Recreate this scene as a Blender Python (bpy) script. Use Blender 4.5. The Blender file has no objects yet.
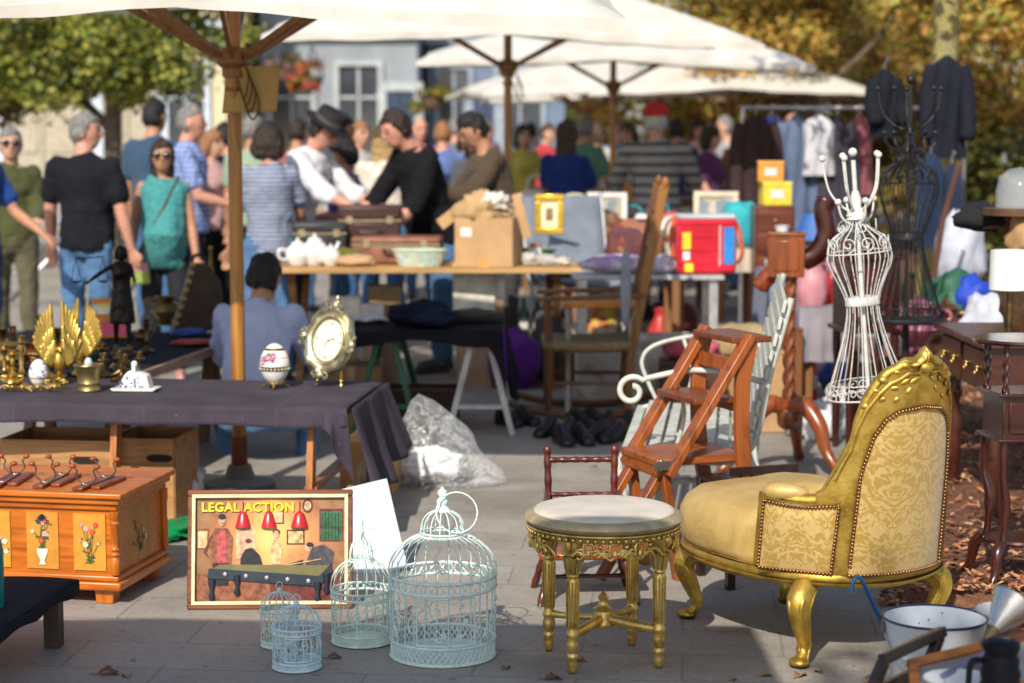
import bpy, bmesh, math, random
from math import sin, cos, pi, radians as R, sqrt, atan2, tan
from mathutils import Vector as V, Matrix as M, noise as NZ
random.seed(7)
sc = bpy.context.scene
COL = sc.collection
# ------------------------------------------------------------- camera numbers
CAMH, PITCH, FPX = 1.6, R(6.05), 70/36*1024
def ray(x, y):
    a, b = (x-512)/FPX, (341.5-y)/FPX
    return V((a, cos(PITCH)+b*sin(PITCH), -sin(PITCH)+b*cos(PITCH)))
def G(x, y, z=0.0):
    d = ray(x, y); t = (z-CAMH)/d.z
    return V((d.x*t, d.y*t, z))
def D(x, y, Y):
    d = ray(x, y); t = Y/d.y
    return V((d.x*t, Y, CAMH+d.z*t))
# ------------------------------------------------------------- materials
MATS = {}
def srgb(h):
    if isinstance(h, str):
        h = h.lstrip('#'); c = [int(h[i:i+2], 16)/255 for i in (0, 2, 4)]
        return tuple(x/12.92 if x <= .04045 else ((x+.055)/1.055)**2.4 for x in c)
    return tuple(h)
class NT:
    def __init__(s, name):
        s.m = bpy.data.materials.new(name); s.m.use_nodes = True
        s.t = s.m.node_tree; s.n = s.t.nodes; s.l = s.t.links
        s.b = s.n['Principled BSDF']
    def new(s, t, **k):
        n = s.n.new(t)
        for a, v in k.items():
            if a in n.inputs: n.inputs[a].default_value = v
            else: setattr(n, a, v)
        return n
    def link(s, a, b): s.l.new(a, b)
    def mix(s, fac, a, b, mode='MIX'):
        n = s.n.new('ShaderNodeMix'); n.data_type = 'RGBA'; n.blend_type = mode
        for sock, v in ((n.inputs[0], fac), (n.inputs[6], a), (n.inputs[7], b)):
            if hasattr(v, 'is_output'): s.link(v, sock)
            elif isinstance(v, (int, float)): sock.default_value = v
            else: sock.default_value = (*srgb(v), 1)
        return n.outputs[2]
    def math(s, op, a, b=0.0):
        n = s.n.new('ShaderNodeMath'); n.operation = op
        for i, v in enumerate((a, b)):
            if hasattr(v, 'is_output'): s.link(v, n.inputs[i])
            else: n.inputs[i].default_value = v
        return n.outputs[0]
    def ramp(s, fac, stops):
        n = s.n.new('ShaderNodeValToRGB'); e = n.color_ramp.elements
        while len(e) < len(stops): e.new(.5)
        for i, (p, c) in enumerate(stops):
            e[i].position = p; e[i].color = (*(srgb(c) if not isinstance(c, (int, float)) else (c, c, c)), 1)
        s.link(fac, n.inputs[0]); return n.outputs[0]
    def coord(s, kind='Object', scale=(1, 1, 1), rot=(0, 0, 0), loc=(0, 0, 0)):
        t = s.n.new('ShaderNodeTexCoord'); mp = s.n.new('ShaderNodeMapping')
        mp.inputs['Scale'].default_value = scale; mp.inputs['Rotation'].default_value = rot; mp.inputs['Location'].default_value = loc
        s.link(t.outputs[kind], mp.inputs[0]); return mp.outputs[0]
    def noise(s, co, scale, detail=3, rough=.55, dist=0):
        n = s.n.new('ShaderNodeTexNoise'); n.inputs['Scale'].default_value = scale; n.inputs['Detail'].default_value = detail
        n.inputs['Roughness'].default_value = rough; n.inputs['Distortion'].default_value = dist
        s.link(co, n.inputs['Vector']); return n.outputs['Fac']
    def bump(s, h, strength=.3, dist=.01):
        n = s.n.new('ShaderNodeBump'); n.inputs['Strength'].default_value = strength; n.inputs['Distance'].default_value = dist
        s.link(h, n.inputs['Height']); s.link(n.outputs[0], s.b.inputs['Normal'])
    def set(s, **k):
        for a, v in k.items():
            a = a.replace('_', ' ')
            if hasattr(v, 'is_output'): s.link(v, s.b.inputs[a])
            elif isinstance(v, (tuple, str)): s.b.inputs[a].default_value = (*srgb(v), 1)
            else: s.b.inputs[a].default_value = v
def mt(col, rough=.6, metal=0., var=.18, sc_=14., bump=0., spec=.4, key=''):
    """plain surface with mottling, slightly uneven roughness and optional grain"""
    k = ('mt', col, rough, metal, var, sc_, bump, spec)
    if k in MATS: return MATS[k]
    t = NT('surface'); c = srgb(col); co = t.coord()
    n = t.noise(co, sc_, 4); n2 = t.noise(co, sc_*4.3, 2)
    dk = tuple(x*(1-var*1.3) for x in c); lt = tuple(min(1, x*(1+var)) for x in c)
    t.set(Base_Color=t.ramp(n, [(.3, dk), (.7, lt)]), Metallic=metal)
    t.set(Roughness=t.math('ADD', t.math('MULTIPLY', n2, .22), max(.03, rough-.11)))
    t.b.inputs['Specular IOR Level'].default_value = spec
    if bump: t.bump(n2, bump, .01)
    MATS[k] = t.m; return t.m
def wood(col, dark=None, rough=.35, axis=2, scale=9., coat=.25):
    k = ('wood', col, dark, rough, axis, scale)
    if k in MATS: return MATS[k]
    t = NT('wood'); c = srgb(col); d = srgb(dark) if dark else tuple(x*.45 for x in c)
    s = [scale*3.2]*3; s[axis] = scale*.28
    co = t.coord('Object', tuple(s)); n = t.noise(co, 1.0, 5, .6, 1.2)
    n2 = t.noise(t.coord(), 3., 2)
    base = t.ramp(n, [(.32, d), (.52, c), (.75, tuple(min(1, x*1.25) for x in c))])
    t.set(Base_Color=t.mix(.28, base, t.ramp(n2, [(.3, tuple(x*.6 for x in c)), (.7, c)])))
    t.set(Roughness=t.math('ADD', t.math('MULTIPLY', n, .25), rough-.1)); t.bump(n, .12, .004)
    t.b.inputs['Coat Weight'].default_value = coat; t.b.inputs['Coat Roughness'].default_value = .25
    MATS[k] = t.m; return t.m
def cloth(col, col2=None, scale=60., rough=.9, wr=.4):
    k = ('cloth', col, col2, scale, rough)
    if k in MATS: return MATS[k]
    t = NT('fabric'); c = srgb(col); co = t.coord()
    n = t.noise(co, scale*5, 2); n2 = t.noise(co, 5, 4)
    a = t.ramp(n2, [(.3, tuple(x*.78 for x in c)), (.7, tuple(min(1, x*1.12) for x in c))])
    if col2: a = t.mix(t.ramp(t.noise(co, scale, 2), [(.45, 0), (.55, 1)]), a, col2)
    t.set(Base_Color=a, Roughness=rough); t.b.inputs['Specular IOR Level'].default_value = .15
    t.b.inputs['Sheen Weight'].default_value = .1 if max(c) > .05 else 0
    t.bump(t.math('ADD', t.math('MULTIPLY', n, .3), n2), wr, .02)
    MATS[k] = t.m; return t.m
def stripes(c1, c2, freq, axis=2, duty=.5, rough=.85):
    k = ('str', c1, c2, freq, axis, duty)
    if k in MATS: return MATS[k]
    t = NT('striped_fabric'); co = t.coord(); sx = t.new('ShaderNodeSeparateXYZ'); t.link(co, sx.inputs[0])
    f = t.math('FRACT', t.math('MULTIPLY', t.math('ADD', sx.outputs[axis], t.math('MULTIPLY', t.noise(co, 6), .02)), freq))
    t.set(Base_Color=t.mix(t.ramp(f, [(duty-.06, 0), (duty+.06, 1)]), c1, c2), Roughness=rough)
    t.bump(t.noise(co, 7, 4), .4, .02); MATS[k] = t.m; return t.m
def checks(c1, c2, freq):
    k = ('chk', c1, c2, freq)
    if k in MATS: return MATS[k]
    t = NT('checked_fabric'); co = t.coord(); sx = t.new('ShaderNodeSeparateXYZ'); t.link(co, sx.inputs[0])
    a = t.ramp(t.math('FRACT', t.math('MULTIPLY', sx.outputs[2], freq)), [(.62, 0), (.7, 1)])
    b = t.ramp(t.math('FRACT', t.math('MULTIPLY', t.math('ADD', sx.outputs[0], sx.outputs[1]), freq)), [(.62, 0), (.7, 1)])
    t.set(Base_Color=t.mix(t.math('MULTIPLY', t.math('ADD', a, b), .5), c1, c2), Roughness=.85)
    t.bump(t.noise(co, 7, 4), .4, .02); MATS[k] = t.m; return t.m
def floral(cols, scale=30, rough=.8):
    k = ('flo', tuple(cols), scale)
    if k in MATS: return MATS[k]
    t = NT('printed_pattern'); v = t.n.new('ShaderNodeTexVoronoi'); v.inputs['Scale'].default_value = scale
    t.link(t.coord(), v.inputs['Vector']); sx = t.new('ShaderNodeSeparateColor'); t.link(v.outputs['Color'], sx.inputs[0])
    r = t.ramp(sx.outputs[0], [(i/len(cols), c) for i, c in enumerate(cols)])
    r.node.color_ramp.interpolation = 'CONSTANT'
    t.set(Base_Color=r, Roughness=rough); MATS[k] = t.m; return t.m
def clear(col='#dfe8ee', alpha=.25, rough=.08):
    k = ('clear', col, alpha, rough)
    if k in MATS: return MATS[k]
    t = NT('clear_film'); t.set(Base_Color=col, Roughness=rough, Alpha=alpha); t.b.inputs['Specular IOR Level'].default_value = .9
    MATS[k] = t.m; return t.m
# ------------------------------------------------------------- mesh builder
def frame(d):
    d = d.normalized(); u = V((0, 0, 1)) if abs(d.z) < .95 else V((1, 0, 0))
    a = d.cross(u).normalized(); return a, a.cross(d).normalized()
class MB:
    def __init__(s): s.v = []; s.f = []; s.mi = []; s.cur = 0; s.X = None
    def mat(s, i): s.cur = i; return s
    def put(s, vs, fs):
        o = len(s.v); s.v += [(s.X @ V(p)) if s.X else V(p) for p in vs]
        for f in fs: s.f.append([o+i for i in f]); s.mi.append(s.cur)
        return s
    def box(s, c, d, rot=None, taper=1.0):
        x, y, z = d[0]/2, d[1]/2, d[2]/2
        vs = [V((i*x*(taper if k > 0 else 1), j*y*(taper if k > 0 else 1), k*z)) for k in (-1, 1) for j in (-1, 1) for i in (-1, 1)]
        if rot is not None:
            m = rot if isinstance(rot, M) else M.Rotation(rot[2], 3, 'Z') @ M.Rotation(rot[1], 3, 'Y') @ M.Rotation(rot[0], 3, 'X')
            vs = [m @ p for p in vs]
        c = V(c); return s.put([p+c for p in vs], [(0, 2, 3, 1), (4, 5, 7, 6), (0, 1, 5, 4), (2, 6, 7, 3), (0, 4, 6, 2), (1, 3, 7, 5)])
    def bar(s, p, q, w, h=None, up=None):
        """rectangular bar from p to q"""
        p, q = V(p), V(q); h = h or w; d = (q-p).normalized()
        a, b = frame(d)
        if up is not None:
            a = d.cross(V(up)).normalized(); b = a.cross(d).normalized()
        vs = [o+a*i*w/2+b*j*h/2 for o in (p, q) for i, j in ((-1, -1), (1, -1), (1, 1), (-1, 1))]
        return s.put(vs, [(3, 2, 1, 0), (4, 5, 6, 7), (0, 1, 5, 4), (1, 2, 6, 5), (2, 3, 7, 6), (3, 0, 4, 7)])
    def tube(s, path, r, seg=8, closed=False, cap=True, flat=1.0):
        P = [V(p) for p in path]; n = len(P); rr = r if isinstance(r, (list, tuple)) else [r]*n
        vs = []; a = None
        for i in range(n):
            if closed: d = P[(i+1) % n]-P[i-1]
            else: d = P[min(i+1, n-1)]-P[max(i-1, 0)]
            if d.length < 1e-9: d = V((0, 0, 1))
            d.normalize()
            if a is None: a, b = frame(d)
            else:
                a = a-d*a.dot(d)
                if a.length < 1e-6: a, b = frame(d)
                a.normalize(); b = a.cross(d)
            for k in range(seg):
                t = 2*pi*k/seg; vs.append(P[i]+a*cos(t)*rr[i]+b*sin(t)*rr[i]*flat)
        fs = []
        for i in range(n if closed else n-1):
            j = (i+1) % n
            for k in range(seg):
                m = (k+1) % seg; fs.append((i*seg+k, j*seg+k, j*seg+m, i*seg+m))
        if cap and not closed: fs += [tuple(range(seg)), tuple((n-1)*seg+k for k in reversed(range(seg)))]
        return s.put(vs, fs)
    def cyl(s, p, q, r, r2=None, seg=12): return s.tube([p, q], [r, r if r2 is None else r2], seg)
    def lathe(s, prof, c=(0, 0, 0), seg=20, sx=1., sy=1., rot=None, cap=True):
        """profile of (radius, z)"""
        vs = []; n = len(prof)
        for r, z in prof:
            for k in range(seg):
                t = 2*pi*k/seg; vs.append(V((r*cos(t)*sx, r*sin(t)*sy, z)))
        if rot is not None: vs = [rot @ p for p in vs]
        fs = [(i*seg+k, i*seg+(k+1) % seg, (i+1)*seg+(k+1) % seg, (i+1)*seg+k) for i in range(n-1) for k in range(seg)]
        if cap: fs += [tuple(reversed(range(seg))), tuple((n-1)*seg+k for k in range(seg))]
        c = V(c); return s.put([p+c for p in vs], fs)
    def ball(s, c, r, seg=12, rings=8, rot=None):
        r = r if isinstance(r, (tuple, list)) else (r, r, r)
        vs = []
        for i in range(rings+1):
            a = pi*i/rings
            for k in range(seg):
                t = 2*pi*k/seg; vs.append(V((r[0]*max(sin(a), 1e-3)*cos(t), r[1]*max(sin(a), 1e-3)*sin(t), -r[2]*cos(a))))
        if rot is not None: vs = [rot @ p for p in vs]
        c = V(c)
        return s.put([p+c for p in vs], [(i*seg+k, i*seg+(k+1) % seg, (i+1)*seg+(k+1) % seg, (i+1)*seg+k) for i in range(rings) for k in range(seg)])
    def loft(s, rings, cap=True, closed=True):
        n = len(rings[0]); vs = [p for r in rings for p in r]; fs = []
        for i in range(len(rings)-1):
            for k in range(n if closed else n-1):
                m = (k+1) % n; fs.append((i*n+k, i*n+m, (i+1)*n+m, (i+1)*n+k))
        if cap: fs += [tuple(reversed(range(n))), tuple((len(rings)-1)*n+k for k in range(n))]
        return s.put(vs, fs)
    def prism(s, poly, t, X=None, axis='y'):
        """2-D polygon (a, z) extruded by +-t/2 along y (or (x, y) along z)"""
        n = len(poly); vs = []
        for h in (-t/2, t/2):
            for a, b in poly: vs.append(V((a, h, b)) if axis == 'y' else (V((h, a, b)) if axis == 'x' else V((a, b, h))))
        if X is not None: vs = [X @ p for p in vs]
        return s.put(vs, [tuple(range(n)), tuple(n+i for i in reversed(range(n)))]+[(i, n+i, n+(i+1) % n, (i+1) % n) for i in range(n)])
    def torus(s, c, Rr, r, seg=32, ts=6, rot=None, sx=1., sy=1.):
        P = [V((Rr*sx*cos(2*pi*k/seg), Rr*sy*sin(2*pi*k/seg), 0)) for k in range(seg)]
        if rot is not None: P = [rot @ p for p in P]
        c = V(c); return s.tube([p+c for p in P], r, ts, closed=True)
    def grid(s, fn, nu, nv):
        vs = [V(fn(i/nu, j/nv)) for j in range(nv+1) for i in range(nu+1)]; w = nu+1
        return s.put(vs, [(j*w+i, j*w+i+1, (j+1)*w+i+1, (j+1)*w+i) for j in range(nv) for i in range(nu)])
    def mesh(s, name, mats, smooth=40):
        m = bpy.data.meshes.new(name); m.from_pydata([tuple(p) for p in s.v], [], s.f)
        for x in (mats if isinstance(mats, (list, tuple)) else [mats]): m.materials.append(x)
        if len(m.materials) > 1: m.polygons.foreach_set('material_index', s.mi)
        bm = bmesh.new(); bm.from_mesh(m); bmesh.ops.recalc_face_normals(bm, faces=bm.faces)
        lim = R(smooth)
        for f in bm.faces: f.smooth = smooth > 0
        for e in bm.edges:
            if len(e.link_faces) == 2 and e.calc_face_angle(0) > lim: e.smooth = False
        bm.to_mesh(m); bm.free(); return m
    def build(s, name, mats, parent=None, smooth=40, bevel=0, loc=None, rot=None, solid=0, sub=0):
        o = bpy.data.objects.new(name, s.mesh(name, mats, smooth)); COL.objects.link(o)
        if parent is not None: o.parent = parent
        if loc is not None: o.location = loc
        if rot is not None: o.rotation_euler = rot
        if sub:
            b = o.modifiers.new('sub', 'SUBSURF'); b.levels = sub; b.render_levels = sub
        if solid:
            b = o.modifiers.new('solid', 'SOLIDIFY'); b.thickness = solid; b.offset = 0
        if bevel:
            b = o.modifiers.new('bevel', 'BEVEL'); b.width = bevel; b.segments = 2; b.limit_method = 'ANGLE'; b.angle_limit = R(35)
        return o
def tag(o, label, cat, group=None):
    o['label'] = label; o['category'] = cat
    if group: o['group'] = group
    return o
def thing(name, label, cat, loc=(0, 0, 0), rz=0, group=None, scale=1):
    o = bpy.data.objects.new(name, None); COL.objects.link(o); o.location = loc; o.rotation_euler = (0, 0, R(rz)); o.scale = (scale,)*3
    o.empty_display_size = .05
    return tag(o, label, cat, group)
def dup(root, loc, rz=0, label=None, scale=None):
    r = root.copy(); COL.objects.link(r); r.location = loc; r.rotation_euler = (0, 0, R(rz))
    if label: r['label'] = label
    if scale: r.scale = (scale,)*3
    for ch in list(root.children):
        c = ch.copy(); COL.objects.link(c); c.parent = r
        for g in ch.children:
            d = g.copy(); COL.objects.link(d); d.parent = c
    return r
def struct(o): o['kind'] = 'structure'; return o
def rotZ(a): return M.Rotation(R(a), 3, 'Z')
def bez(p, n=12):
    """smooth Catmull-Rom path through points"""
    P = [V(q) for q in p]; out = []
    for i in range(len(P)-1):
        a, b, c, d = P[max(i-1, 0)], P[i], P[i+1], P[min(i+2, len(P)-1)]
        for k in range(n):
            t = k/n; out.append(.5*((2*b)+(c-a)*t+(2*a-5*b+4*c-d)*t*t+(3*b-a-3*c+d)*t**3))
    return out+[P[-1]]
def lerpl(pts, x):
    """piecewise-linear lookup"""
    if x <= pts[0][0]: return pts[0][1]
    for (a, b), (c, d) in zip(pts, pts[1:]):
        if x <= c: return b+(d-b)*(x-a)/(c-a)
    return pts[-1][1]
def spiral(c, r0, r1, turns, a0=0, n=28, ax=(V((1, 0, 0)), V((0, 0, 1)))):
    c = V(c); return [c+(ax[0]*cos(a0+turns*2*pi*i/n)+ax[1]*sin(a0+turns*2*pi*i/n))*(r0+(r1-r0)*i/n) for i in range(n+1)]
def remesh(mb, voxel, smooth=3, wrinkle=0, wscale=9):
    """fuse overlapping solids into one continuous surface"""
    me = mb.mesh('tmp', []); o = bpy.data.objects.new('tmp', me); COL.objects.link(o)
    m = o.modifiers.new('r', 'REMESH'); m.mode = 'VOXEL'; m.voxel_size = voxel
    m = o.modifiers.new('s', 'SMOOTH'); m.factor = .5; m.iterations = smooth
    dg = bpy.context.evaluated_depsgraph_get(); ev = o.evaluated_get(dg)
    out = bpy.data.meshes.new_from_object(ev, depsgraph=dg)
    bpy.data.objects.remove(o); bpy.data.meshes.remove(me)
    if wrinkle:
        out.update()
        ns = [v.normal.copy() for v in out.vertices]
        for v, n in zip(out.vertices, ns):
            c = v.co
            w = NZ.noise(V((c.x*wscale, c.y*wscale, c.z*wscale*.7)))+.5*NZ.noise(V((c.x*wscale*2.3+9, c.y*wscale*2.3, c.z*wscale*2.9)))
            v.co += n*w*wrinkle
    out.polygons.foreach_set('use_smooth', [True]*len(out.polygons)); out.update()
    return out
def addmesh(name, me, mats, parent=None, loc=None):
    for x in (mats if isinstance(mats, (list, tuple)) else [mats]): me.materials.append(x)
    o = bpy.data.objects.new(name, me); COL.objects.link(o)
    if parent is not None: o.parent = parent
    if loc is not None: o.location = loc
    return o
# ============================================================= camera, light, sky
cd = bpy.data.cameras.new('camera'); cam = bpy.data.objects.new('camera', cd); COL.objects.link(cam)
cam.location = (0, 0, CAMH); cam.rotation_euler = (pi/2-PITCH, 0, 0)
cd.lens = 70; cd.sensor_width = 36; cd.clip_end = 400; cd.clip_start = .05
cd.dof.use_dof = True; cd.dof.focus_distance = 6.25; cd.dof.aperture_fstop = 2.4; cd.dof.aperture_blades = 9
sc.camera = cam
SUN_AZ, SUN_EL = V((.27, .963, 0)).normalized(), R(38)
sd = bpy.data.lights.new('sun', 'SUN'); sun = bpy.data.objects.new('sun', sd); COL.objects.link(sun)
trav = SUN_AZ*cos(SUN_EL)+V((0, 0, -sin(SUN_EL)))
sun.rotation_euler = trav.to_track_quat('-Z', 'Y').to_euler()
sd.energy = 5.0; sd.angle = R(.6); sd.color = (1, .93, .81)
w = bpy.data.worlds.new('World'); sc.world = w; w.use_nodes = True
sky = w.node_tree.nodes.new('ShaderNodeTexSky'); sky.sky_type = 'NISHITA'; sky.sun_disc = False
sky.sun_elevation = SUN_EL; sky.sun_rotation = atan2(-SUN_AZ.x, -SUN_AZ.y); sky.dust_density = 1.5
bg = w.node_tree.nodes['Background']; bg.inputs[1].default_value = 0.15
w.node_tree.links.new(sky.outputs[0], bg.inputs[0])
sc.view_settings.view_transform = 'Standard'; sc.view_settings.look = 'None'; sc.view_settings.exposure = 0
sc.cycles.max_bounces = 6; sc.cycles.transparent_max_bounces = 16; sc.cycles.sample_clamp_indirect = 6
sc.cycles.use_denoising = True
# ============================================================= people first (cheap depsgraph), see below
# ============================================================= people
SKIN = {k: mt(c, .55, 0, .08, 30) for k, c in dict(fair=(.55, .31, .21), tan=(.44, .22, .13), red=(.56, .27, .19)).items()}
DARKEYE = mt((.03, .02, .018), .3); LIP = mt((.42, .14, .12), .5); BROW = mt((.07, .045, .03), .8)
HAIRC = {k: mt(c, .55, 0, .35, 60, .5) for k, c in dict(black=(.012, .010, .010), dark=(.03, .018, .012), brown=(.07, .04, .022), grey=(.20, .19, .18), blonde=(.42, .28, .12), ginger=(.30, .14, .06), white=(.55, .53, .5)).items()}
def ell(c, rx, ry, n=16, ax=None):
    return [V(c)+V((rx*cos(2*pi*k/n), ry*sin(2*pi*k/n), 0)) for k in range(n)]
def limb(m, pts, seg=10):
    """tapered limb through (point, radius) joints with rounded ends"""
    P = [V(p) for p, r in pts]; rr = [r for p, r in pts]
    path, rad = [], []
    for i in range(len(P)-1):
        for k in range(5):
            t = k/5; path.append(P[i].lerp(P[i+1], t)); rad.append(rr[i]+(rr[i+1]-rr[i])*t)
    path.append(P[-1]); rad.append(rr[-1]); m.tube(path, rad, seg)
    for p, r in pts: m.ball(p, r*.995, 10, 7)
def rotx(a): return M.Rotation(R(a), 3, 'X')
def person(label, loc, face, h=1.75, lean=0, armL=(0, 8, 10), armR=(0, 8, 10), legs=(0, 0), sit=None, head=(0, 0), skin='fair', hair=('short', 'dark'),
           top=None, sleeve='short', bottom=None, blen='long', shoes=None, belly=0., female=False, fine=True, hem=.86, hat=None, glasses=False, build=1., base_z=0, beard=None, name='person'):
    """arm = (swing forward, outward, elbow bend); face 0 = towards the camera, 90 = picture right, 180 = away"""
    s = h/1.75; vox = .0105 if fine else .02
    T = thing(name, label, 'person', (loc[0], loc[1], base_z), face, scale=s)
    pz = .93; hipw = .09*(1.05 if female else 1); shw = (.150 if female else .172)*build
    if sit: pz = sit[0]/s
    PEL = V((0, 0, pz)); up = rotx(lean)    # leaning tips the torso towards -Y
    def ub(x, y, z): return PEL+up @ V((x, y, z-.93))
    neck, hd = ub(0, .005, 1.475), ub(0, -.03, 1.605)
    HR = rotZ(head[0]) @ rotx(head[1]+lean*.55)
    def hp(x, y, z): return hd+HR @ V((x, y, z))
    arms = []
    for sx, (sw, ab, el) in ((1, armL), (-1, armR)):
        sh = ub(sx*shw, .01, 1.392)
        A = (M.Rotation(R(-sx*ab), 3, 'Y') @ rotx(-sw-lean*.0)); A = M.Rotation(R(-sx*ab), 3, 'Y') @ rotx(-sw)
        dn = A @ V((0, 0, -1)); fw = A @ V((0, -1, 0))
        elb = sh+dn*.29; fd = (dn*cos(R(el))+fw*sin(R(el))).normalized()
        fd = (fd+V((-sx*.16*sin(R(el)), 0, 0))).normalized(); wr = elb+fd*.25; side = fd.cross(V((sx, 0, 0))).normalized()
        arms.append((sh, elb, wr, fd, side, sx))
    lg = []
    for sx, a in ((1, legs[0]), (-1, legs[1])):
        hip = PEL+V((sx*hipw, 0, -.02))
        if sit:
            hf, kf, spread = sit[1], sit[2], sit[3]
            d1 = rotZ(sx*spread) @ (rotx(-hf) @ V((0, 0, -1))); d2 = rotZ(sx*spread*.6) @ (rotx(-hf+kf) @ V((0, 0, -1)))
        else:
            d1 = rotx(-a) @ V((sx*.015, 0, -1)); d2 = rotx(-a+(abs(a)*.5 if a < 0 else abs(a)*.3)) @ V((0, 0, -1))
        kn = hip+d1*.43; an = kn+d2*.41; lg.append((hip, kn, an, sx, d2))
    b = build; bel = belly
    # ---- body: one continuous surface
    m = MB()
    tor = [(.90, .135, .10, 0), (.97, .15, .105, 0), (1.06, .130*b, .098, 0), (1.16, .135*b, .103, 0), (1.28, .155*b, .112, 0), (1.37, .162*b, .102, 0), (1.415, .135*b, .08, .005), (1.45, .095*b, .065, .005), (1.485, .058, .055, .005)]
    def torso(mm, g, z0=.88, z1=1.48):
        rings = []
        for z, rx, ry, y in tor:
            if z < z0-.01 or z > z1: continue
            bb = bel*max(0, 1-abs(z-1.07)/.2); fb = (.022 if female and 1.2 < z < 1.34 else 0)
            rings.append([ub(0, y-bb*.6-fb*.6, z)+up @ V(((rx+g)*cos(t), (ry+g+bb*.6+fb*.6)*sin(t)*(1), 0)) for t in [2*pi*k/18 for k in range(18)]])
        mm.loft(rings)
    torso(m, 0)
    limb(m, [(neck, .056), (hp(0, .012, -.07), .054)])
    m.ball(hd+HR @ V((0, 0, .012)), (.077, .093, .115), 16, 12, HR); m.ball(hp(0, -.024, -.045), (.056, .062, .068), 12, 8, HR)
    m.ball(hp(0, -.098, -.012), (.013, .018, .02), 8, 6, HR); limb(m, [(hp(0, -.086, .022), .009), (hp(0, -.105, -.012), .012)])
    for sx in (-1, 1): m.ball(hp(sx*.078, .012, -.005), (.010, .018, .031), 8, 6, HR)
    m.ball(hp(0, -.083, -.048), (.022, .012, .010), 8, 6, HR)
    for sh, elb, wr, fd, side, sx in arms:
        limb(m, [(sh, .041*b), (sh.lerp(elb, .5), .043*b), (elb, .037*b), (elb.lerp(wr, .35), .038*b), (wr, .025)])
        k1 = wr+fd*.085; m.loft([[wr+fd*q+fd.cross(side)*cos(t)*rx+side*sin(t)*ry for t in [2*pi*k/12 for k in range(12)]] for q, rx, ry in ((-.01, .022, .02), (.03, .034, .017), (.07, .040, .016), (.092, .038, .013))])
        w_ = fd.cross(side)
        for i, L in enumerate((.068, .078, .072, .055)):
            o_ = k1+w_*(-.028+.0185*i); d = (fd+side*-.25).normalized(); limb(m, [(o_-fd*.02, .0095), (o_+d*L*.5, .009), (o_+(d+side*-.5).normalized()*L, .0078)], 8)
        limb(m, [(wr+fd*.02-w_*.02, .013), (wr+fd*.055-w_*.05, .0115), (wr+fd*.088-w_*.056, .009)], 8)
    for hip, kn, an, sx, d2 in lg:
        limb(m, [(hip, .082), (hip.lerp(kn, .5), .07), (kn, .052), (kn.lerp(an, .3), .053), (an, .034)])
        limb(m, [(an+V((0, .02, -.035)), .035), (an+V((sx*.012, -.09, -.05)), .03), (an+V((sx*.018, -.155, -.058)), .022)])
    me = remesh(m, vox, 3)
    for x in (SKIN[skin], DARKEYE, LIP, BROW): me.materials.append(x)
    inv = HR.transposed(); mi = []
    for p in me.polygons:
        q = inv @ (p.center-hd); k = 0
        if q.y < -.055 and abs(q.x) < .06 and -.08 < q.z < .05:
            if abs(abs(q.x)-.031) < .0115 and abs(q.z-.012) < .0065: k = 1
            elif abs(q.x) < .021 and abs(q.z+.052) < .006: k = 2
            elif abs(abs(q.x)-.032) < .017 and abs(q.z-.033) < .005: k = 3
        mi.append(k)
    me.polygons.foreach_set('material_index', mi)
    bo = bpy.data.objects.new('body', me); COL.objects.link(bo); bo.parent = T
    # ---- clothing
    tv = .016 if fine else .024
    if top:
        m = MB(); torso(m, .021 if sleeve != 'coat' else .032, .86)
        rx = [(hem, .156*b+.004), (.97, .154*b+.006), (1.06, .142*b+.006)]
        rings = []
        for z, r_ in rx: rings.append([ub(0, -bel*.5*max(0, (z-.8)/.2), z)+up @ V(((r_+.008)*cos(t), (r_*.72+.012+bel*.5*max(0, (z-.8)/.2))*sin(t), 0)) for t in [2*pi*k/18 for k in range(18)]])
        m.loft(rings)
        for sh, elb, wr, fd, side, sx in arms:
            g = .015 if sleeve != 'coat' else .018
            if sleeve == 'none': limb(m, [(sh+V((-sx*.03, 0, .005)), .045)]*2) if False else None
            elif sleeve == 'short': limb(m, [(sh, .044*b+g), (sh.lerp(elb, .3), .046*b+g), (sh.lerp(elb, .66), .048*b+g)])
            elif sleeve == 'elbow': limb(m, [(sh, .050*b+g), (elb, .046*b+g), (elb.lerp(wr, .22), .048+g)])
            else: limb(m, [(sh, .050*b+g), (elb, .044*b+g), (wr-fd*.01, .032+g)])
        if sleeve == 'none':
            for sx in (-1, 1): limb(m, [(ub(sx*.085, -.085, 1.33), .017), (ub(sx*.095, -.02, 1.47), .017), (ub(sx*.085, .075, 1.36), .017)])
        else: m.ball(ub(0, .012, 1.455), (.075, .07, .03), 12, 8, up)
        addmesh('shirt' if sleeve != 'coat' else 'jacket', remesh(m, tv, 3, .017, 9), top, T)
    if bottom:
        m = MB()
        rings = [[ub(0, 0, z) if z > .93 else PEL+V((0, 0, z-.93)) for _ in range(1)] for z in (.82,)]
        m.loft([[(PEL+(up if z > .93 else M.Identity(3)) @ V(((rx)*cos(t), (ry)*sin(t), z-.93))) for t in [2*pi*k/18 for k in range(18)]] for z, rx, ry in ((.82, .14, .105), (.90, .162, .122), (.97, .155*min(b, 1.05), .118), (1.03, .142*min(b, 1.05), .112))])
        if blen == 'skirt':
            m.loft([[PEL+V((rx*cos(t), rx*.75*sin(t), z-.93)) for t in [2*pi*k/22 for k in range(22)]] for z, rx in ((.95, .16), (.75, .20), (.5, .22), (.42, .225))])
        else:
            for hip, kn, an, sx, d2 in lg:
                if blen == 'short': limb(m, [(hip, .097), (hip.lerp(kn, .8), .082)])
                else: limb(m, [(hip, .097), (hip.lerp(kn, .5), .086), (kn, .070), (kn.lerp(an, .4), .068), (an+V((0, 0, .02)), .056)])
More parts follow.
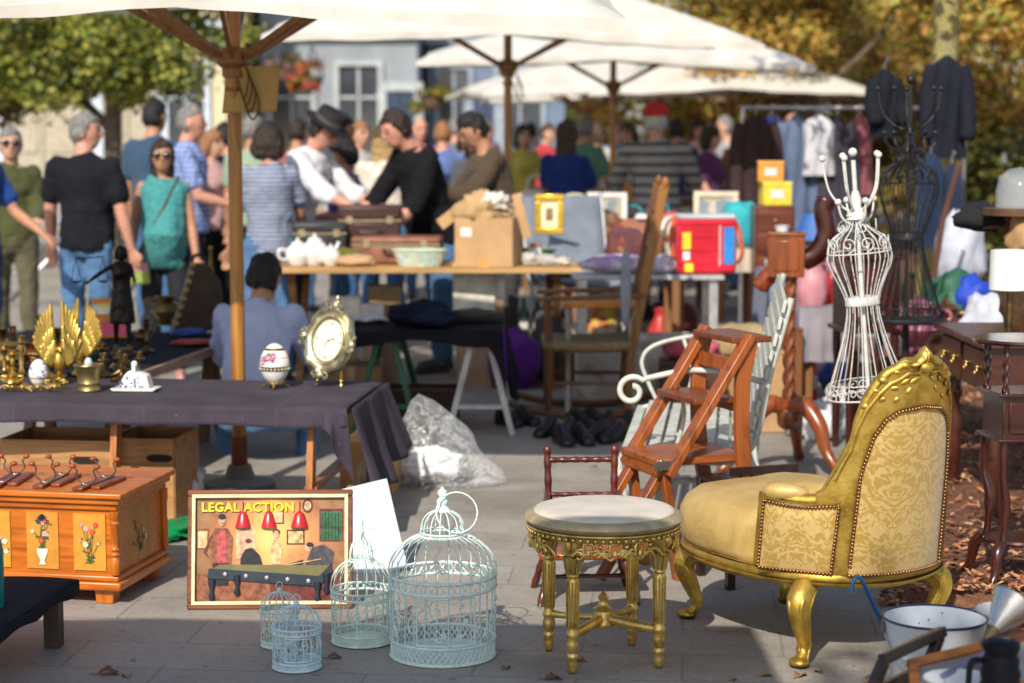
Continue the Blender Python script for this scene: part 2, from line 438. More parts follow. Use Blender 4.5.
        addmesh('trousers' if blen != 'skirt' else 'skirt', remesh(m, tv, 3, .016, 10), bottom, T)
    for hip, kn, an, sx, d2 in lg:
        m = MB(); limb(m, [(an+V((0, .025, -.035)), .042), (an+V((sx*.012, -.09, -.046)), .040), (an+V((sx*.018, -.155, -.052)), .032)]); m.box(an+V((sx*.008, -.065, -.072)), (.08, .25, .02))
        addmesh('shoe', remesh(m, .014, 2), shoes or mt((.04, .035, .03), .5), T)
    # ---- hair
    st, hc = hair
    if st != 'none':
        m = MB()
        def scalp(rx, ry, rz_, c, cut):
            vs = []; 
            for i in range(13):
                a = pi*i/12
                for k in range(24):
                    t = 2*pi*k/24; p = V((rx*sin(a)*cos(t), ry*sin(a)*sin(t), rz_*cos(a)))+V(c)
                    # push vertices of the face side back inside the head
                    fr = max(0, -p.y-.02)/.08; lim = cut(p, fr)
                    vs.append(hd+HR @ p if p.z > lim else hd+HR @ V((p.x*.82, p.y*.82+.012*0, max(p.z, lim-.02))))
            fs = [(i*24+k, i*24+(k+1) % 24, (i+1)*24+(k+1) % 24, (i+1)*24+k) for i in range(12) for k in range(24)]
            m.put(vs, fs)
        if st in ('short', 'thin'):
            g = .008 if st == 'short' else .003
            scalp(.080+g, .096+g, .118+g, (0, .004, .012), lambda p, fr: -.055+.115*min(1, max(0, (-p.y+.02)/.07)))
        elif st in ('bob', 'long', 'pony'):
            scalp(.092+.012*(st == 'bob'), .108+.006*(st == 'bob'), .124, (0, .008, .014), lambda p, fr: -.075+.13*min(1, max(0, (-p.y-.005)/.06)))
            L = {'bob': .085, 'long': .30, 'pony': .06}[st]; w0 = {'bob': .117, 'long': .085, 'pony': .06}[st]
            m.loft([[hd+HR @ V((w_*cos(t), .035+d_*sin(t)+.012, z)) for t in [2*pi*k/18 for k in range(18)]] for z, w_, d_ in ((.05, .088, .078), (-.03, w0, .074), (-.03-L*.5, w0*1.02, .062), (-.03-L*.85, w0*.9, .05), (-.03-L, w0*.7, .035))])
            if st == 'pony': m.tube(bez([hp(0, .09, .05), hp(0, .15, .02), hp(0, .14, -.1), hp(0, .13, -.18)], 5), [.03, .034, .036, .036, .036, .035, .034, .033, .032, .03, .028, .026, .024, .022, .02, .012], 8)
        addmesh('hair', remesh(m, .011 if fine else .018, 1, .013, 30), HAIRC[hc], T)
    if beard:
        m = MB(); m.ball(hp(0, -.035, -.07), (.058, .062, .045), 12, 8, HR); addmesh('beard', m.mesh('b', [], 60), HAIRC[beard], T)
    if hat:
        kind, hm = hat; m = MB()
        if kind == 'brim':
            m.lathe([(.0, .045), (.145, .048), (.15, .054), (.10, .062), (.094, .08), (.090, .135), (.083, .146), (.04, .138), (0, .136)], seg=24, sy=1.1); m.X = None
            for i in range(len(m.v)): m.v[i] = hd+HR @ (m.v[i]+V((0, .0, 0)))
            o = m.build('hat', hm, T, smooth=50); m = MB(); m.lathe([(.096, .066), (.098, .068), (.097, .092), (.094, .094)], seg=24, sy=1.1)
            for i in range(len(m.v)): m.v[i] = hd+HR @ m.v[i]
            m.build('hat_band', mt((.07, .06, .06), .7), o)
        else:
            m.lathe([(.095, .04), (.097, .06), (.094, .10), (.07, .135), (.03, .148), (0, .15)], seg=20, sy=1.12); m.prism([(.07*cos(t), -.08-.085*sin(t)) for t in [pi*k/10 for k in range(11)]], .008, M.Translation((0, 0, .055)).to_4x4(), 'z')
            for i in range(len(m.v)): m.v[i] = hd+HR @ m.v[i]
            m.build('cap', hm, T, smooth=50)
    if glasses:
        m = MB()
        for sx in (-1, 1):
            m.ball(hp(sx*.034, -.098, .012), (.030, .008, .022), 12, 8, HR); m.tube([hp(sx*.062, -.085, .016), hp(sx*.083, .01, .012)], .004, 5)
        m.tube([hp(-.02, -.1, .016), hp(.02, -.1, .016)], .004, 5); m.build('sunglasses', mt((.015, .012, .012), .1, 0, .1, spec=.8), T, smooth=60)
    return T
def at(px, py, Y): p = D(px, py, Y); return (p.x, Y)
JEAN = cloth((.055, .13, .27), None, 60, .9); JEAN2 = cloth((.09, .19, .36), None, 60, .9); DKJ = cloth((.02, .025, .05)); KHAKI = cloth((.11, .10, .06)); BLK = cloth((.012, .012, .014)); CHAR = cloth((.025, .026, .03))
person('man in a black t-shirt and blue jeans with his back turned at the left', at(86, 240, 12.6), 165, 1.73, armL=(5, 12, 15), armR=(0, 12, 10), skin='red', hair=('short', 'grey'), top=cloth((.012, .013, .018)), bottom=JEAN2, build=1.14, belly=.05, head=(-70, 0))
person('woman in sunglasses and a turquoise camisole walking with a shoulder bag', at(164, 240, 12.9), 8, 1.56, armL=(8, 10, 12), armR=(-5, 12, 25), legs=(8, -8), skin='tan', hair=('long', 'dark'), top=cloth((.045, .24, .25), (.075, .29, .29), 45), sleeve='none', bottom=CHAR, belly=.13, female=True, hem=.80, glasses=True, shoes=mt((.5, .25, .2), .6))
person('man in a blue checked shirt looking right behind the woman in turquoise', at(189, 240, 14.0), 100, 1.80, armL=(25, 8, 50), armR=(15, 8, 60), skin='red', hair=('thin', 'grey'), top=checks((.10, .16, .42), (.42, .50, .72), 30), bottom=DKJ, build=1.1)
person('man in a dark blue shirt turned away behind the checked shirt', at(155, 240, 15.2), 150, 1.85, skin='tan', hair=('short', 'black'), top=cloth((.04, .08, .14)), bottom=JEAN, build=1.1, fine=False)
person('woman in sunglasses, olive jacket and olive trousers at the left edge', at(13, 240, 13.6), 15, 1.64, armL=(20, 8, 60), armR=(10, 10, 40), legs=(10, -8), hair=('short', 'grey'), top=cloth((.07, .075, .028)), sleeve='long', bottom=KHAKI, female=True, glasses=True)
person('person in a bright blue top cut off by the left edge', at(-24, 240, 11.9), 60, 1.72, armL=(25, 10, 35), armR=(5, 10, 20), skin='tan', hair=('short', 'dark'), top=cloth((.015, .06, .25)), bottom=cloth((.02, .05, .16)))
person('woman with a dark bob in a blue and white striped t-shirt seen from behind', at(270, 240, 12.7), 192, 1.66, armL=(5, 14, 20), armR=(20, 14, 25), legs=(0, 0), skin='tan', hair=('bob', 'dark'), top=stripes((.36, .39, .48), (.05, .075, .16), 36, 2, .5), bottom=JEAN2, female=True, head=(-15, 8))
person('man in a black brimmed hat and white shirt leaning over the table', at(290, 240, 13.3), 68, 1.80, lean=20, armL=(40, 6, 30), armR=(46, 8, 20), skin='red', hair=('short', 'dark'), top=cloth((.72, .72, .76)), sleeve='elbow', bottom=cloth((.05, .055, .07)), head=(0, 22), hat=('brim', mt((.012, .012, .014), .8)), build=1.12, hem=.80)
person('dark haired girl in a royal blue sleeveless top facing the man in the hat', at(346, 240, 13.7), -70, 1.58, armL=(20, 10, 70), armR=(15, 12, 80), skin='tan', hair=('bob', 'black'), top=cloth((.03, .06, .30)), sleeve='none', bottom=JEAN, female=True, head=(0, 25))
person('man in a pale lilac shirt standing behind the girl in royal blue', at(340, 240, 16), 110, 1.74, skin='tan', hair=('short', 'dark'), top=cloth((.50, .48, .58)), bottom=CHAR, fine=False)
person('blonde woman in a cream blouse with a strap across her back', at(383, 240, 14.6), 172, 1.66, armL=(15, 12, 35), armR=(15, 12, 35), skin='fair', hair=('long', 'blonde'), top=cloth((.62, .52, .42), (.72, .66, .58), 20), bottom=JEAN, female=True)
person('heavy set man in a black shirt and blue jeans leaning left over the plank table', at(440, 240, 13.25), -62, 1.83, lean=24, armL=(18, 4, 30), armR=(28, 8, 30), legs=(4, -4), skin='red', hair=('short', 'dark'), top=cloth((.010, .010, .012)), sleeve='elbow', bottom=JEAN2, build=1.18, belly=.06, head=(0, 10), hem=.82)
person('man in a brown jacket bending towards the carton of paper', at(505, 240, 13.5), -75, 1.78, lean=16, armL=(38, 6, 55), armR=(30, 6, 60), skin='tan', hair=('short', 'black'), top=cloth((.085, .06, .04)), sleeve='coat', bottom=cloth((.06, .06, .065)), head=(0, 26), build=1.1, hem=.74)
person('bald man with pink skin in the crowd left of the second parasol pole', at(420, 240, 20), 20, 1.74, skin='red', hair=('none', 'grey'), top=cloth((.35, .12, .3)), bottom=CHAR, fine=False)
person('ginger haired man in a blue shirt in the crowd left of the second parasol pole', at(443, 240, 18), 190, 1.70, skin='red', hair=('thin', 'ginger'), top=cloth((.12, .18, .4)), bottom=CHAR, fine=False)
person('person in a green top far back between the bald man and the brown jacket', at(466, 240, 21), 30, 1.62, skin='tan', hair=('bob', 'dark'), top=cloth((.02, .25, .12)), bottom=CHAR, female=True, fine=False)
person('woman in a royal blue dress with her back turned behind the gold frame', at(566, 240, 16), 165, 1.70, armL=(25, 12, 70), armR=(20, 14, 75), skin='tan', hair=('long', 'brown'), top=cloth((.015, .04, .20)), bottom=cloth((.015, .04, .20)), blen='skirt', sleeve='short', female=True)
person('man in a red cap and grey striped jumper with his back turned', at(655, 240, 15.6), 178, 1.82, armL=(20, 22, 60), armR=(20, 22, 60), skin='red', hair=('short', 'white'), top=stripes((.30, .29, .28), (.035, .035, .042), 13, 2, .68), sleeve='long', bottom=cloth((.012, .014, .025)), hat=('cap', mt((.5, .02, .025), .7)), build=1.16)
person('dark haired person sitting at the small table behind the red cool bag', at(737, 240, 18), -20, 1.65, sit=(.48, 85, 85, 12), armL=(30, 10, 60), armR=(30, 10, 60), skin='tan', hair=('bob', 'black'), top=cloth((.45, .35, .38)), bottom=BLK, female=True, fine=False, head=(0, 20))
person('man in a bright blue shirt at the clothes rail far back on the right', at(789, 240, 21), 130, 1.80, armL=(40, 10, 40), armR=(30, 10, 50), skin='red', hair=('none', 'grey'), top=cloth((.03, .10, .45)), bottom=JEAN, fine=False)
person('person in a black top just left of the front parasol pole', at(229, 240, 17), -100, 1.68, skin='tan', hair=('short', 'black'), top=BLK, bottom=BLK, fine=False)
person('grey haired person in a pale green shirt behind the dark bob', at(253, 240, 15.6), 160, 1.74, skin='tan', hair=('short', 'grey'), top=cloth((.30, .38, .28)), bottom=CHAR, fine=False)
person('woman with red hair and a pink bag behind the checked shirt', at(212, 240, 16.2), 60, 1.62, armL=(20, 10, 70), skin='fair', hair=('bob', 'ginger'), top=cloth((.5, .3, .3)), bottom=BLK, female=True, fine=False)
for i, (px, Y, f, h, sk, hr, tc, fem, lab) in enumerate([
    (546, 24, 60, 1.7, 'fair', ('short', 'brown'), (.5, .05, .07), False, 'person in a red top far back left of the blue dress'),
    (531, 27, 200, 1.72, 'tan', ('short', 'black'), (.4, .42, .5), False, 'person in a pale top far back beside the second parasol pole'),
    (596, 22, 170, 1.7, 'tan', ('bob', 'brown'), (.55, .5, .45), True, 'woman in a cream top far back beside the third parasol pole'),
    (619, 25, 20, 1.72, 'fair', ('short', 'grey'), (.12, .2, .35), False, 'person in a blue top far back right of the third parasol pole'),
    (697, 24, 10, 1.75, 'tan', ('bob', 'dark'), (.5, .35, .3), True, 'woman in a pink top far back right of the red cap'),
    (717, 26, -60, 1.78, 'tan', ('short', 'dark'), (.3, .26, .22), False, 'man in a taupe top far back under the white parasols'),
    (758, 25, 70, 1.7, 'fair', ('long', 'brown'), (.12, .06, .05), True, 'woman in a maroon top far back left of the bright blue shirt'),
    (820, 25, -40, 1.74, 'tan', ('short', 'black'), (.06, .06, .08), False, 'man in a black top far back behind the white dress form'),
    (842, 19, 150, 1.66, 'tan', ('bob', 'dark'), (.35, .38, .5), True, 'woman in a grey blue top behind the clothes rail'),
    (486, 25, 40, 1.74, 'fair', ('short', 'white'), (.45, .2, .35), False, 'white haired person in a mauve top far back behind the brown jacket')]):
    person(lab, at(px, 240, Y), f, h, skin=sk, hair=hr, top=cloth(tc), bottom=CHAR, female=fem, fine=False, armL=(20, 10, 50), armR=(10, 10, 30))
for i, (px, Y, f, h, hr, tc, fem, lab) in enumerate([
    (522, 21, 20, 1.68, ('long', 'dark'), (.5, .42, .08), True, 'far shopper in a mustard top just right of the second parasol pole'),
    (584, 19.5, 150, 1.76, ('short', 'grey'), (.10, .22, .16), False, 'far shopper in a bottle green top right of the blue dress'),
    (628, 21, -30, 1.7, ('bob', 'brown'), (.55, .5, .5), True, 'far shopper in a pale pink top left of the red cap'),
    (676, 20, 190, 1.74, ('short', 'dark'), (.05, .06, .12), False, 'far shopper in a navy top just right of the red cap'),
    (690, 27, 10, 1.7, ('long', 'blonde'), (.5, .3, .1), True, 'blonde far shopper in an ochre top deep behind the red cap'),
    (708, 19, 60, 1.66, ('bob', 'dark'), (.10, .03, .10), True, 'far shopper in a plum top between the red cap and the coats'),
    (726, 22, -90, 1.78, ('thin', 'grey'), (.40, .40, .42), False, 'grey haired far shopper in a light grey top near the rail end'),
    (744, 20, 170, 1.72, ('short', 'brown'), (.30, .12, .08), False, 'far shopper in a brick red top near the rail end'),
    (806, 20, 30, 1.7, ('long', 'dark'), (.2, .25, .4), True, 'far shopper in a slate blue top behind the clothes rail middle'),
    (360, 18, 40, 1.7, ('short', 'ginger'), (.45, .43, .4), False, 'ginger far shopper in an off white top left of the blonde woman'),
    (402, 19, -20, 1.66, ('bob', 'brown'), (.45, .1, .15), True, 'far shopper in a raspberry top right of the blonde woman'),
    (456, 23, 200, 1.76, ('short', 'grey'), (.15, .18, .22), False, 'far shopper in a steel blue top left of the brown jacket'),
    (474, 17.5, 10, 1.62, ('long', 'brown'), (.5, .47, .42), True, 'far shopper in a cream cardigan left of the brown jacket'),
    (298, 17.5, 160, 1.72, ('short', 'dark'), (.35, .12, .1), False, 'far shopper in a rust top between the dark bob and the hat')]):
    person(lab, at(px, 240, Y), f, h, skin=('fair', 'tan', 'red')[i % 3], hair=hr, top=cloth(tc), bottom=(CHAR, JEAN, KHAKI)[i % 3], female=fem, fine=False, armL=(25, 10, 55), armR=(12, 10, 35))
p = D(250, 440, 9.5)
person('dark haired person in a pale blue shirt and jeans sitting low behind the black table', (p.x, 9.5), 172, 1.74, sit=(.27, 82, 105, 16), lean=24, armL=(38, 14, 40), armR=(42, 12, 40), skin='tan', hair=('short', 'black'), top=cloth((.42, .48, .72)), sleeve='long', bottom=JEAN2, build=1.0, head=(0, 12), shoes=mt((.55, .55, .57), .5))

# shoulder bag of the woman in turquoise
q = at(164, 240, 12.9); t = thing('shoulder_bag', 'small green and pink bag hanging by a strap across the turquoise camisole', 'bag', (q[0], q[1], 0), 8)
m = MB(); m.prism([(-.085, 0), (.085, 0), (.075, .13), (-.075, .13)], .05, M.Translation((-.17, -.12, .62))); m.build('pouch', mt((.28, .36, .08), .7), t, bevel=.012)
m = MB(); m.prism([(-.078, .08), (.078, .08), (.07, .135), (-.07, .135)], .056, M.Translation((-.17, -.12, .62))); m.build('flap', mt((.5, .22, .26), .7), t, bevel=.008)
m = MB(); m.tube(bez([(-.17, -.10, .75), (-.10, -.165, .92), (.0, -.155, 1.10), (.085, -.06, 1.27), (.09, .03, 1.29), (.0, .12, 1.1), (-.12, .10, .85), (-.17, -.08, .75)], 6), .012, 6, flat=.5); m.build('strap', mt((.12, .06, .035), .6), t, smooth=80)
# ============================================================= ground
def paving():
    t = NT('stone_paving'); co = t.coord('Object', (1, 1, 1), (0, 0, R(5)))
    b = t.n.new('ShaderNodeTexBrick'); t.link(co, b.inputs['Vector'])
    b.inputs['Scale'].default_value = 1; b.inputs['Brick Width'].default_value = .62; b.inputs['Row Height'].default_value = .30
    b.inputs['Mortar Size'].default_value = .005; b.inputs['Mortar Smooth'].default_value = .3; b.inputs['Bias'].default_value = 0
    b.inputs['Color1'].default_value = (*srgb((.285, .26, .23)), 1); b.inputs['Color2'].default_value = (.365, .335, .295, 1)
    b.inputs['Mortar'].default_value = (.07, .06, .05, 1)
    n = t.noise(co, 2.2, 5, .6); n2 = t.noise(co, 55, 3, .7); n3 = t.noise(co, 9, 4, .65)
    c = t.mix(.55, b.outputs['Color'], t.ramp(n, [(.3, (.165, .15, .132)), (.72, (.41, .375, .33))]), 'MIX')
    c = t.mix(.35, c, t.ramp(n2, [(.25, (.17, .155, .14)), (.75, (.60, .54, .47))]))
    c = t.mix(t.ramp(n3, [(.58, 0), (.75, .45)]), c, (.19, .165, .14))
    n4 = t.noise(co, .8, 6, .7); c = t.mix(t.ramp(n4, [(.5, 0), (.62, .5)]), c, (.16, .14, .12)); n5 = t.noise(co, 17, 2, .5); c = t.mix(t.ramp(n5, [(.68, 0), (.72, .55)]), c, (.10, .09, .08))
    t.set(Base_Color=c, Roughness=t.math('ADD', t.math('MULTIPLY', n2, .3), .5)); t.b.inputs['Specular IOR Level'].default_value = .3
    t.bump(t.math('ADD', t.math('MULTIPLY', b.outputs['Fac'], -1.), t.math('MULTIPLY', n2, .35)), .45, .006)
    return t.m
m = MB(); m.put([(-70, -10, 0), (70, -10, 0), (70, 160, 0), (-70, 160, 0)], [(0, 1, 2, 3)])
struct(m.build('pavement', paving()))
t = NT('bark_mulch_soil'); co = t.coord(); n = t.noise(co, 38, 5, .7); n2 = t.noise(co, 3, 3)
t.set(Base_Color=t.mix(.35, t.ramp(n, [(.3, (.06, .025, .013)), (.5, (.24, .095, .042)), (.75, (.40, .19, .095))]), t.ramp(n2, [(.3, (.08, .03, .015)), (.7, (.25, .11, .05))])), Roughness=.9)
t.bump(n, .9, .03)
MULCH_EDGE = [(1.30, 6.62), (1.42, 7.4), (1.62, 8.4), (1.95, 9.6), (2.3, 11.4), (2.9, 14), (3.2, 20), (3.6, 34)]
m = MB(); rows = []
for i, (x, y) in enumerate(MULCH_EDGE):
    rows.append([V((x+(X*X*(9+y*.3)), y, .004+.055*min(1, X*9)*(.7+.5*NZ.noise(V((X*7, y*1.3, 2)))))) for X in [k/22 for k in range(23)]])
r0 = [V((p.x, 6.56, .004)) for p in rows[0]]
m.loft([r0]+rows, cap=False, closed=False)
struct(m.build('mulch_bed', t.m, smooth=80))
# bark chips on the bed: too many to count
chip = [mt((.46, .19, .085), .85), mt((.28, .10, .045), .9), mt((.56, .30, .16), .85), mt((.07, .03, .02), .9)]
m = MB(); rnd = random.Random(3)
for i in range(9500):
    yy = 6.6+rnd.random()**1.7*6; e = lerpl([(b, a) for a, b in MULCH_EDGE], yy)
    xx = e+rnd.random()**1.2*3.2-.05; zz = .055+.012*rnd.random()
    if xx < e+.05: zz = .012
    L, W = rnd.uniform(.007, .026), rnd.uniform(.003, .009); a = rnd.uniform(0, 6.3); ti = rnd.uniform(-.5, .5)
    d = V((cos(a), sin(a), ti))*L; q = V((-sin(a), cos(a), rnd.uniform(-.6, .6)))*W; c = V((xx, yy, zz))
    m.mat(i % 4).put([c-d-q, c+d-q*.6, c+d+q*.7, c-d+q], [(0, 1, 2, 3)])
o = m.build('bark_chips', chip, smooth=0); o['kind'] = 'stuff'
# ============================================================= leaves, trees, hedge
def leafmat(c, tr=.35):
    k = ('leaf', c)
    if k in MATS: return MATS[k]
    t = NT('leaf'); cc = srgb(c); n = t.noise(t.coord(), 1.3, 3)
    col = t.ramp(n, [(.3, tuple(x*.6 for x in cc)), (.7, tuple(x*1.3 for x in cc))])
    t.set(Base_Color=col, Roughness=.5)
    tb = t.n.new('ShaderNodeBsdfTranslucent'); t.link(col, tb.inputs[0]); mx = t.n.new('ShaderNodeMixShader'); mx.inputs[0].default_value = tr
    t.link(t.b.outputs[0], mx.inputs[1]); t.link(tb.outputs[0], mx.inputs[2]); t.link(mx.outputs[0], t.n['Material Output'].inputs[0])
    MATS[k] = t.m; return t.m
def foliage(clumps, n, size, seed, nm=3, m=None, flat=.6):
    """leaf-sized faces scattered in the outer part of many clumps (centre, radius)"""
    m = m or MB(); rn = random.Random(seed); tot = sum(c[1]**2 for c in clumps)
    for ci, (c, r) in enumerate(clumps):
        c = V(c); k = int(n*r*r/tot); tone = rn.random()
        for i in range(k):
            d = V((rn.gauss(0, 1), rn.gauss(0, 1), rn.gauss(0, 1)*flat+.12)).normalized()
            p = c+d*r*(rn.random()**.42)*rn.uniform(.8, 1.15)
            a = V((rn.gauss(0, 1), rn.gauss(0, 1), rn.gauss(0, .6))).normalized(); b = a.cross(d+V((0, 0, .4))).normalized()
            L = size*rn.uniform(.6, 1.3)
            m.mat(int(rn.random()*.75*nm+tone*.5*nm) % nm).put([p-a*L*.5, p+b*L*.33, p+a*L*.55, p-b*L*.33], [(0, 1, 2, 3)])
    return m
def trunk(m, base, h, r, lean=(0, 0), limbs=(), seg=10):
    b = V(base); P = bez([b, b+V((lean[0]*.3+.03, lean[1]*.3, h*.4)), b+V((lean[0], lean[1], h))], 6)
    m.tube(P, [r*(1.25 if i == 0 else 1)*(1-.55*i/len(P)) for i in range(len(P))], seg)
    for s, e, rr in limbs:
        q = b+V((lean[0]*s, lean[1]*s, h*s)); e = b+V(e); mid = (q+e)/2+V((0, 0, -.12))
        m.tube(bez([q, mid, e], 5), [rr*(1-.75*i/11) for i in range(11)], 6)
    return m
BARK = mt((.12, .09, .065), .95, var=.4, sc_=9, bump=.8)
def tree(name, label, base, h, r, crown, leaves, n, size, seed, mats, lean=(0, 0), limbs=(), bark=None, group=None):
    t = thing(name, label, 'tree', base, group=group)
    trunk(MB(), (0, 0, 0), h, r, lean, limbs).build('trunk', bark or BARK, t, smooth=80)
    rn = random.Random(seed); cl = []
    for (c, R3, k, rr) in crown:
        for i in range(k):
            d = V((rn.gauss(0, 1), rn.gauss(0, 1), rn.gauss(0, 1))).normalized()*(rn.random()**.4)
            cl.append((V(c)+V((d.x*R3[0], d.y*R3[1], d.z*R3[2])), rr*rn.uniform(.6, 1.3)))
    foliage(cl, n, size, seed+5, len(mats), None).build('crown', mats, t, smooth=0)
    return t
GRN = [leafmat((.18, .22, .035)), leafmat((.07, .10, .02)), leafmat((.46, .43, .08)), leafmat((.28, .32, .055))]
GOLD = [leafmat((.58, .36, .07)), leafmat((.34, .18, .05)), leafmat((.42, .38, .07)), leafmat((.70, .42, .10)), leafmat((.26, .28, .05))]
HEDG = [leafmat((.16, .19, .03)), leafmat((.28, .30, .05)), leafmat((.06, .08, .015)), leafmat((.34, .27, .05))]
tree('linden_tree', 'green linden with dark forked trunk in front of the cream facade', (-4.35, 21.5, 0), 3.2, .13,
     [((-.3, 0, 2.95), (2.0, 1.2, 1.0), 60, .42), ((-.2, -.6, 2.25), (1.75, .5, .28), 26, .3)], 0, 30000, .095, 11, GRN, (.1, 0), [(.5, (-1.2, 0, 3.2), .07), (.55, (1.2, .2, 3.0), .06)])
tree('linden_tree', 'green and rusty brown linden at the left edge of the picture', (-7.2, 23, 0), 3.2, .13,
     [((.4, 0, 3.0), (2.1, 1.2, 1.25), 56, .45), ((.6, -.5, 2.0), (1.5, .5, .4), 20, .3)], 0, 26000, .095, 12, GRN[:3]+[leafmat((.24, .09, .03))], (.1, 0), [(.5, (-1., 0, 3.2), .07), (.5, (1.3, .2, 2.6), .06)])
LICH = NT('lichen_bark'); co = LICH.coord(); n = LICH.noise(co, 5, 5, .7)
LICH.set(Base_Color=LICH.ramp(n, [(.32, (.13, .11, .08)), (.5, (.30, .26, .09)), (.7, (.22, .2, .15))]), Roughness=.95); LICH.bump(LICH.noise(co, 22, 4), .8, .02)
g = D(928, 300, 13.4)
tree('autumn_tree', 'tree with yellow lichened trunk between the hanging dark jackets', (g.x, 13.4, 0), 4.2, .125,
     [((0, .2, 4.2), (2.2, 1.8, 1.2), 34, .5), ((.4, -.3, 2.85), (1.2, .7, .4), 9, .3)], 0, 9000, .10, 21, GOLD, (.12, 0), [(.6, (-1.2, 0, 4.2), .06), (.62, (1.3, -.2, 3.9), .06)], LICH.m)
for i, (x, y, lab, cr, sd_) in enumerate([
    (3.4, 23.5, 'golden brown tree above the far row of white parasols', [((0, 0, 3.6), (2.0, 1.5, 1.6), 52, .5)], 31),
    (6.3, 21.5, 'tall russet tree rising behind the clipped hedge at the right edge', [((-.2, 0, 3.4), (2.2, 1.5, 2.0), 60, .5)], 32),
    (5.0, 30.0, 'yellowing tree deep behind the clothes rail', [((0, 0, 3.6), (2.6, 1.5, 2.3), 60, .6)], 33)]):
    tree('autumn_tree', lab, (x, y, 0), 3.6, .14, cr, 0, 24000, .095, sd_, GOLD, (.1, 0), [(.5, (-1.3, 0, 3.4), .06), (.55, (1.3, 0, 3.2), .06)])
for i, (x, y, lab, sd_) in enumerate([(1.2, 52, 'sunlit green tree far behind the second parasol pole', 41), (5.6, 56, 'pale green tree far behind the man in the red cap', 42), (-7.0, 58, 'green tree far behind the blue grey house', 43), (10, 54, 'green tree far behind the clothes stall', 44)]):
    tree('park_tree', lab, (x, y, 0), 4, .2, [((0, 0, 3.6), (2.4, 2, 2.4), 40, .8)], 0, 7000, .26, sd_, [leafmat((.16, .2, .04)), leafmat((.08, .11, .02)), leafmat((.28, .28, .07))], (.1, 0))
h = thing('hedge', 'tall clipped green hedge at the right edge behind the stalls', 'hedge', (4.5, 17, 0))
m = MB(); rn = random.Random(8); cl = []
for i in range(190):
    cl.append((V((rn.uniform(-.75, 1.6), rn.uniform(0, .8), rn.uniform(.15, 1.45))), .2))
foliage(cl, 21000, .085, 9, 4, m).build('foliage', HEDG, h, smooth=0)
m = MB()
for i in range(9): m.tube(bez([(i*.4-.6, .4, 0), (i*.4-.55, .45, .5), (i*.4-.7, .4, 1.1)], 4), .02, 5)
m.build('stems', BARK, h)
for i, (x, y, zz, w_, lab, sd_) in enumerate([(2.6, 27, 1.5, 1.6, 'rusty autumn bush behind the far parasols', 51), (6.0, 26, 1.7, 1.8, 'tall golden bush behind the hedge top', 52), (8.2, 24, 1.6, 1.6, 'golden bush beyond the hedge at the right edge', 53), (4.4, 27.5, 1.6, 1.5, 'brown autumn bush behind the hanging jackets', 54)]):
    t = thing('autumn_bush', lab, 'bush', (x, y, 0)); rn = random.Random(sd_); cl = [(V((rn.gauss(0, w_*.5), rn.uniform(-.5, .5), rn.uniform(.2, zz*1.9))), .45) for _ in range(40)]
    foliage(cl, 13000, .105, sd_, 5).build('foliage', GOLD, t, smooth=0); m = MB()
    for k in range(5): m.tube(bez([(.2*k-.4, 0, 0), (.3*k-.6, .1, 1), (.4*k-.8, 0, zz*1.4)], 4), .03, 5)
    m.build('stems', BARK, t)
# ============================================================= houses behind the market
def house(name, label, loc, w_, h_, wall, wins, trim, doors=(), dcol=None):
    t = thing(name, label, 'building', loc)
    m = MB(); m.box((w_/2, 3, h_/2), (w_, 6, h_)); m.build('wall', wall, t)
    m = MB(); m.box((w_/2, -.05, .35), (w_, .1, .7)); m.build('plinth', mt((.3, .29, .27), .9), t)
    m = MB()
    for z in (3.3, h_-.15): m.box((w_/2, -.07, z), (w_+.1, .14, .16))
    m.build('cornice', trim, t, bevel=.02)
    for (x, z, ww, hh) in wins:
        m = MB(); e = .09
        for a, b, c, d in ((0, hh/2+e/2, ww+2*e, e), (0, -hh/2-e/2, ww+.3, e), (-ww/2-e/2, 0, e, hh), (ww/2+e/2, 0, e, hh)): m.box((x+a, -.04, z+b), (c, .12, d))
        for a, c, d in ((0, .05, hh), (-.001, ww, .05)): m.box((x, -.01, z+(0 if a == 0 else hh*.15)), (c, .05, d))
        f = m.build('window', trim, t)
        m = MB(); m.box((x, -.002, z), (ww, .02, hh)); m.build('pane', GLASS, f)
    for (x, ww, hh) in doors:
        m = MB()
        for s in (-1, 1):
            m.box((x+s*ww/4, -.03, hh/2), (ww/2-.02, .06, hh))
            for z in (.3, .68): m.box((x+s*ww/4, -.075, hh*z), (ww/2-.2, .03, hh*.28))
        d = m.build('door', dcol, t)
        m = MB(); m.box((x, -.05, hh+.08), (ww+.3, .12, .16))
        for s in (-1, 1): m.box((x+s*(ww/2+.08), -.05, hh/2), (.16, .12, hh))
        m.build('door_frame', trim, d)
        m = MB(); m.ball((x+.08, -.12, 1.05), .045); m.build('handle', mt((.5, .4, .2), .3, .9), d)
    return t
GLASS = mt((.05, .06, .075), .08, .0, .3, 2, spec=.9)
house('house', 'cream plastered house with pale blue door frames behind the left tree', (-13, 33, 0), 8.3, 6, mt((.60, .52, .34), .9, var=.1, sc_=2),
      [(2.0, 2, .9, 1.5), (.7, 4.6, .9, 1.3), (3.4, 4.6, .9, 1.3), (7.65, 1.9, .6, 1.5)], mt((.55, .62, .70), .8), [(5.3, 1.2, 2.3), (6.7, .85, 2.3)], mt((.42, .37, .28), .6))
house('house', 'pale grey green house with white window surrounds and red hanging flowers', (-4.5, 36, 0), 2.8, 6.5, mt((.27, .30, .33), .9, var=.1, sc_=2),
      [(.55, 1.95, .7, 1.6), (1.75, 1.95, .7, 1.6), (.55, 4.7, .7, 1.3), (1.75, 4.7, .7, 1.3)], mt((.42, .45, .46), .8), [(2.5, .5, 2.3)], mt((.03, .05, .10), .5))
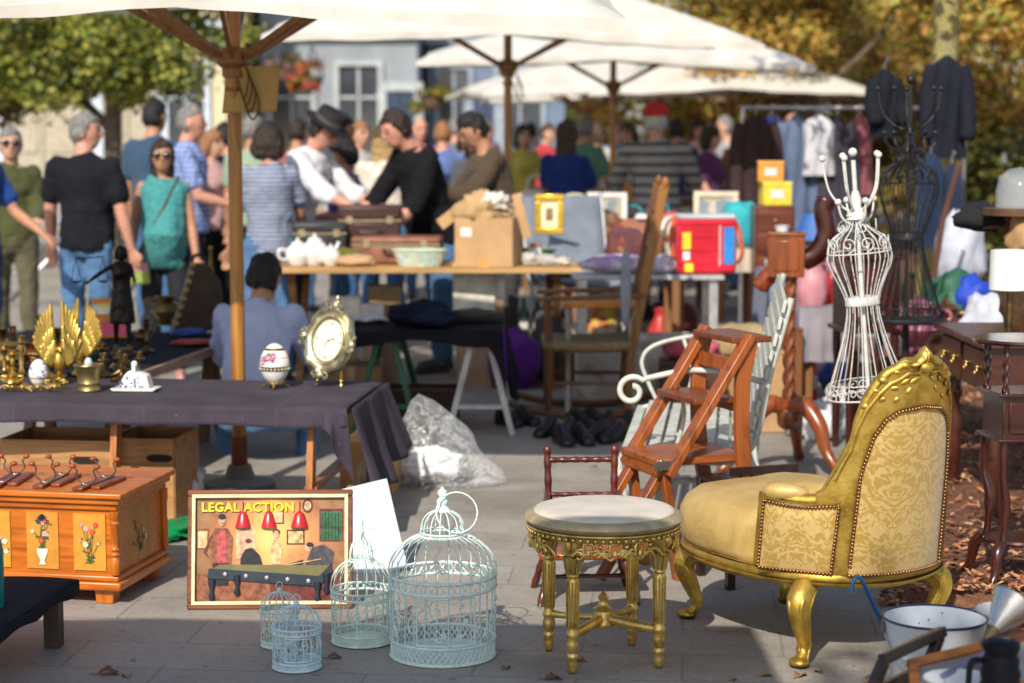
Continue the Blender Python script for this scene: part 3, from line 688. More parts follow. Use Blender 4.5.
house('house', 'blue grey house front with dark windows behind the second parasol', (-1.6, 38, 0), 2.6, 6.5, mt((.15, .20, .28), .9, var=.12, sc_=2),
      [(.5, 2.0, .55, 1.5), (1.75, 2.0, .8, 1.5), (.5, 4.7, .6, 1.3), (1.75, 4.7, .8, 1.3)], mt((.3, .35, .42), .8), [(1.1, .5, 2.2)], mt((.04, .06, .12), .5))
# hanging flower baskets on the house fronts
def flower_basket(px, py, Y, cols, label):
    p = D(px, py, Y); t = thing('flower_basket', label, 'flower basket', p)
    m = MB(); m.lathe([(.02, -.22), (.16, -.15), (.2, 0), (.17, 0)], seg=12); m.build('pot', mt((.12, .07, .04), .8), t)
    m = MB()
    for k in range(3): m.tube([(.2*cos(k*2.1), .2*sin(k*2.1), 0), (0, 0, .5)], .012, 4)
    m.build('chain', mt((.05, .05, .05), .5, .8), t)
    foliage([((random.uniform(-.3, .3), random.uniform(-.15, .15), random.uniform(-.2, .2)), .16) for _ in range(9)], 600, .1, px, 4).build('flowers', [leafmat(c) for c in cols], t, smooth=0)
flower_basket(312, 76, 33, [(.5, .03, .03), (.55, .05, .1), (.1, .16, .03), (.5, .2, .03)], 'hanging basket of red and orange flowers above the black hat')
flower_basket(285, 70, 33.5, [(.45, .05, .15), (.5, .25, .3), (.08, .13, .03), (.08, .13, .03)], 'hanging basket of pink flowers left of the red flowers')
flower_basket(432, 98, 34, [(.12, .14, .04), (.3, .15, .05), (.1, .16, .03), (.35, .3, .03)], 'hanging basket of green trailing plants above the bald man')
# ============================================================= gilded nursing chair

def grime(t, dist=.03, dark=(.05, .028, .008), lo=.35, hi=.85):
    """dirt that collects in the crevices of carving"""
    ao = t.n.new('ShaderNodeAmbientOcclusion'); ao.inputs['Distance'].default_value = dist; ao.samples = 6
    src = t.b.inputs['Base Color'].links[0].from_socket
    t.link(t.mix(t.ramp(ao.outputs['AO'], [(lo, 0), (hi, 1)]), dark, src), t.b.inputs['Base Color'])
GILT = NT('gilded_wood'); co = GILT.coord(); n = GILT.noise(co, 16, 5, .65); n2 = GILT.noise(co, 90, 2)
GILT.set(Base_Color=GILT.ramp(n, [(.28, (.36, .21, .035)), (.5, (.62, .40, .075)), (.75, (.74, .53, .14))]), Metallic=.82, Roughness=GILT.math('ADD', GILT.math('MULTIPLY', n, .3), .28))
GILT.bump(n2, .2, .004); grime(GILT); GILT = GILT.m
OLDGILT = NT('worn_gilding'); co = OLDGILT.coord(); n = OLDGILT.noise(co, 22, 5, .7); n2 = OLDGILT.noise(co, 70, 3)
OLDGILT.set(Base_Color=OLDGILT.ramp(n, [(.3, (.42, .25, .06)), (.5, (.78, .54, .15)), (.72, (.92, .72, .30))]), Metallic=.8, Roughness=OLDGILT.math('ADD', OLDGILT.math('MULTIPLY', n2, .3), .2))
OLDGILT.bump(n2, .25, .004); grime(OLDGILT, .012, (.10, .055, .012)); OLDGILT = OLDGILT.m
def damask():
    t = NT('gold_damask'); tc = t.n.new('ShaderNodeTexCoord'); s = t.n.new('ShaderNodeSeparateXYZ'); t.link(tc.outputs['Object'], s.inputs[0])
    u = t.math('MULTIPLY', t.math('ARCTAN2', s.outputs[1], t.math('MULTIPLY', t.math('ADD', s.outputs[0], -.0), -1.)), .36)
    mu = t.math('PINGPONG', t.math('ADD', u, .02), .075)
    zz = t.math('ADD', s.outputs[2], t.math('MULTIPLY', mu, .55))
    cb = t.n.new('ShaderNodeCombineXYZ'); t.link(mu, cb.inputs[0]); t.link(zz, cb.inputs[1])
    n = t.noise(cb.outputs[0], 25, 1.8, .5, 3.0); n2 = t.noise(cb.outputs[0], 70, 1, .5, 1.)
    f = t.ramp(t.math('ADD', t.math('MULTIPLY', n, .8), t.math('MULTIPLY', n2, .22)), [(.495, 0), (.52, 1)])
    weave = t.noise(t.coord('Object', (300, 300, 300)), 1, 2)
    t.set(Base_Color=t.mix(f, t.ramp(weave, [(.3, (.42, .26, .055)), (.7, (.50, .32, .08))]), t.ramp(weave, [(.3, (.52, .36, .125)), (.7, (.61, .43, .165))])),
          Roughness=t.math('ADD', t.math('MULTIPLY', f, .18), .34), Metallic=.25)
    t.b.inputs['Sheen Weight'].default_value = .3; t.bump(t.math('ADD', weave, f), .12, .003); return t.m
DAM = damask()
SATIN = NT('gold_satin'); co = SATIN.coord(); n = SATIN.noise(co, 9, 4, .6, .6); wv = SATIN.noise(SATIN.coord('Object', (260, 260, 260)), 1, 2)
SATIN.set(Base_Color=SATIN.ramp(n, [(.3, (.48, .31, .09)), (.7, (.66, .46, .18))]), Roughness=.4, Metallic=.2); SATIN.bump(SATIN.math('ADD', n, SATIN.math('MULTIPLY', wv, .3)), .35, .012); SATIN = SATIN.m
NAIL = mt((.33, .17, .07), .3, .9, .2)
CH = thing('armchair', 'gilded low armchair with gold damask tub back and carved cabriole legs', 'chair', (.94, 6.25, 0), 122)
def sup(th, a, a2, b, ex):
    c, s_ = cos(th), sin(th); e = 2/ex
    return V(((a if c > 0 else a2)*math.copysign(abs(c)**e, c), b*math.copysign(abs(s_)**e, s_), 0))
m = MB(); rings = []; sec = [(-.04, 0), (-.004, 0), (.010, .008), (.012, .016), (.003, .022), (.007, .034), (.001, .045), (-.04, .045)]
N = 96; pts = [sup(2*pi*k/N, .40, .42, .325, 2.9) for k in range(N)]
for k in range(N):
    nrm = (pts[(k+1) % N]-pts[k-1]).cross(V((0, 0, 1))).normalized(); th = 2*pi*k/N
    dz = .014*abs(sin(th*2))-.012*max(0, cos(th))**6
    rings.append([pts[k]+nrm*o_+V((0, 0, .232+z+dz*(1 if z < .02 else .4))) for o_, z in sec])
rings.append(rings[0]); m.loft(rings, cap=False); m.build('seat_rail', GILT, CH, smooth=50)
# cushion
m = MB(); rings = []
prof = [(.99, .272), (1.03, .305), (1.05, .352), (1.035, .39), (.99, .422), (.90, .446), (.74, .463), (.5, .474), (.25, .479), (.02, .48)]
for sc0, z in prof:
    r = []
    for k in range(72):
        th = 2*pi*k/72; p = sup(th, .397, .38, .32, 2.9); fr = min(1, max(0, (p.x+.18)/.12))
        q = sc0 if fr >= 1 else min(sc0, .90+.10*fr)*(1-0) if sc0 > .9 else sc0
        p *= q*(1-.04*(1-fr)); p.z = z+.007*NZ.noise(V((p.x*9, p.y*9, z*3)))+.003*NZ.noise(V((p.x*26, p.y*26, z*8)))-.03*(1-fr)*max(0, .9-sc0); r.append(p)
    rings.append(r)
m.loft(rings); m.build('seat_cushion', SATIN, CH, smooth=90)
# tub back
def tub(ph, z, off=0.):
    f = (z-.29)/.65; x0 = -.075*f; b = .205-.022*min(1, max(0, f)); A = abs(ph); sg = 1 if ph >= 0 else -1
    if A <= 90:
        q = R(72*(A/90)**5); x, y = x0-.445+.07*(A/90)**2.2, b*A/90
    else:
        t_ = (A-90)/38; q = R(72); x, y = x0-.375+.205*t_, b+(.335-b)*t_**.8
    return V((x-off*cos(q), sg*(y+off*sin(q)), z))
TOP = [(0, .935), (12, .922), (28, .922), (40, .905), (54, .892), (66, .862), (78, .815), (86, .755), (91, .67), (95, .59), (99, .53), (102, .515)]
TP = [(0, .79), (38, .78), (56, .755), (68, .705), (75, .62), (80, .52)]
def shell(m, p0, p1, zf0, zf1, o1, o2, nu, nv, bulge=0.):
    g1, g2 = [], []
    for j in range(nv+1):
        for (g, o_) in ((g1, o1), (g2, o2)):
            row = []
            for i in range(nu+1):
                ph = p0+(p1-p0)*i/nu; z = zf0(ph)+(zf1(ph)-zf0(ph))*j/nv
                bb = bulge*(1-abs(2*i/nu-1)**4)*(1-abs(2*j/nv-1)**4) if g is g1 else 0
                row.append(tub(ph, z, o_+bb))
            g.append(row)
    rings = [a+list(reversed(b)) for a, b in zip(g1, g2)]
    m.loft(rings)
m = MB(); shell(m, -102, 102, lambda p: .272, lambda p: lerpl(TOP, abs(p)), .004, -.036, 84, 14)
# rounded moulding along the top edge
edge = [tub(p, lerpl(TOP, abs(p)), -.016) for p in [x*1.5 for x in range(-68, 69)]]
m.tube(edge, .018, 8)
edge2 = [tub(p, lerpl(TOP, abs(p))-.028, .004) for p in [x*1.5 for x in range(-63, 64)]]
m.tube(edge2, .006, 6)
# carved crest shell and leaf relief
for i in range(-3, 4):
    a = R(90+i*24); c = tub(0, .915, -.006)
    m.ball(c+V((-.004, cos(a)*.03, sin(a)*.026)), (.021, .011, .03), 10, 8, M.Rotation(-(a-pi/2), 3, 'X'))
m.ball(tub(0, .91, .0), (.026, .03, .02))
for s in (-1, 1):
    for (p, dz, r_, an) in ((18, .05, .022, 60), (34, .045, .02, 60), (50, .045, .018, 80), (64, .05, .016, 65), (26, .08, .014, 40), (44, .085, .012, 50)):
        c = tub(s*p, lerpl(TOP, p)-dz, .004); m.ball(c, (.005, .008, r_), 8, 6, M.Rotation(R(s*-p), 3, 'Z') @ M.Rotation(R(s*an), 3, 'X'))
    for (p, r_) in ((30, .017), (60, .017), (80, .015), (44, .012), (70, .012)):
        m.ball(tub(s*p, lerpl(TOP, p)-.004, -.012), (.02, r_*1.3, r_), 8, 6)
m.build('back_frame', GILT, CH, smooth=50)
m = MB(); shell(m, -77, 77, lambda p: .285, lambda p: lerpl(TP, abs(p)), .006, -.01, 64, 14, .012)
m.build('back_panel', DAM, CH, smooth=60)
m = MB(); shell(m, -76, 76, lambda p: .40, lambda p: lerpl(TP, abs(p)), -.034, -.06, 50, 10, -.0)
m.build('inner_back', SATIN, CH, smooth=60)
nm_ = MB()
def nails(path, step=.0112, r=.0056):
    L = 0; P = [V(p) for p in path]; nxt = 0
    for a, b in zip(P, P[1:]):
        d = (b-a).length
        while nxt <= L+d and d > 0:
            nm_.ball(a+(b-a)*((nxt-L)/d), r, 7, 5); nxt += step
        L += d
bp = [tub(-77, .285+(lerpl(TP, 77)-.285)*i/8, .013) for i in range(9)]+[tub(p, lerpl(TP, abs(p)), .013) for p in range(-76, 77)]+[tub(77, lerpl(TP, 77)-(lerpl(TP, 77)-.305)*i/8, .013) for i in range(9)]
nails(bp); nails([tub(p, .284, .012) for p in range(-77, 78)])
for s in (-1, 1):
    m = MB(); top = lambda p: .510-.014*sin(R((abs(p)-90)*180/38)); shell(m, s*101.5, s*128, lambda p: .272, top, .004, -.04, 10, 8)
    ct = [tub(s*p, .513, -.018) for p in range(94, 129, 2)]; ct = [c+V((0, 0, -.012*sin(R((i)*180/17)))) for i, c in enumerate(ct)]
    m.tube(ct, .02, 8); m.bar(tub(s*129, .285, -.018), tub(s*129, .513, -.018), .045, .016, (0, 1, 0))
    m.build('arm', GILT, CH, smooth=50)
    m = MB(); shell(m, s*91, s*127, lambda p: .288, lambda p: .497-.012*sin(R((abs(p)-90)*180/38)), .006, -.01, 12, 8, .010); m.build('arm_panel', DAM, CH, smooth=60)
    m = MB(); m.loft([[tub(s*(127-q), .522, -.02)+V((0, cos(a)*.035*k, sin(a)*.028*k)) for a in [2*pi*i/14 for i in range(14)]] for q, k in ((-1, .55), (0, .9), (4, 1.02), (9, 1), (14, .8), (18, .35))]); m.build('arm_pad', SATIN, CH, smooth=80)
    pp = [tub(s*p, .288, .013) for p in range(91, 128)]+[tub(s*127, .288+.209*i/9, .013) for i in range(10)]+[tub(s*p, .497-.012*sin(R((p-90)*180/38)), .013) for p in range(127, 90, -1)]+[tub(s*91, .497-.209*i/9, .013) for i in range(10)]
    nails(pp)
nails([sup(R(a), .397, .42, .322, 2.9)*1.012+V((0, 0, .283)) for a in range(-112, 113)], .0125, .0036)
nm_.build('nailhead_trim', NAIL, CH, smooth=90)
for x, y, d in ((.325, .19, (.75, .66, 0)), (.325, -.19, (.75, -.66, 0)), (-.30, .262, (-.45, .89, 0)), (-.30, -.24, (-.6, -.8, 0))):
    d = V(d); b = V((x, y, 0))
    P = bez([b+V((0, 0, .245))-d*.015, b+d*.030+V((0, 0, .212)), b+d*.040+V((0, 0, .17)), b+d*.012+V((0, 0, .10)), b-d*.004+V((0, 0, .055)), b+d*.020+V((0, 0, .018)), b+d*.034+V((0, 0, .0))], 5)
    rr = [lerpl([(0, .040), (.2, .040), (.35, .033), (.55, .022), (.72, .017), (.88, .021), (1, .02)], i/(len(P)-1)) for i in range(len(P))]
    m = MB(); m.tube(P, rr, 12)
    q = V((-d.y, d.x, 0))
    for e in (-1, 1):   # carved ridges running down the knee
        m.tube([p+d*rr[i]*.72+q*e*rr[i]*.5 for i, p in enumerate(P[1:-2], 1)], [.009*(1-.6*i/len(P)) for i in range(len(P)-3)], 6)
        m.tube([p+q*e*rr[i]*.95-d*rr[i]*.1 for i, p in enumerate(P[2:-3], 2)], .005, 6)
    for z, a, r_ in ((.222, .050, .022), (.195, .060, .016), (.172, .060, .012)): m.ball(b+d*a+V((0, 0, z)), (r_*.6, r_, r_), 10, 8, rotZ(math.degrees(atan2(d.y, d.x))))
    m.ball(b+d*.034+V((0, 0, .016)), (.034, .03, .017))
    m.build('leg', GILT, CH, smooth=70)
# ============================================================= gilded stool
c = G(603, 659); ST = thing('stool', 'round gilded stool with cream padded top and pierced carved apron', 'stool', (c.x, c.y, 0), 14)
m = MB(); m.lathe([(.0, .452), (.195, .452), (.208, .455), (.212, .461), (.208, .467), (.19, .472), (.12, .476), (.0, .477)], seg=48)
LINEN = cloth((.60, .54, .45), None, 60, .9, .2)
m.build('padded_top', LINEN, ST, smooth=60)
GREYGOLD = mt((.48, .385, .22), .42, .35, .2, 20)
m = MB(); m.lathe([(.19, .425), (.225, .425), (.236, .432), (.242, .441), (.236, .452), (.222, .459), (.207, .462), (.20, .455), (.19, .45)], seg=56, cap=False); m.build('top_rim', GREYGOLD, ST, smooth=50)
m = MB(); m.lathe([(.222, .400), (.228, .403), (.228, .426), (.215, .426), (.215, .400)], seg=48, cap=False)
for k in range(64):   # gadroon edging
    a = 2*pi*k/64; m.ball((.2285*cos(a), .2285*sin(a), .409), (.007, .007, .007), 6, 5)
m.torus((0, 0, .421), .229, .004, 48, 6)
for q in range(4):
    for i in range(3):   # openwork scrolls between the legs
        a0 = 45+q*90+17+i*20.
        def cp(da, z, rr=.222): return V((rr*cos(R(a0+da)), rr*sin(R(a0+da)), z))
        for sgn in (1, -1):
            pth = [cp(sgn*(k/20*13-2+2.2*sin(k/20*7)), .398-.042*(k/20)+.012*sin(k/20*9)) for k in range(21)]
            m.tube(pth, .0055, 6)
            m.tube([cp(sgn*(6+3.6*cos(t*.52)*(1-t/16)), .372+.014*sin(t*.52)*(1-t/16)) for t in range(14)], .0045, 6)
        m.ball(cp(0, .368), (.008, .008, .016), 8, 6); m.ball(cp(9, .392), .007, 7, 5)
    m.tube([cp_ for cp_ in [V((.222*cos(R(45+q*90+t)), .222*sin(R(45+q*90+t)), .350+.03*abs(sin(R((t-10)*180/23.5)))+.0)) for t in range(8, 84, 2)]], .005, 6)
m.build('carved_apron', OLDGILT, ST, smooth=70)
LP = [(.0, .0), (.012, .0), (.016, .012), (.019, .03), (.016, .042), (.020, .047), (.020, .056), (.015, .062), (.021, .075), (.023, .092), (.018, .104), (.022, .112), (.022, .124), (.017, .130), (.0185, .14), (.021, .28), (.017, .288), (.021, .294), (.018, .300), (.028, .335), (.031, .352), (.025, .356), (.030, .362), (.030, .425), (0, .425)]
for q in range(4):
    a = R(45+q*90); x, y = .19*cos(a), .19*sin(a)
    m = MB(); m.lathe([(r_*.88, z_) for r_, z_ in LP], (x, y, 0), 16)
    for k in range(10):   # flutes and leaf collar
        t = 2*pi*k/10; m.tube([(x+.0165*cos(t), y+.0165*sin(t), .14), (x+.0185*cos(t), y+.0185*sin(t), .278)], .0034, 5)
        m.tube([(x+.017*cos(t), y+.017*sin(t), .302), (x+.0275*cos(t), y+.0275*sin(t), .350)], .0052, 5)
    m.box((x, y, .39), (.05, .05, .062), (0, 0, a)); m.ball((x*1.13, y*1.13, .39), (.012, .012, .024))
    m.build('leg', OLDGILT, ST, smooth=50)
m = MB()
for q in range(2):
    a = R(45+q*90); d = V((cos(a), sin(a), 0)); P = [d*.185*t+V((0, 0, .118+.012*(1-abs(t))**2)) for t in [k/8-1 for k in range(17)]]
    m.tube(P, [.013+.004*sin(i*pi/8) for i in range(17)], 10)
m.lathe([(.0, .10), (.035, .104), (.038, .118), (.03, .128), (.024, .15), (.03, .158), (.018, .166), (.012, .18), (.017, .192), (.009, .205), (.0, .212)], seg=16)
m.build('stretcher', OLDGILT, ST, smooth=50)
# ============================================================= bird cages
def cage(label, c, r, zs, zc, rc, zt, col, nb=24, rz=0, deco=True, name='bird_cage', wr=.0013):
    t = thing(name, label, 'bird cage', c, rz, 'pale blue wire bird cages'); P = mt(col, .5, .0, .12, 40, 0); zb = r*.36
    m = MB(); m.lathe([(0, .004), (r, .004), (r, .010), (0, .010)], seg=40); m.build('floor', P, t)
    m = MB()
    for z in (.006, zb): m.torus((0, 0, z), r, wr*2.3, 48, 6)
    m.lathe([(r-.001, .012), (r-.001, .006)], seg=40, cap=False)
    K = 56
    for k in range(K):
        a, b = 2*pi*k/K, 2*pi*(k+2)/K
        for (z0, z1) in ((.008, zb), (zb, .008)): m.tube([(r*cos(a), r*sin(a), z0), (r*cos(b), r*sin(b), z1)], wr*.9, 4, cap=False)
    m.build('base_band', P, t)
    m = MB()
    for k in range(nb):
        a = 2*pi*k/nb; e = V((cos(a), sin(a), 0)); m.tube([e*r+V((0, 0, zb)), e*r+V((0, 0, zs))], wr, 5)
        if zc: pr = [(r*1.03, zs+.0), (r*1.02, zs+(zc-zs)*.25), (r*.90, zs+(zc-zs)*.58), (r*.68, zs+(zc-zs)*.85), (rc*1.06, zc)]
        else: pr = [(r*1.02, zs), (r*.98, zs+(zt-zs)*.35), (r*.78, zs+(zt-zs)*.68), (r*.42, zs+(zt-zs)*.93), (.004, zt)]
        m.tube(bez([e*q+V((0, 0, z)) for q, z in pr], 4), wr, 5)
    m.build('wire_bars', P, t, smooth=80)
    m = MB()
    bh = r*.22
    for z in (zs, zs-bh): m.torus((0, 0, z), r*1.02, wr*2.4, 48, 6)
    for k in range(30):
        a = 2*pi*(k+.5)/30; m.torus((r*1.01*cos(a), r*1.01*sin(a), zs-bh/2), bh*.42, wr*1.1, 10, 4, M.Rotation(a, 3, 'Z') @ M.Rotation(pi/2, 3, 'Y'))
        a += pi/30; m.ball((r*1.015*cos(a), r*1.015*sin(a), zs-bh/2), wr*2.6, 6, 4)
    m.build('shoulder_band', P, t)
    m = MB(); top = zt
    if zc:
        ch = zt-zc; m.torus((0, 0, zc), rc*1.08, wr*2.2, 28, 6); m.torus((0, 0, zc+ch*.06), rc*1.02, wr*1.4, 28, 6)
        for k in range(14):
            a = 2*pi*k/14; e = V((cos(a), sin(a), 0))
            m.tube(bez([e*rc*q+V((0, 0, zc+ch*z)) for q, z in ((1, .0), (.98, .2), (.8, .38), (.45, .48), (.2, .5))], 3), wr, 4)
        f = ch*.5
        m.lathe([(0, zc+f*.96), (rc*.42, zc+f*.98), (rc*.3, zc+f*1.1), (rc*.2, zc+f*1.2), (rc*.27, zc+f*1.32), (rc*.27, zc+f*1.42), (rc*.14, zc+f*1.55), (rc*.24, zc+f*1.68), (rc*.22, zc+f*1.8), (rc*.08, zc+f*1.9), (0, zc+f*2)], seg=14)
        m.torus((rc*.6, -rc*.6, zc+f*1.0), rc*.95, wr*1.3, 20, 5, M.Rotation(R(70), 3, 'X'))
    else:
        m.ball((0, 0, zt+.006), .008); m.torus((0, 0, zt+.02), .012, wr, 14, 4, M.Rotation(pi/2, 3, 'X'))
    m.build('finial', P, t, smooth=60)
    m = MB()   # wire door with vine scrolls, leaves and a little bird
    rn = random.Random(int(r*1e4))
    def wp(a, z, o=1.012): return V((r*o*cos(a), r*o*sin(a), z))
    a0, a1, z0, z1 = R(-125), R(-60), zb+.01, zs-bh-.008
    m.tube([wp(a0, z0), wp(a0, z1)], wr*1.6, 5); m.tube([wp(a1, z0), wp(a1, z1)], wr*1.6, 5)
    for z in (z0, z1): m.tube([wp(a0+(a1-a0)*k/8, z) for k in range(9)], wr*1.6, 5)
    m.build('door', P, t)
    if deco:
        m = MB(); H = z1-z0
        for i in range(9):
            ac = R(-190+i*25); zc_ = z0+H*rn.uniform(.25, .75); s = rn.choice((-1, 1))
            m.tube([wp(ac+s*R(8+rn.uniform(5, 9)*cos(t_*.33)*(1-t_/34))*1.4, zc_+H*.28*sin(t_*.33)*(1-t_/34)) for t_ in range(28)], wr*1.1, 4)
            for j in range(2):
                q = wp(ac+R(rn.uniform(-12, 12)), z0+H*rn.uniform(.1, .9), 1.02)
                for k in range(5): m.ball(q+V((0, 0, 0))+V((-sin(ac)*cos(k*1.257), cos(ac)*cos(k*1.257), sin(k*1.257)))*r*.035, r*.028, 6, 4)
        m.build('vine_ornament', P, t, smooth=80)
    return t
BLU = (.66, .80, .75)
c = G(443, 655); cage('largest pale blue wire bird cage, with domed cupola and floral vine sides', c, .160, .255, .375, .066, .525, BLU, 28, 8, wr=.0019)
c = G(362, 642); cage('middle sized pale green blue cage with long finial beside the framed picture', c, .094, .17, .262, .036, .40, (.62, .78, .69), 20, 30, wr=.0015)
c = G(297, 668); ca = cage('small round topped light blue cage standing in front of its twin', c, .071, .128, None, 0, .192, (.62, .78, .82), 18, 12, wr=.0015)
m = MB(); m.ball((0, 0, .05), (.022, .010, .012)); m.ball((.02, 0, .064), .009); m.loft([[V((-.018, 0, .052)), V((-.018, .004, .056))], [V((-.045, 0, .07)), V((-.045, .006, .072))]], cap=False, closed=False); m.tube([(0, 0, .04), (0, 0, .01)], .002, 5); m.tube([(.028, 0, .064), (.036, 0, .062)], .002, 5)
for s in (-1, 1): m.ball((-.004, s*.012, .06), (.016, .003, .010))
m.build('bird_ornament', mt((.42, .52, .56), .5), ca)
c = G(280, 646); cage('smallest pale green cage half hidden by the small light blue cage', c, .058, .118, None, 0, .172, (.60, .76, .68), 16, 40, wr=.0015)
# ============================================================= framed picture of a pool room
PW, PH = .555, .40
fb = G(270, 609); PT = thing('framed_picture', 'framed relief picture of a pool room with three red lamps and yellow title', 'framed picture', (fb.x, fb.y, 0), 1.5)
TI = M.Rotation(R(-11), 4, 'X')
def pb(m): m.X = TI; return m
m = pb(MB()); e = .022
for (x, z, a, b) in ((0, e/2, PW, e), (0, PH-e/2, PW, e)): m.box((x, 0, z), (a, .022, b))
for s in (-1, 1): m.box((s*(PW/2-e/2), 0, PH/2), (e, .022, PH-2*e))
m.build('frame', wood('#7d4620', '#47230d', .3, 0), PT, bevel=.004)
m = pb(MB()); i_ = .008
for (x, z, a, b) in ((0, e-.001, PW-2*e+.014, .012), (0, PH-e+.001, PW-2*e+.014, .012)): m.box((x, -.013, z), (a, .006, b))
for s in (-1, 1): m.box((s*(PW/2-e+.001), -.0133, PH/2), (.012, .006, PH-2*e-.01))
m.build('inner_border', mt((.74, .60, .36), .4, .3), PT, bevel=.001)
t = NT('pool_room_print'); co = t.coord(); sx = t.new('ShaderNodeSeparateXYZ'); t.link(co, sx.inputs[0]); n = t.noise(co, 26, 5, .7)
gx = t.math('ABSOLUTE', t.math('ADD', sx.outputs[0], .0)); rad = t.math('ADD', t.math('MULTIPLY', gx, 2.2), t.math('MULTIPLY', t.math('ABSOLUTE', t.math('ADD', sx.outputs[2], -.24)), 1.8))
t.set(Base_Color=t.mix(.25, t.ramp(rad, [(.05, (.90, .58, .18)), (.26, (.66, .24, .07)), (.5, (.24, .065, .035)), (.8, (.07, .03, .02))]), t.ramp(n, [(.3, (.5, .2, .05)), (.7, (.85, .6, .25))])), Roughness=.35)
m = pb(MB()); m.box((0, .004, PH/2), (PW-2*e+.004, .006, PH-2*e+.004)); m.build('print', t.m, PT)
art = [mt(c_, .3, 0, .42, 55) for c_ in ((.13, .03, .025), (.62, .36, .22), (.52, .08, .09), (.025, .022, .028), (.66, .45, .22), (.02, .12, .04), (.26, .09, .045), (.62, .36, .24), (.07, .06, .07), (.04, .17, .07))]
m = pb(MB())
def fl(mi, pts, y=-.0005):
    m.mat(mi); n_ = len(pts); m.put([(x, y-.0006, z) for x, z in pts], [tuple(range(n_))])
def rect(mi, x0, z0, x1, z1, y=0.): fl(mi, [(x0, z0), (x1, z0), (x1, z1), (x0, z1)], y)
def disc(mi, x, z, rx, rz_, y=0.): fl(mi, [(x+rx*cos(k*.449), z+rz_*sin(k*.449)) for k in range(14)], y)
rect(6, -.248, .03, -.0, .12); rect(0, .0, .03, .248, .12); rect(6, -.248, .20, -.205, .27); rect(4, -.243, .205, -.212, .262, -.001)
rect(0, .165, .225, .245, .335); rect(9, .17, .275, .24, .325, -.001); rect(9, .17, .23, .24, .268, -.001)
for k in range(12): rect(5 if k % 2 else 3, .172+k*.0056, .232, .175+k*.0056, .322, -.002)
disc(0, .125, .345, .018, .024); disc(4, .125, .345, .012, .017, -.001); rect(0, .055, .215, .115, .265); rect(4, .06, .22, .11, .26, -.001); rect(0, .0, .285, .045, .335); rect(4, .004, .289, .041, .331, -.001)
rect(4, -.115, .17, -.05, .275); rect(7, -.108, .175, -.057, .268, -.001)
# plain figures round the table: a standing man, a seated man, a bending player
fl(6, [(-.195, .11), (-.135, .11), (-.125, .24), (-.145, .272), (-.185, .272), (-.205, .235), (-.2, .17)], -.002); fl(2, [(-.178, .15), (-.15, .15), (-.148, .262), (-.18, .262)], -.003); disc(1, -.163, .296, .012, .018, -.003); disc(3, -.163, .31, .013, .010, -.004)
fl(0, [(-.205, .235), (-.19, .26), (-.215, .19), (-.2, .165), (-.225, .19)], -.003); rect(3, -.192, .08, -.14, .155, -.004)
fl(3, [(-.1, .13), (-.02, .13), (-.035, .18), (-.06, .205), (-.085, .2), (-.1, .17)], -.002); disc(1, -.073, .218, .010, .014, -.003); disc(0, -.073, .228, .011, .008, -.004)
fl(8, [(.11, .13), (.2, .1), (.215, .19), (.18, .215), (.14, .205)], -.002); disc(1, .128, .205, .012, .014, -.003); disc(3, .133, .215, .012, .008, -.004); fl(3, [(.11, .15), (.05, .14), (.05, .146), (.11, .165)], -.003)
fl(4, [(-.0, .135), (.17, .165), (.17, .168), (.0, .138)], -.004)
fl(4, [(.005, .15), (.035, .15), (.04, .20), (.028, .235), (.012, .235), (.0, .2)], -.002); disc(7, .02, .25, .010, .013, -.003); disc(0, .02, .258, .013, .010, -.0025)
m.build('painted_scene', art, PT, smooth=0)
for x, s in ((-.092, 1.), (-.005, 1.0), (.098, 1.12)):
    m = pb(MB()); m.lathe([(.026*s, -.028), (.025*s, -.022), (.014*s, .018), (.006, .026), (0, .03)], (x, -.006, .30), 16, 1, .5, cap=False); m.tube([(x, -.004, .325), (x, -.004, .36)], .002, 5)
    m.build('lamp_relief', mt((.50, .02, .03), .25), PT, smooth=60)
m = pb(MB()); m.mat(0)
m.prism([(-.20, .132), (.17, .105), (.205, .145), (-.17, .150)], .012); m.mat(1)
m.prism([(-.21, .105), (.165, .075), (.21, .125), (.205, .15), (.165, .11), (-.205, .137)], .020)
for x, z in ((-.195, .03), (-.11, .045), (.16, .02), (.19, .05)): m.mat(1).lathe([(.006, 0), (.011, .01), (.006, .03), (.012, .055), (.012, .07)], (x, -.008, z), 10)
m.mat(2)
for k in range(5): m.ball((-.15+k*.07, -.014, .117-k*.006), (.008, .004, .008))
m.build('table_relief', [mt((.17, .15, .05), .6), mt((.03, .042, .06), .35, .3), mt((.5, .5, .52), .3, .6)], PT)
fc = bpy.data.curves.new('title', 'FONT'); fc.body = 'LEGAL ACTION'; fc.size = .042; fc.extrude = .002; fc.space_character = 1.08; fc.align_x = 'LEFT'; fc.offset = .0012
fo = bpy.data.objects.new('t', fc); COL.objects.link(fo); bpy.context.view_layer.update()
me = bpy.data.meshes.new_from_object(fo.evaluated_get(bpy.context.evaluated_depsgraph_get())); bpy.data.objects.remove(fo)
me.transform(M.Translation((-.232, -.0055, .328)) @ M.Rotation(pi/2, 4, 'X')); me.transform(TI)
addmesh('title_lettering', me, mt((.85, .62, .02), .5), PT)
m = MB(); m.bar((0, .07, .33), (0, .15, .003), .03, .006); m.build('strut', mt((.2, .15, .1), .8), PT)
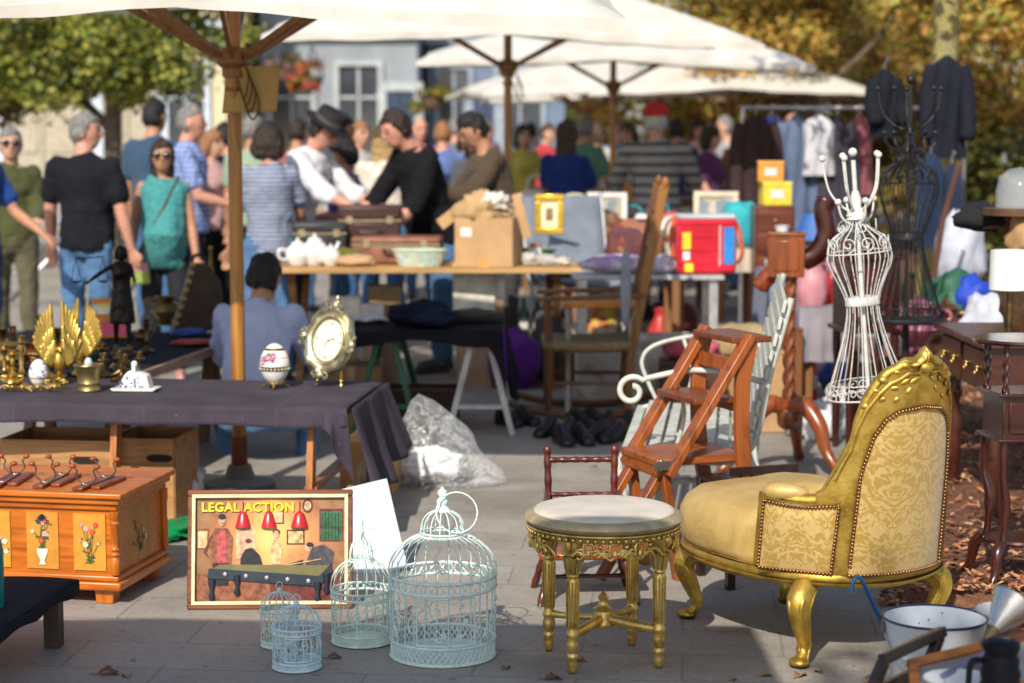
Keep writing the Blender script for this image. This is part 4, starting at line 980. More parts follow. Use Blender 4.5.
# ============================================================= painted chest with hook racks on it
c = G(119, 606); CT = thing('chest', 'honey pine chest with painted flower panels and moulded lid', 'chest', (c.x, c.y, 0), -11)
PINE = wood('#c66c16', '#8c4008', .38, 0, 7, .3); PINEZ = wood('#c66c16', '#8c4008', .38, 2, 7, .3); PY_ = wood('#a0521a', '#642c0a', .38, 1, 7, .3)
W_, D_, HT = .58, .47, .385
m = MB(); m.box((-W_/2, D_/2, .205), (W_-.03, D_-.03, .25)); m.build('body', PINE, CT)
m = MB(); m.box((-W_/2, D_/2, .065), (W_+.02, D_+.02, .03)); m.box((-W_/2, D_/2, .09), (W_-.002, D_-.002, .022)); m.build('plinth', PINE, CT, bevel=.006)
m = MB(); m.box((-W_/2, D_/2, .335), (W_-.006, D_-.006, .022)); m.box((-W_/2, D_/2, .357), (W_+.02, D_+.02, .022)); m.box((-W_/2, D_/2, .377), (W_+.045, D_+.045, .02)); m.build('lid', PINE, CT, bevel=.005)
for x in (-.06, -W_+.06):
    for y in (.05, D_-.05): MB().box((x, y, .025), (.06, .06, .05), taper=1.15).build('foot', PINEZ, CT, bevel=.004)
for x in (-.012, -W_+.012):
    m = MB(); m.lathe([(.013, .105), (.016, .11), (.016, .16), (.011, .166), (.017, .175), (.011, .184), (.017, .193), (.011, .2), (.013, .215), (.013, .275), (.017, .282), (.011, .29), (.016, .298), (.016, .323)], (x, .006, 0), 14); m.build('corner_column', PINEZ, CT, smooth=50)
m = MB(); m.lathe([(.012, .105), (.015, .11), (.015, .2), (.012, .215), (.012, .275), (.015, .282), (.015, .323)], (-.01, D_-.012, 0), 14); m.build('corner_column', PINEZ, CT, smooth=50)
YEL = mt((.60, .28, .035), .5, 0, .15, 12)
PAINT = [mt((.05, .11, .03), .6), mt((.62, .06, .04), .6), mt((.70, .33, .36), .6), mt((.05, .06, .13), .6), mt((.75, .70, .58), .6), mt((.6, .25, .03), .6)]
def bouquet(X, w_, h_, seed, vase):
    m = MB(); m.X = X; rn = random.Random(seed)
    def fl2(mi, pts, y): m.mat(mi).put([(x, -y, z) for x, z in pts], [tuple(range(len(pts)))])
    def leaf(mi, x, z, L, wd, a, y): fl2(mi, [(x, z), (x+L*.5*cos(a)-wd*sin(a), z+L*.5*sin(a)+wd*cos(a)), (x+L*cos(a), z+L*sin(a)), (x+L*.5*cos(a)+wd*sin(a), z+L*.5*sin(a)-wd*cos(a))], y)
    def flower(mi, x, z, r_, y):
        for k in range(5): fl2(mi, [(x+r_*.55*cos(k*1.257)+r_*.5*cos(q*.785), z+r_*.55*sin(k*1.257)+r_*.5*sin(q*.785)) for q in range(8)], y+k*.00012)
        fl2(5, [(x+r_*.28*cos(q*.785), z+r_*.28*sin(q*.785)) for q in range(8)], y+.0009)
    for i in range(9):
        tx, tz = rn.uniform(-.4, .4)*w_, h_*(rn.uniform(.2, .95)); P = bez([(0, 0, h_*.02), (tx*.25+.01*rn.uniform(-1, 1), 0, tz*.5), (tx, 0, tz)], 5)
        for a, b in zip(P, P[1:]):
            d = (b-a).normalized()*.0011; fl2(0, [(a.x-d.z, a.z+d.x), (b.x-d.z, b.z+d.x), (b.x+d.z, b.z-d.x), (a.x+d.z, a.z-d.x)], .0004)
        for k in range(3):
            q = P[rn.randrange(2, len(P))]; leaf(0, q.x, q.z, .016, .0035, rn.uniform(0, 6.3), .0006+k*.0001)
        if vase and i == 0:
            for k in range(5): leaf(3, tx*0, h_*.78, .028, .010, R(20+k*35), .0012+k*.0002)
        else: flower((1, 2, 4, 1, 2, 3)[i % 6], tx, tz, rn.uniform(.004, .010), .001+.0012*i/9)
    if vase: fl2(4, [(-.012, -.05), (.012, -.05), (.007, -.035), (.018, -.012), (.02, .005), (-.02, .005), (-.018, -.012), (-.007, -.035)], .003)
    return m
for i, (x, vase) in enumerate(((-.105, False), (-.275, True), (-.45, False))):
    MB().box((x, .0125, .213), (.115, .006, .195)).build('painted_panel', YEL if not vase else mt((.57, .25, .03), .5, 0, .15, 12), CT)
    bouquet(M.Translation((x, .0085, .135 if not vase else .18)), .11, .15 if not vase else .12, 5+i, vase).build('flower_painting', PAINT, CT, smooth=0)
X = M.Translation((-.0148, D_/2, .135)) @ M.Rotation(pi/2, 4, 'Z')
m = MB(); m.box((-.0165, D_/2, .213), (.004, .2, .195)); m.build('painted_panel', mt((.45, .21, .04), .5, 0, .15, 12), CT)
bouquet(M.Translation((-.0135, D_/2, .135)) @ M.Rotation(pi/2, 4, 'Z'), .15, .15, 21, False).build('flower_painting', PAINT, CT, smooth=0)
m = MB(); m.lathe([(0, 0), (.012, 0), (.010, .004), (0, .004)], (-.275, .009, .292), 14, 1, 1, M.Rotation(pi/2, 3, 'X')); m.build('keyhole_plate', mt((.06, .05, .05), .4, .7), CT)
# hook racks
def lidp(x, y, z=.387): return V((c.x, c.y, 0))+rotZ(-11) @ V((x, y, z))
for i, (x, y, lab) in enumerate(((-.135, .13, 'rightmost wooden hook rack with two curled hooks on the chest lid'), (-.30, .15, 'middle wooden hook rack with two curled hooks on the chest lid'), (-.46, .13, 'leftmost wooden hook rack with two curled hooks on the chest lid'))):
    p = lidp(x, y); t = thing('hook_rack', lab, 'hook rack', p, -14+i*6, 'wooden coat hook racks on the chest', .86)
    m = MB(); m.box((0, 0, .009), (.15, .30, .018)) if False else m.box((0, 0, .008), (.045, .30, .016)); m.box((0.055, .02, .008), (.04, .25, .015)); m.build('board', wood('#7d3410', '#3d1606', .35, 1), t, bevel=.004)
    for k, yy in enumerate((-.09, .09)):
        m = MB()
        for s in (-1, 1):
            m.tube(bez([(.012, yy, .016), (.012+s*.018, yy, .022), (.012+s*.042, yy-.005, .045), (.012+s*.036, yy-.01, .075), (.012+s*.05, yy-.012, .088)], 5), .0035, 6)
        m.mat(1)
        for s in (-1, 1): m.ball((.012+s*.052, yy-.012, .093), (.014, .014, .010), 10, 7)
        m.build('hook', [mt((.25, .22, .2), .3, .9), mt((.33, .07, .03), .3)], t, smooth=80)
# ============================================================= black covered low bench at the left edge and teal bottle
b0 = G(78, 580, .2)
t = thing('low_bench', 'low slatted bench covered with black cloth at the lower left edge', 'bench', (b0.x, b0.y, 0), -8)
m = MB(); m.grid(lambda u, v: (-1.0*u, -.75*v, .2+.004*sin(u*9)+.003*NZ.noise(V((u*5, v*5, 0)))), 24, 18)
m.grid(lambda u, v: (.003+.004*sin(v*14), -.75*v, .2-.035*u-.006*u*sin(v*17)), 3, 26); m.grid(lambda u, v: (-1.0*v, .003, .2-.035*u), 3, 12)
m.build('cloth_cover', cloth((.018, .018, .026)), t, smooth=80, solid=.004)
m = MB()
for k in range(7): m.box((-.05-.14*k, -.375, .184), (.06, .74, .018))
m.build('slats', wood('#4a3a2c', '#20170f', .7, 1), t)
for x in (-.06, -.92):
    for y in (-.06, -.69): MB().box((x, y, .088), (.05, .05, .175)).build('leg', wood('#4a3a2c', '#20170f', .7), t, bevel=.004)
p = D(-7, 600, 5.75); p.z = .2
t = thing('bottle', 'tall teal glass bottle at the left edge standing on the black bench', 'bottle', p)
m = MB(); m.lathe([(0, 0), (.03, 0), (.034, .01), (.034, .17), (.028, .2), (.013, .235), (.012, .29), (.016, .295), (.016, .305), (0, .305)], seg=20); m.build('glass', mt((.02, .20, .20), .1, 0, .2), t, smooth=50)
m = MB(); m.lathe([(.0, .306), (.011, .306), (.012, .32), (0, .322)], seg=12); m.build('stopper', mt((.3, .2, .1), .8), t)
# ============================================================= dry leaves on the paving
LEAFC = [mt((.20, .09, .035), .8), mt((.34, .22, .10), .8), mt((.26, .11, .04), .8)]
def dry_leaf(px, py, L, a, mi, label, curl=.4):
    p = G(px, py); m = MB(); rn = random.Random(px)
    n_ = 9
    out = [(t_, .30*sin(pi*t_**.8)*(1+.25*sin(t_*19))) for t_ in [k/n_ for k in range(n_+1)]]
    rows = [[V((t_-.5, s*wd, curl*.45*abs(s*wd)**1.2*2+.12*sin(t_*5)+.02)) for s in (-1, -.5, 0, .5, 1)] for t_, wd in out]
    m.loft([[q*L for q in r] for r in rows], cap=False, closed=False); m.tube([(-.5*L, 0, .03*L), (-.78*L, .05*L, .05*L)], L*.015, 4)
    o = m.build('dry_leaf', LEAFC[mi], None, smooth=60, solid=.0006); o.location = p; o.rotation_euler = (0, 0, a)
    tag(o, label, 'leaf', 'dry leaves fallen on the paving')
for a in [(112, 674, .085, .3, 0, 'brown curled dry leaf on the paving below the painted chest'), (126, 676, .05, 2., 1, 'pale dry leaf beside the brown leaf below the painted chest'), (337, 658, .06, .2, 0, 'small brown dry leaf between the small cage and the green blue cage'),
          (578, 661, .05, 2.4, 2, 'dry leaf on the paving between the left and front legs of the gilded stool'), (556, 679, .07, .4, 0, 'dry leaf on the paving under the left side of the gilded stool'), (768, 676, .05, .2, 1, 'tan dry leaf left of the foot of the golden armchair leg'),
          (801, 676, .06, 1., 2, 'reddish dry leaf right of the foot of the golden armchair leg'), (818, 672, .04, 2., 0, 'tiny dark leaf scrap near the white bucket and the armchair'), (462, 377, .16, .5, 1, 'yellow crumpled leaf on the shaded paving before the black draped table'),
          (506, 668, .045, 1.3, 2, 'orange leaf right of the largest bird cage'), (734, 680, .035, .6, 1, 'pale leaf scrap on the paving at the bottom edge'), (596, 467, .05, .2, 1, 'thin dry twig like leaf on the sunlit paving behind the stool')]: dry_leaf(*a)
# ============================================================= parasols
CANV = NT('canvas'); co = CANV.coord(); n = CANV.noise(co, 3, 4, .6); n2 = CANV.noise(CANV.coord('Object', (160, 160, 160)), 1, 2)
cc = CANV.ramp(n, [(.28, (.60, .57, .50)), (.72, (.82, .80, .75))]); CANV.set(Base_Color=cc, Roughness=.9); CANV.bump(n2, .15, .004)
tb = CANV.new('ShaderNodeBsdfTranslucent'); CANV.link(cc, tb.inputs[0]); mx = CANV.new('ShaderNodeMixShader'); mx.inputs[0].default_value = .22
CANV.link(CANV.b.outputs[0], mx.inputs[1]); CANV.link(tb.outputs[0], mx.inputs[2]); CANV.link(mx.outputs[0], CANV.n['Material Output'].inputs[0]); CANV = CANV.m
POLE = wood('#b07a35', '#6b4216', .42, 2, 6); RIBW = wood('#8a5a28', '#4d2e10', .5, 0, 6)
def parasol(label, x, y, half, ze, rise, rz=0, tilt=(0, 0), detail=True, deep=1.):
    t = thing('parasol', label, 'parasol', (x, y, 0), rz)
    X4 = M.Translation((0, 0, ze)) @ M.Rotation(R(tilt[0]), 4, 'X') @ M.Rotation(R(tilt[1]), 4, 'Y') @ M.Translation((0, 0, -ze))
    def roof(u, v, dz=0):   # square pyramid, panels sagging between the ribs
        q = max(abs(u), abs(v)); e = abs(abs(u)-abs(v)); mid = min(abs(u), abs(v))
        sag = .045*q*sin(pi*min(1, mid/max(q, 1e-4)))
        dip = -.085*q**2*(mid/max(q, 1e-4))**3
        return X4 @ V((u*half, v*half*deep, ze+rise*(1-q)**.92-sag+dip+dz))
    m = MB(); m.grid(lambda a, b: roof(2*a-1, 2*b-1), 40, 40)
    for k in range(4):   # short hem hanging from the edge
        c, s = (1, 0, -1, 0)[k], (0, 1, 0, -1)[k]
        m.grid(lambda a, b: roof(c+(-s)*(2*a-1), s+c*(2*a-1), -.045*b+.004*sin(a*40+k)*b), 40, 2)
    m.build('canopy', CANV, t, smooth=50)
    m = MB(); m.cyl((0, 0, .24), (0, 0, ze+rise-.05), .031, .031, 14); m.build('pole', POLE, t)
    m = MB(); m.cyl((0, 0, .04), (0, 0, .25), .038, .036, 14); m.build('pole_socket', mt((.22, .055, .03), .5, .1, .3, 20), t)
    m = MB(); m.lathe([(0, 0), (.16, 0), (.16, .04), (.07, .06), (.05, .12), (0, .12)], seg=24); m.build('base', mt((.2, .2, .2), .7), t)
    hub = X4 @ V((0, 0, ze+rise-.07)); m = MB(); m.lathe([(.0, -.05), (.055, -.05), (.065, 0), (.05, .04), (0, .04)], hub, 16); m.build('hub', RIBW, t)
    sl = V((0, 0, ze-.27)); m = MB(); m.lathe([(.034, -.09), (.05, -.09), (.052, -.05), (.075, -.03), (.075, .02), (.05, .04), (.034, .04)], sl, 16, cap=False); m.lathe([(.0, -.02), (.04, -.02), (.04, .0), (0, .0)], sl+V((0, 0, -.13)), 12); m.build('slider', RIBW, t)
    for k in range(8):
        a = k*pi/4; u, v = cos(a), sin(a); q = max(abs(u), abs(v)); u, v = u/q, v/q
        e = roof(u*.985, v*.985, -.035); md = roof(u*.52, v*.52, -.04)
        m = MB(); m.bar(hub+V((u*.05, v*.05, -.0)), e, .022, .034); r = m.build('rib', RIBW, t)
        m = MB(); m.bar(sl+V((u*.06, v*.06, 0)), md, .02, .03); m.build('strut', RIBW, r)
    if detail:
        m = MB(); rn = random.Random(4)
        for k in range(4): m.tube(bez([(.05, -.03, ze-.3), (.07+.015*k, -.05, ze-.36-.035*k), (.05+.01*k, -.06, ze-.45-.03*k), (.02, -.045, ze-.36)], 6), .004, 5)
        m.build('rope', mt((.09, .055, .03), .9), t)
    return t
p1 = G(240, 491); P1 = parasol('big white market parasol with a cardboard sign tied to its pole, nearest of the row', p1.x, p1.y, 1.63, 2.19, .60, 0, (3.8, .3), deep=.91)
parasol('white market parasol second in the row, its pole behind the carton of paper', D(508, 300, 15.3).x, 15.1, 1.72, 2.36, .5, 2, (2.5, 1.0), deep=.8)
parasol('white market parasol third in the row, its pole beside the man in the red cap', D(611, 300, 19.2).x, 19.0, 1.75, 2.30, .48, -2, (1.5, .9), deep=.8)
for x, y, lab, rz in ((.95, 25.5, 'far white parasol showing below the second parasol right of its pole', 12), (2.6, 24.0, 'far white parasol behind the bright blue shirt at the row end', -6), (1.2, 29.5, 'far white parasol showing behind the third parasol pole', 4), (3.9, 32, 'farthest white parasol near the golden trees', 10)):
    parasol(lab, x, y, 1.6, 2.12, .5, rz, (0, 0), False, .8)
# the neighbour of the first parasol stands beside the photographer; its shade lies over the foreground paving
parasol('white market parasol whose shade falls over the bird cages and framed picture', -2.0, 1.55, 2.0, 2.34, .6, 0, (0, 0), False)
m = MB(); m.grid(lambda u, v: (u*.235-.085, .012*sin(v*4)+.03*u, -v*.20+.02*u), 10, 8); sg = m.build('paper_sign', mt((.42, .28, .10), .85, 0, .1), None, smooth=80, solid=.003); q = D(236, 68, p1.y-.06); sg.location = (q.x+.03, p1.y-.045, q.z); sg.rotation_euler = (0, R(3), R(-8))
tag(sg, 'square of brown cardboard tied high on the nearest parasol pole', 'sign')
# tree beside the photographer that throws the dappled shade at the right
tree('plane_tree', 'leafy tree beside the path throwing dappled shade over the gold chair', (-1.6, -1.6, 0), 4.2, .13, [((.1, .3, 4.9), (1.3, 1.2, .8), 12, .3)], 0, 900, .14, 77, GRN, (.1, 0), [(.7, (1.0, .5, 4.6), .05)])
# ============================================================= first table with purple black cloth
TZ = .53
a = G(347, 409, TZ); b = G(381, 385, TZ)
TB = thing('trestle_table', 'low trestle table under the purple black cloth with egg and clock', 'table', (a.x, a.y, 0), -6)
TLEN, TDEP = 2.1, .82
m = MB(); m.box((-TLEN/2, TDEP/2, TZ-.02), (TLEN-.02, TDEP-.02, .025)); m.build('tabletop', wood('#8a5526', '#4f2d10', .6, 0), TB)
for x in (-.16, -.95, -1.8):
    m = MB()
    for y in (.12, TDEP-.12): m.bar((x, y, TZ-.03), (x, y+(-.09 if y < .4 else .09), 0), .07, .025, (1, 0, 0))
    m.bar((x, .06, .2), (x, TDEP-.06, .2), .05, .02); m.bar((x, .1, TZ-.06), (x, TDEP-.1, TZ-.06), .06, .03); m.build('trestle', wood('#b06a24', '#6e3c10', .5), TB)
m = MB(); rn = random.Random(5)
CL = NT('purple_black_cloth'); co = CL.coord(); n = CL.noise(co, 4, 4); n2 = CL.noise(CL.coord('Object', (420, 420, 420)), 1, 2)
CL.set(Base_Color=CL.ramp(n, [(.28, (.028, .020, .034)), (.72, (.062, .048, .070))]), Roughness=.85); sx = CL.new('ShaderNodeSeparateXYZ'); CL.link(co, sx.inputs[0])
cr = CL.ramp(CL.math('ABSOLUTE', CL.math('SUBTRACT', CL.math('FRACT', CL.math('MULTIPLY', CL.math('ADD', sx.outputs[0], CL.math('MULTIPLY', n, .02)), 1.9)), .5)), [(0, 1), (.02, 0)]); n6 = CL.noise(co, 130, 1); c0 = CL.b.inputs['Base Color'].links[0].from_socket
CL.set(Base_Color=CL.mix(CL.ramp(n6, [(.72, 0), (.76, .35)]), CL.mix(CL.math('MULTIPLY', cr, .25), c0, (.10, .085, .11)), (.3, .27, .27)))
CL.bump(CL.math('ADD', CL.math('ADD', n, CL.math('MULTIPLY', cr, .5)), CL.math('MULTIPLY', n2, .3)), .6, .02); CL = CL.m
def topz(x, y): return TZ+.0015+.004*NZ.noise(V((x*4, y*5, 3)))+.002*sin(x*9+y*4)
m.grid(lambda u, v: (-TLEN*(1-u), TDEP*v, topz(-TLEN*(1-u), TDEP*v)), 70, 24)
m.grid(lambda u, v: (-TLEN*(1-u), -.004-.010*v-.010*v*sin(u*31)*NZ.noise(V((u*6, 0, 1))), topz(-TLEN*(1-u), 0)-v*(.072+.012*NZ.noise(V((u*5, 2, 0))))), 70, 5)
def endf(u, v):   # end of the cloth hanging in folds, longer at the front corner
    L = .30+.06*sin(u*2.2+.5)-.12*max(0, u-.55); f = .02+.06*v+.045*v*sin(u*15+.6)+.02*v*sin(u*33)
    return (f, TDEP*u+(.12*v*(u-.15)), topz(0, TDEP*u)-v*L)
m.grid(endf, 44, 14)
m.grid(lambda u, v: (-.09*(1-u)+.03*v*u+.012*v*sin(u*9), -.006-.03*v-.02*v*sin(u*6), topz(0, 0)-v*(.078+.26*u**1.5)), 14, 12)
o = m.build('tablecloth', CL, None, smooth=80, solid=.003); o.location = (a.x, a.y, 0); o.rotation_euler = (0, 0, R(-6)); tag(o, 'purple black cloth with hanging end over the table of the egg and clock', 'tablecloth')
RT1 = rotZ(-6)
def on1(px, py):   # a spot on the first table top
    g = G(px, py, TZ+.003); return g
def box_open(t, w_, d_, h_, mat_, th=.008, hole=True):
    for (c, s, nm) in (((0, -d_/2, h_/2), (w_, th, h_), 'side'), ((0, d_/2, h_/2), (w_, th, h_), 'side'), ((-w_/2, 0, h_/2), (th, d_-th, h_), 'side'), ((w_/2, 0, h_/2), (th, d_-th, h_), 'side'), ((0, 0, th/2), (w_-.01, d_-.01, th), 'bottom')):
        MB().box(c, s).build(nm, mat_, t)
    if hole:
        MB().prism([(.0+.035*cos(k*pi/8)+(.02 if cos(k*pi/8) > 0 else -.02), h_*.78+.016*sin(k*pi/8)) for k in range(16)], .002, M.Translation((w_*.28, -d_/2-th/2-.0012, 0))).build('handle_hole', mt((.02, .012, .008), .9), t)
CARD = mt((.36, .215, .105), .9, 0, .12, 8); CARD2 = mt((.43, .26, .13), .9, 0, .12, 8); PLY = wood('#b08250', '#7a552c', .7, 0)
def cardbox(label, px, py, w_, d_, h_, rz, mat_, name='cardboard_box', cat='box', flaps=True, z=0, Y=None, group=None):
    g = G(px, py, z) if Y is None else V((D(px, py, Y).x, Y, z))
    t = thing(name, label, cat, g, rz, group)
    m = MB(); m.box((0, 0, h_/2), (w_, d_, h_)); m.build('box', mat_, t, bevel=.004)
    if flaps:
        m = MB()
        for s in (-1, 1): m.bar((0, s*d_/2, h_+.002), (0, s*(d_/2+.10), h_+.05), w_, .005, (0, 0, 1))
        m.build('flap', mat_, t)
    m = MB(); m.box((0, -d_/2-.001, h_*.5), (w_*.12, .002, h_)); m.build('tape', mt((.5, .36, .2), .4), t)
    return t
# things under the first table
for px, py, w_, d_, h_, rz, mt_, lab in ((72, 520, .46, .34, .36, -8, PLY, 'open wooden crate with a hand hole under the table, left of its twin'), (157, 518, .26, .34, .36, -8, PLY, 'narrow wooden crate with a hand hole under the table behind the chest')):
    t = thing('wooden_crate', lab, 'crate', G(px, py), rz, 'wooden crates under the first table'); box_open(t, w_, d_, h_, mt_)
cardbox('orange brown cardboard box standing at the hanging end of the black cloth', 374, 489, .22, .34, .24, -6, mt((.52, .30, .11), .9, 0, .12, 8), flaps=False)
cardbox('cardboard carton in shade behind the clock', 352, 425, .32, .3, .34, 4, CARD, flaps=False)
t = thing('cardboard_box', 'flattened grey cardboard flap box leaning behind the white board', 'box', G(366, 528), 10)
MB().bar((0, 0, 0), (-.02, .1, .15), .20, .006, (1, 0, 0)).build('panel', mt((.30, .25, .20), .9), t); MB().bar((-.02, .1, .15), (.03, .02, .2), .20, .006, (1, 0, 0)).build('flap', mt((.36, .29, .22), .9), t)
g = G(386, 579); o = MB(); o.X = M.Rotation(R(-24), 4, 'X') @ M.Rotation(R(-14), 4, 'Y'); o.box((0, 0, .17), (.19, .008, .34)); o = o.build('white_board', mt((.62, .64, .70), .7, 0, .05), None, bevel=.002); o.location = (g.x-.02, g.y+.1, 0); tag(o, 'white board leaning behind the green blue cage and the picture', 'board')
g = G(386, 540); cardbox('low carton the white board leans against', 366, 538, .16, .12, .2, -4, CARD2, flaps=False)
# crumpled shapes
def crumple(label, name, cat, loc, dims, mat_, seed, rough=.35, n=24, group=None, freq=3.2, rz=0, cube=0.):
    m = MB(); rows = []
    for i in range(n//2+1):
        a_ = pi*i/(n//2); r_ = []
        for k in range(n):
            t_ = 2*pi*k/n; d = V((sin(a_)*cos(t_), sin(a_)*sin(t_), -cos(a_)))
            if cube: d = V([math.copysign(abs(q)**(1-cube), q) for q in d])
            w_ = 1+rough*(NZ.noise(d*freq*.5+V((seed, 0, 0)))+.6*NZ.noise(d*freq*1.4+V((0, seed, 0)))+.3*abs(NZ.noise(d*freq*3+V((0, 0, seed)))))
            p = V((d.x*dims[0]/2*w_, d.y*dims[1]/2*w_, (d.z*w_+1)*dims[2]/2)); p.z = max(p.z, 0.002); r_.append(p)
        rows.append(r_)
    m.loft(rows, cap=False); o = m.build(name, mat_, None, smooth=150); o.location = loc; o.rotation_euler = (0, 0, R(rz)); return tag(o, label, cat, group)
FILM = NT('crinkled_film'); co = FILM.coord(); n = FILM.noise(co, 11, 4, .6, 2.); lw = FILM.new('ShaderNodeLayerWeight'); lw.inputs[0].default_value = .35
cr = FILM.ramp(FILM.math('ABSOLUTE', FILM.math('SUBTRACT', n, .5)), [(0, .30), (.035, .0)])
FILM.set(Base_Color='#f2f5f8', Roughness=.12, Alpha=FILM.math('ADD', FILM.math('ADD', FILM.math('MULTIPLY', lw.outputs['Facing'], .30), .05), cr)); FILM.b.inputs['Specular IOR Level'].default_value = .9; FILM.bump(n, .35, .02); FILM = FILM.m
t = thing('plastic_bag', 'clear plastic sack with white stuffing slumped on the pavement by the table end', 'bag', G(440, 484))
m = MB(); rows = []; ap = V((-.10, .1, .40))
for i in range(15):
    v_ = i/14; row = []
    for k in range(36):
        t_ = 2*pi*k/36; base = V((.23*cos(t_)+(.07 if cos(t_) > .8 else 0), .17*sin(t_), 0))
        p = base*(1-v_)**.62*(1+.05*sin(t_*7+v_*9)+.10*NZ.noise(V((cos(t_)*2, sin(t_)*2, v_*4)))) + ap*v_**1.3; p.z = max(.003, ap.z*v_+.02*NZ.noise(V((t_*2, v_*5, 1)))*(1-v_)); row.append(p)
    rows.append(row)
m.loft(rows); m.build('film', FILM, t, smooth=150)
o = crumple('x', 'stuffing', 'x', (-.045, .0, .012), (.30, .22, .15), mt((.74, .75, .77), .6, 0, .12, 14), 4, .24, 60, freq=3.4); o.parent = t
for k in ('label', 'category'): del o[k]
WHITEP = mt((.75, .76, .80), .5, 0, .06, 9)
crumple('crumpled white plastic bag between the chest and the crates', 'plastic_bag', 'bag', G(186, 512), (.14, .2, .2), WHITEP, 2, .5, 30, freq=5)
crumple('white plastic bag under the table behind the framed picture', 'plastic_bag', 'bag', G(222, 505), (.3, .2, .06), WHITEP, 5, .5, 30, freq=5)
crumple('bright green cloth bundle on the ground right of the painted chest', 'cloth_bundle', 'cloth', G(180, 538), (.15, .2, .07), cloth((.0, .20, .055)), 6, .5, 30, freq=4)
# ---- things on the first table
BRASS = mt((.42, .29, .10), .32, .9, .35, 22); BRONZE = mt((.17, .11, .045), .38, .9, .4, 25); DKBRONZE = mt((.015, .011, .009), .35, .5, .3); SILVER = mt((.52, .50, .42), .3, .9, .25, 25); GOLDP = mt((.62, .40, .09), .3, .9, .25, 22)
PORC = mt((.78, .77, .74), .15, 0, .04, 10, spec=.7); COB = mt((.05, .09, .28), .25)
# porcelain egg on brass feet
p = on1(275, 388); t = thing('porcelain_egg', 'large white porcelain egg with pink flower and black gold band on brass feet', 'ornament', p, scale=1.1)
EP = [(0, .0), (.022, .004), (.041, .022), (.0535, .05), (.0565, .07), (.054, .093), (.044, .12), (.030, .139), (.014, .15), (0, .153)]
def eggr(z): return lerpl([(b_, a_) for a_, b_ in EP], z)
pr = [(r_.y, r_.z) for r_ in bez([(0, a_, b_) for a_, b_ in EP], 4)]
m = MB(); m.lathe(pr, (0, 0, .018), 32); m.build('shell', PORC, t, smooth=80)
m = MB()
for z0, z1 in ((.052, .066), (.128, .134)): m.lathe([(eggr(z0)+.001, z0+.018), (eggr((z0+z1)/2)+.0018, (z0+z1)/2+.018), (eggr(z1)+.001, z1+.018)], seg=32, cap=False)
m.mat(1)
for k in range(26):
    t_ = 2*pi*k/26; m.box(((.0578)*cos(t_), .0578*sin(t_), .077), (.003, .006, .006), (0, 0, t_))
m.build('band', [mt((.03, .028, .025), .3), mt((.75, .68, .5), .3)], t)
m = MB()
for z_ in (.051, .067, .1275, .1345, .1): m.torus((0, 0, z_+.018), eggr(z_)+.0006, .0012, 32, 5)
m.build('gilt_line', GOLDP, t)
m = MB(); rn = random.Random(2)
for k in range(16):
    z_ = .098+rn.uniform(-.016, .016); a_ = R(-112)+rn.uniform(-.42, .42); rr_ = eggr(z_)+.0005; m.mat(k % 3).ball((rr_*cos(a_), rr_*sin(a_), z_+.018), (.010, .010, .009), 8, 5)
m.build('painted_flower', [mt((.62, .12, .28), .4), mt((.72, .35, .42), .4), mt((.12, .2, .08), .4)], t, smooth=80)
m = MB()
for k in range(3):
    a_ = R(-90+120*k); e = V((cos(a_), sin(a_), 0)); m.tube(bez([e*.02+V((0, 0, .02)), e*.036+V((0, 0, .02)), e*.046+V((0, 0, .008)), e*.058+V((0, 0, .003))], 4), .0045, 6)
m.torus((0, 0, .02), .03, .005, 24, 6); m.build('feet', BRASS, t)
# oval clock
p = on1(330, 386); t = thing('mantel_clock', 'ornate silver gold oval clock with cream dial leaning on a little easel', 'clock', p, -22, scale=1.16)
XC = M.Translation((0, .0, .165)) @ M.Rotation(R(-14), 4, 'X') @ M.Rotation(R(8), 4, 'Y')
m = MB(); m.X = XC
rows = []
for r_, y_ in ((.58, -.006), (.62, -.020), (.68, -.022), (.74, -.012), (.82, -.014), (.90, -.024), (.97, -.020), (1.02, -.004), (.98, .012), (.55, .014)):
    rows.append([V((.098*r_*cos(a_)*(1+(.035*cos(8*a_) if r_ > .8 else 0)), y_+(.004*cos(16*a_) if r_ > .85 else 0), .128*r_*sin(a_)*(1+(.035*cos(8*a_) if r_ > .8 else 0)))) for a_ in [2*pi*k/64 for k in range(64)]])
m.loft(rows, cap=False)
for k in range(4):
    a_ = pi/2*k; q = V((.098*cos(a_), -.022, .128*sin(a_))); m.ball(q, (.016, .008, .016), 10, 7)
    for s in (-1, 1): m.tube(spiral(q+V((-sin(a_), 0, cos(a_)))*s*.022, .014, .004, 1.2, a_), .004, 6)
m.ball((0, -.012, .135), (.02, .01, .018)); m.ball((0, -.012, .155), (.009, .008, .014)); m.build('frame', mt((.50, .46, .31), .32, .85, .35, 25), t, smooth=60)
m = MB(); m.X = XC; m.put([V((.060*cos(2*pi*k/40), -.008, .079*sin(2*pi*k/40))) for k in range(40)], [tuple(range(40))]); m.build('dial', mt((.78, .71, .55), .4, 0, .05), t)
m = MB(); m.X = XC
for k in range(12):
    a_ = pi/6*k; q = V((.047*cos(a_), -.0092, .062*sin(a_))); d = V((cos(a_), 0, sin(a_))); n_ = V((-sin(a_), 0, cos(a_)))
    for s in ((-1, 0, 1), (-.5, .5), (0,))[k % 3]: m.bar(q-d*.006+n_*s*.0028, q+d*.006+n_*s*.0028, .0011, .0006, (0, 1, 0))
m.build('numerals', mt((.03, .025, .02), .5), t)
m = MB(); m.X = XC; m.bar((0, -.010, 0), (.026, -.010, .012), .003, .001, (0, 1, 0)); m.bar((0, -.0108, 0), (-.014, -.0108, -.030), .002, .001, (0, 1, 0)); m.ball((0, -.0105, 0), .003); m.build('hands', mt((.015, .015, .015), .4), t)
m = MB()
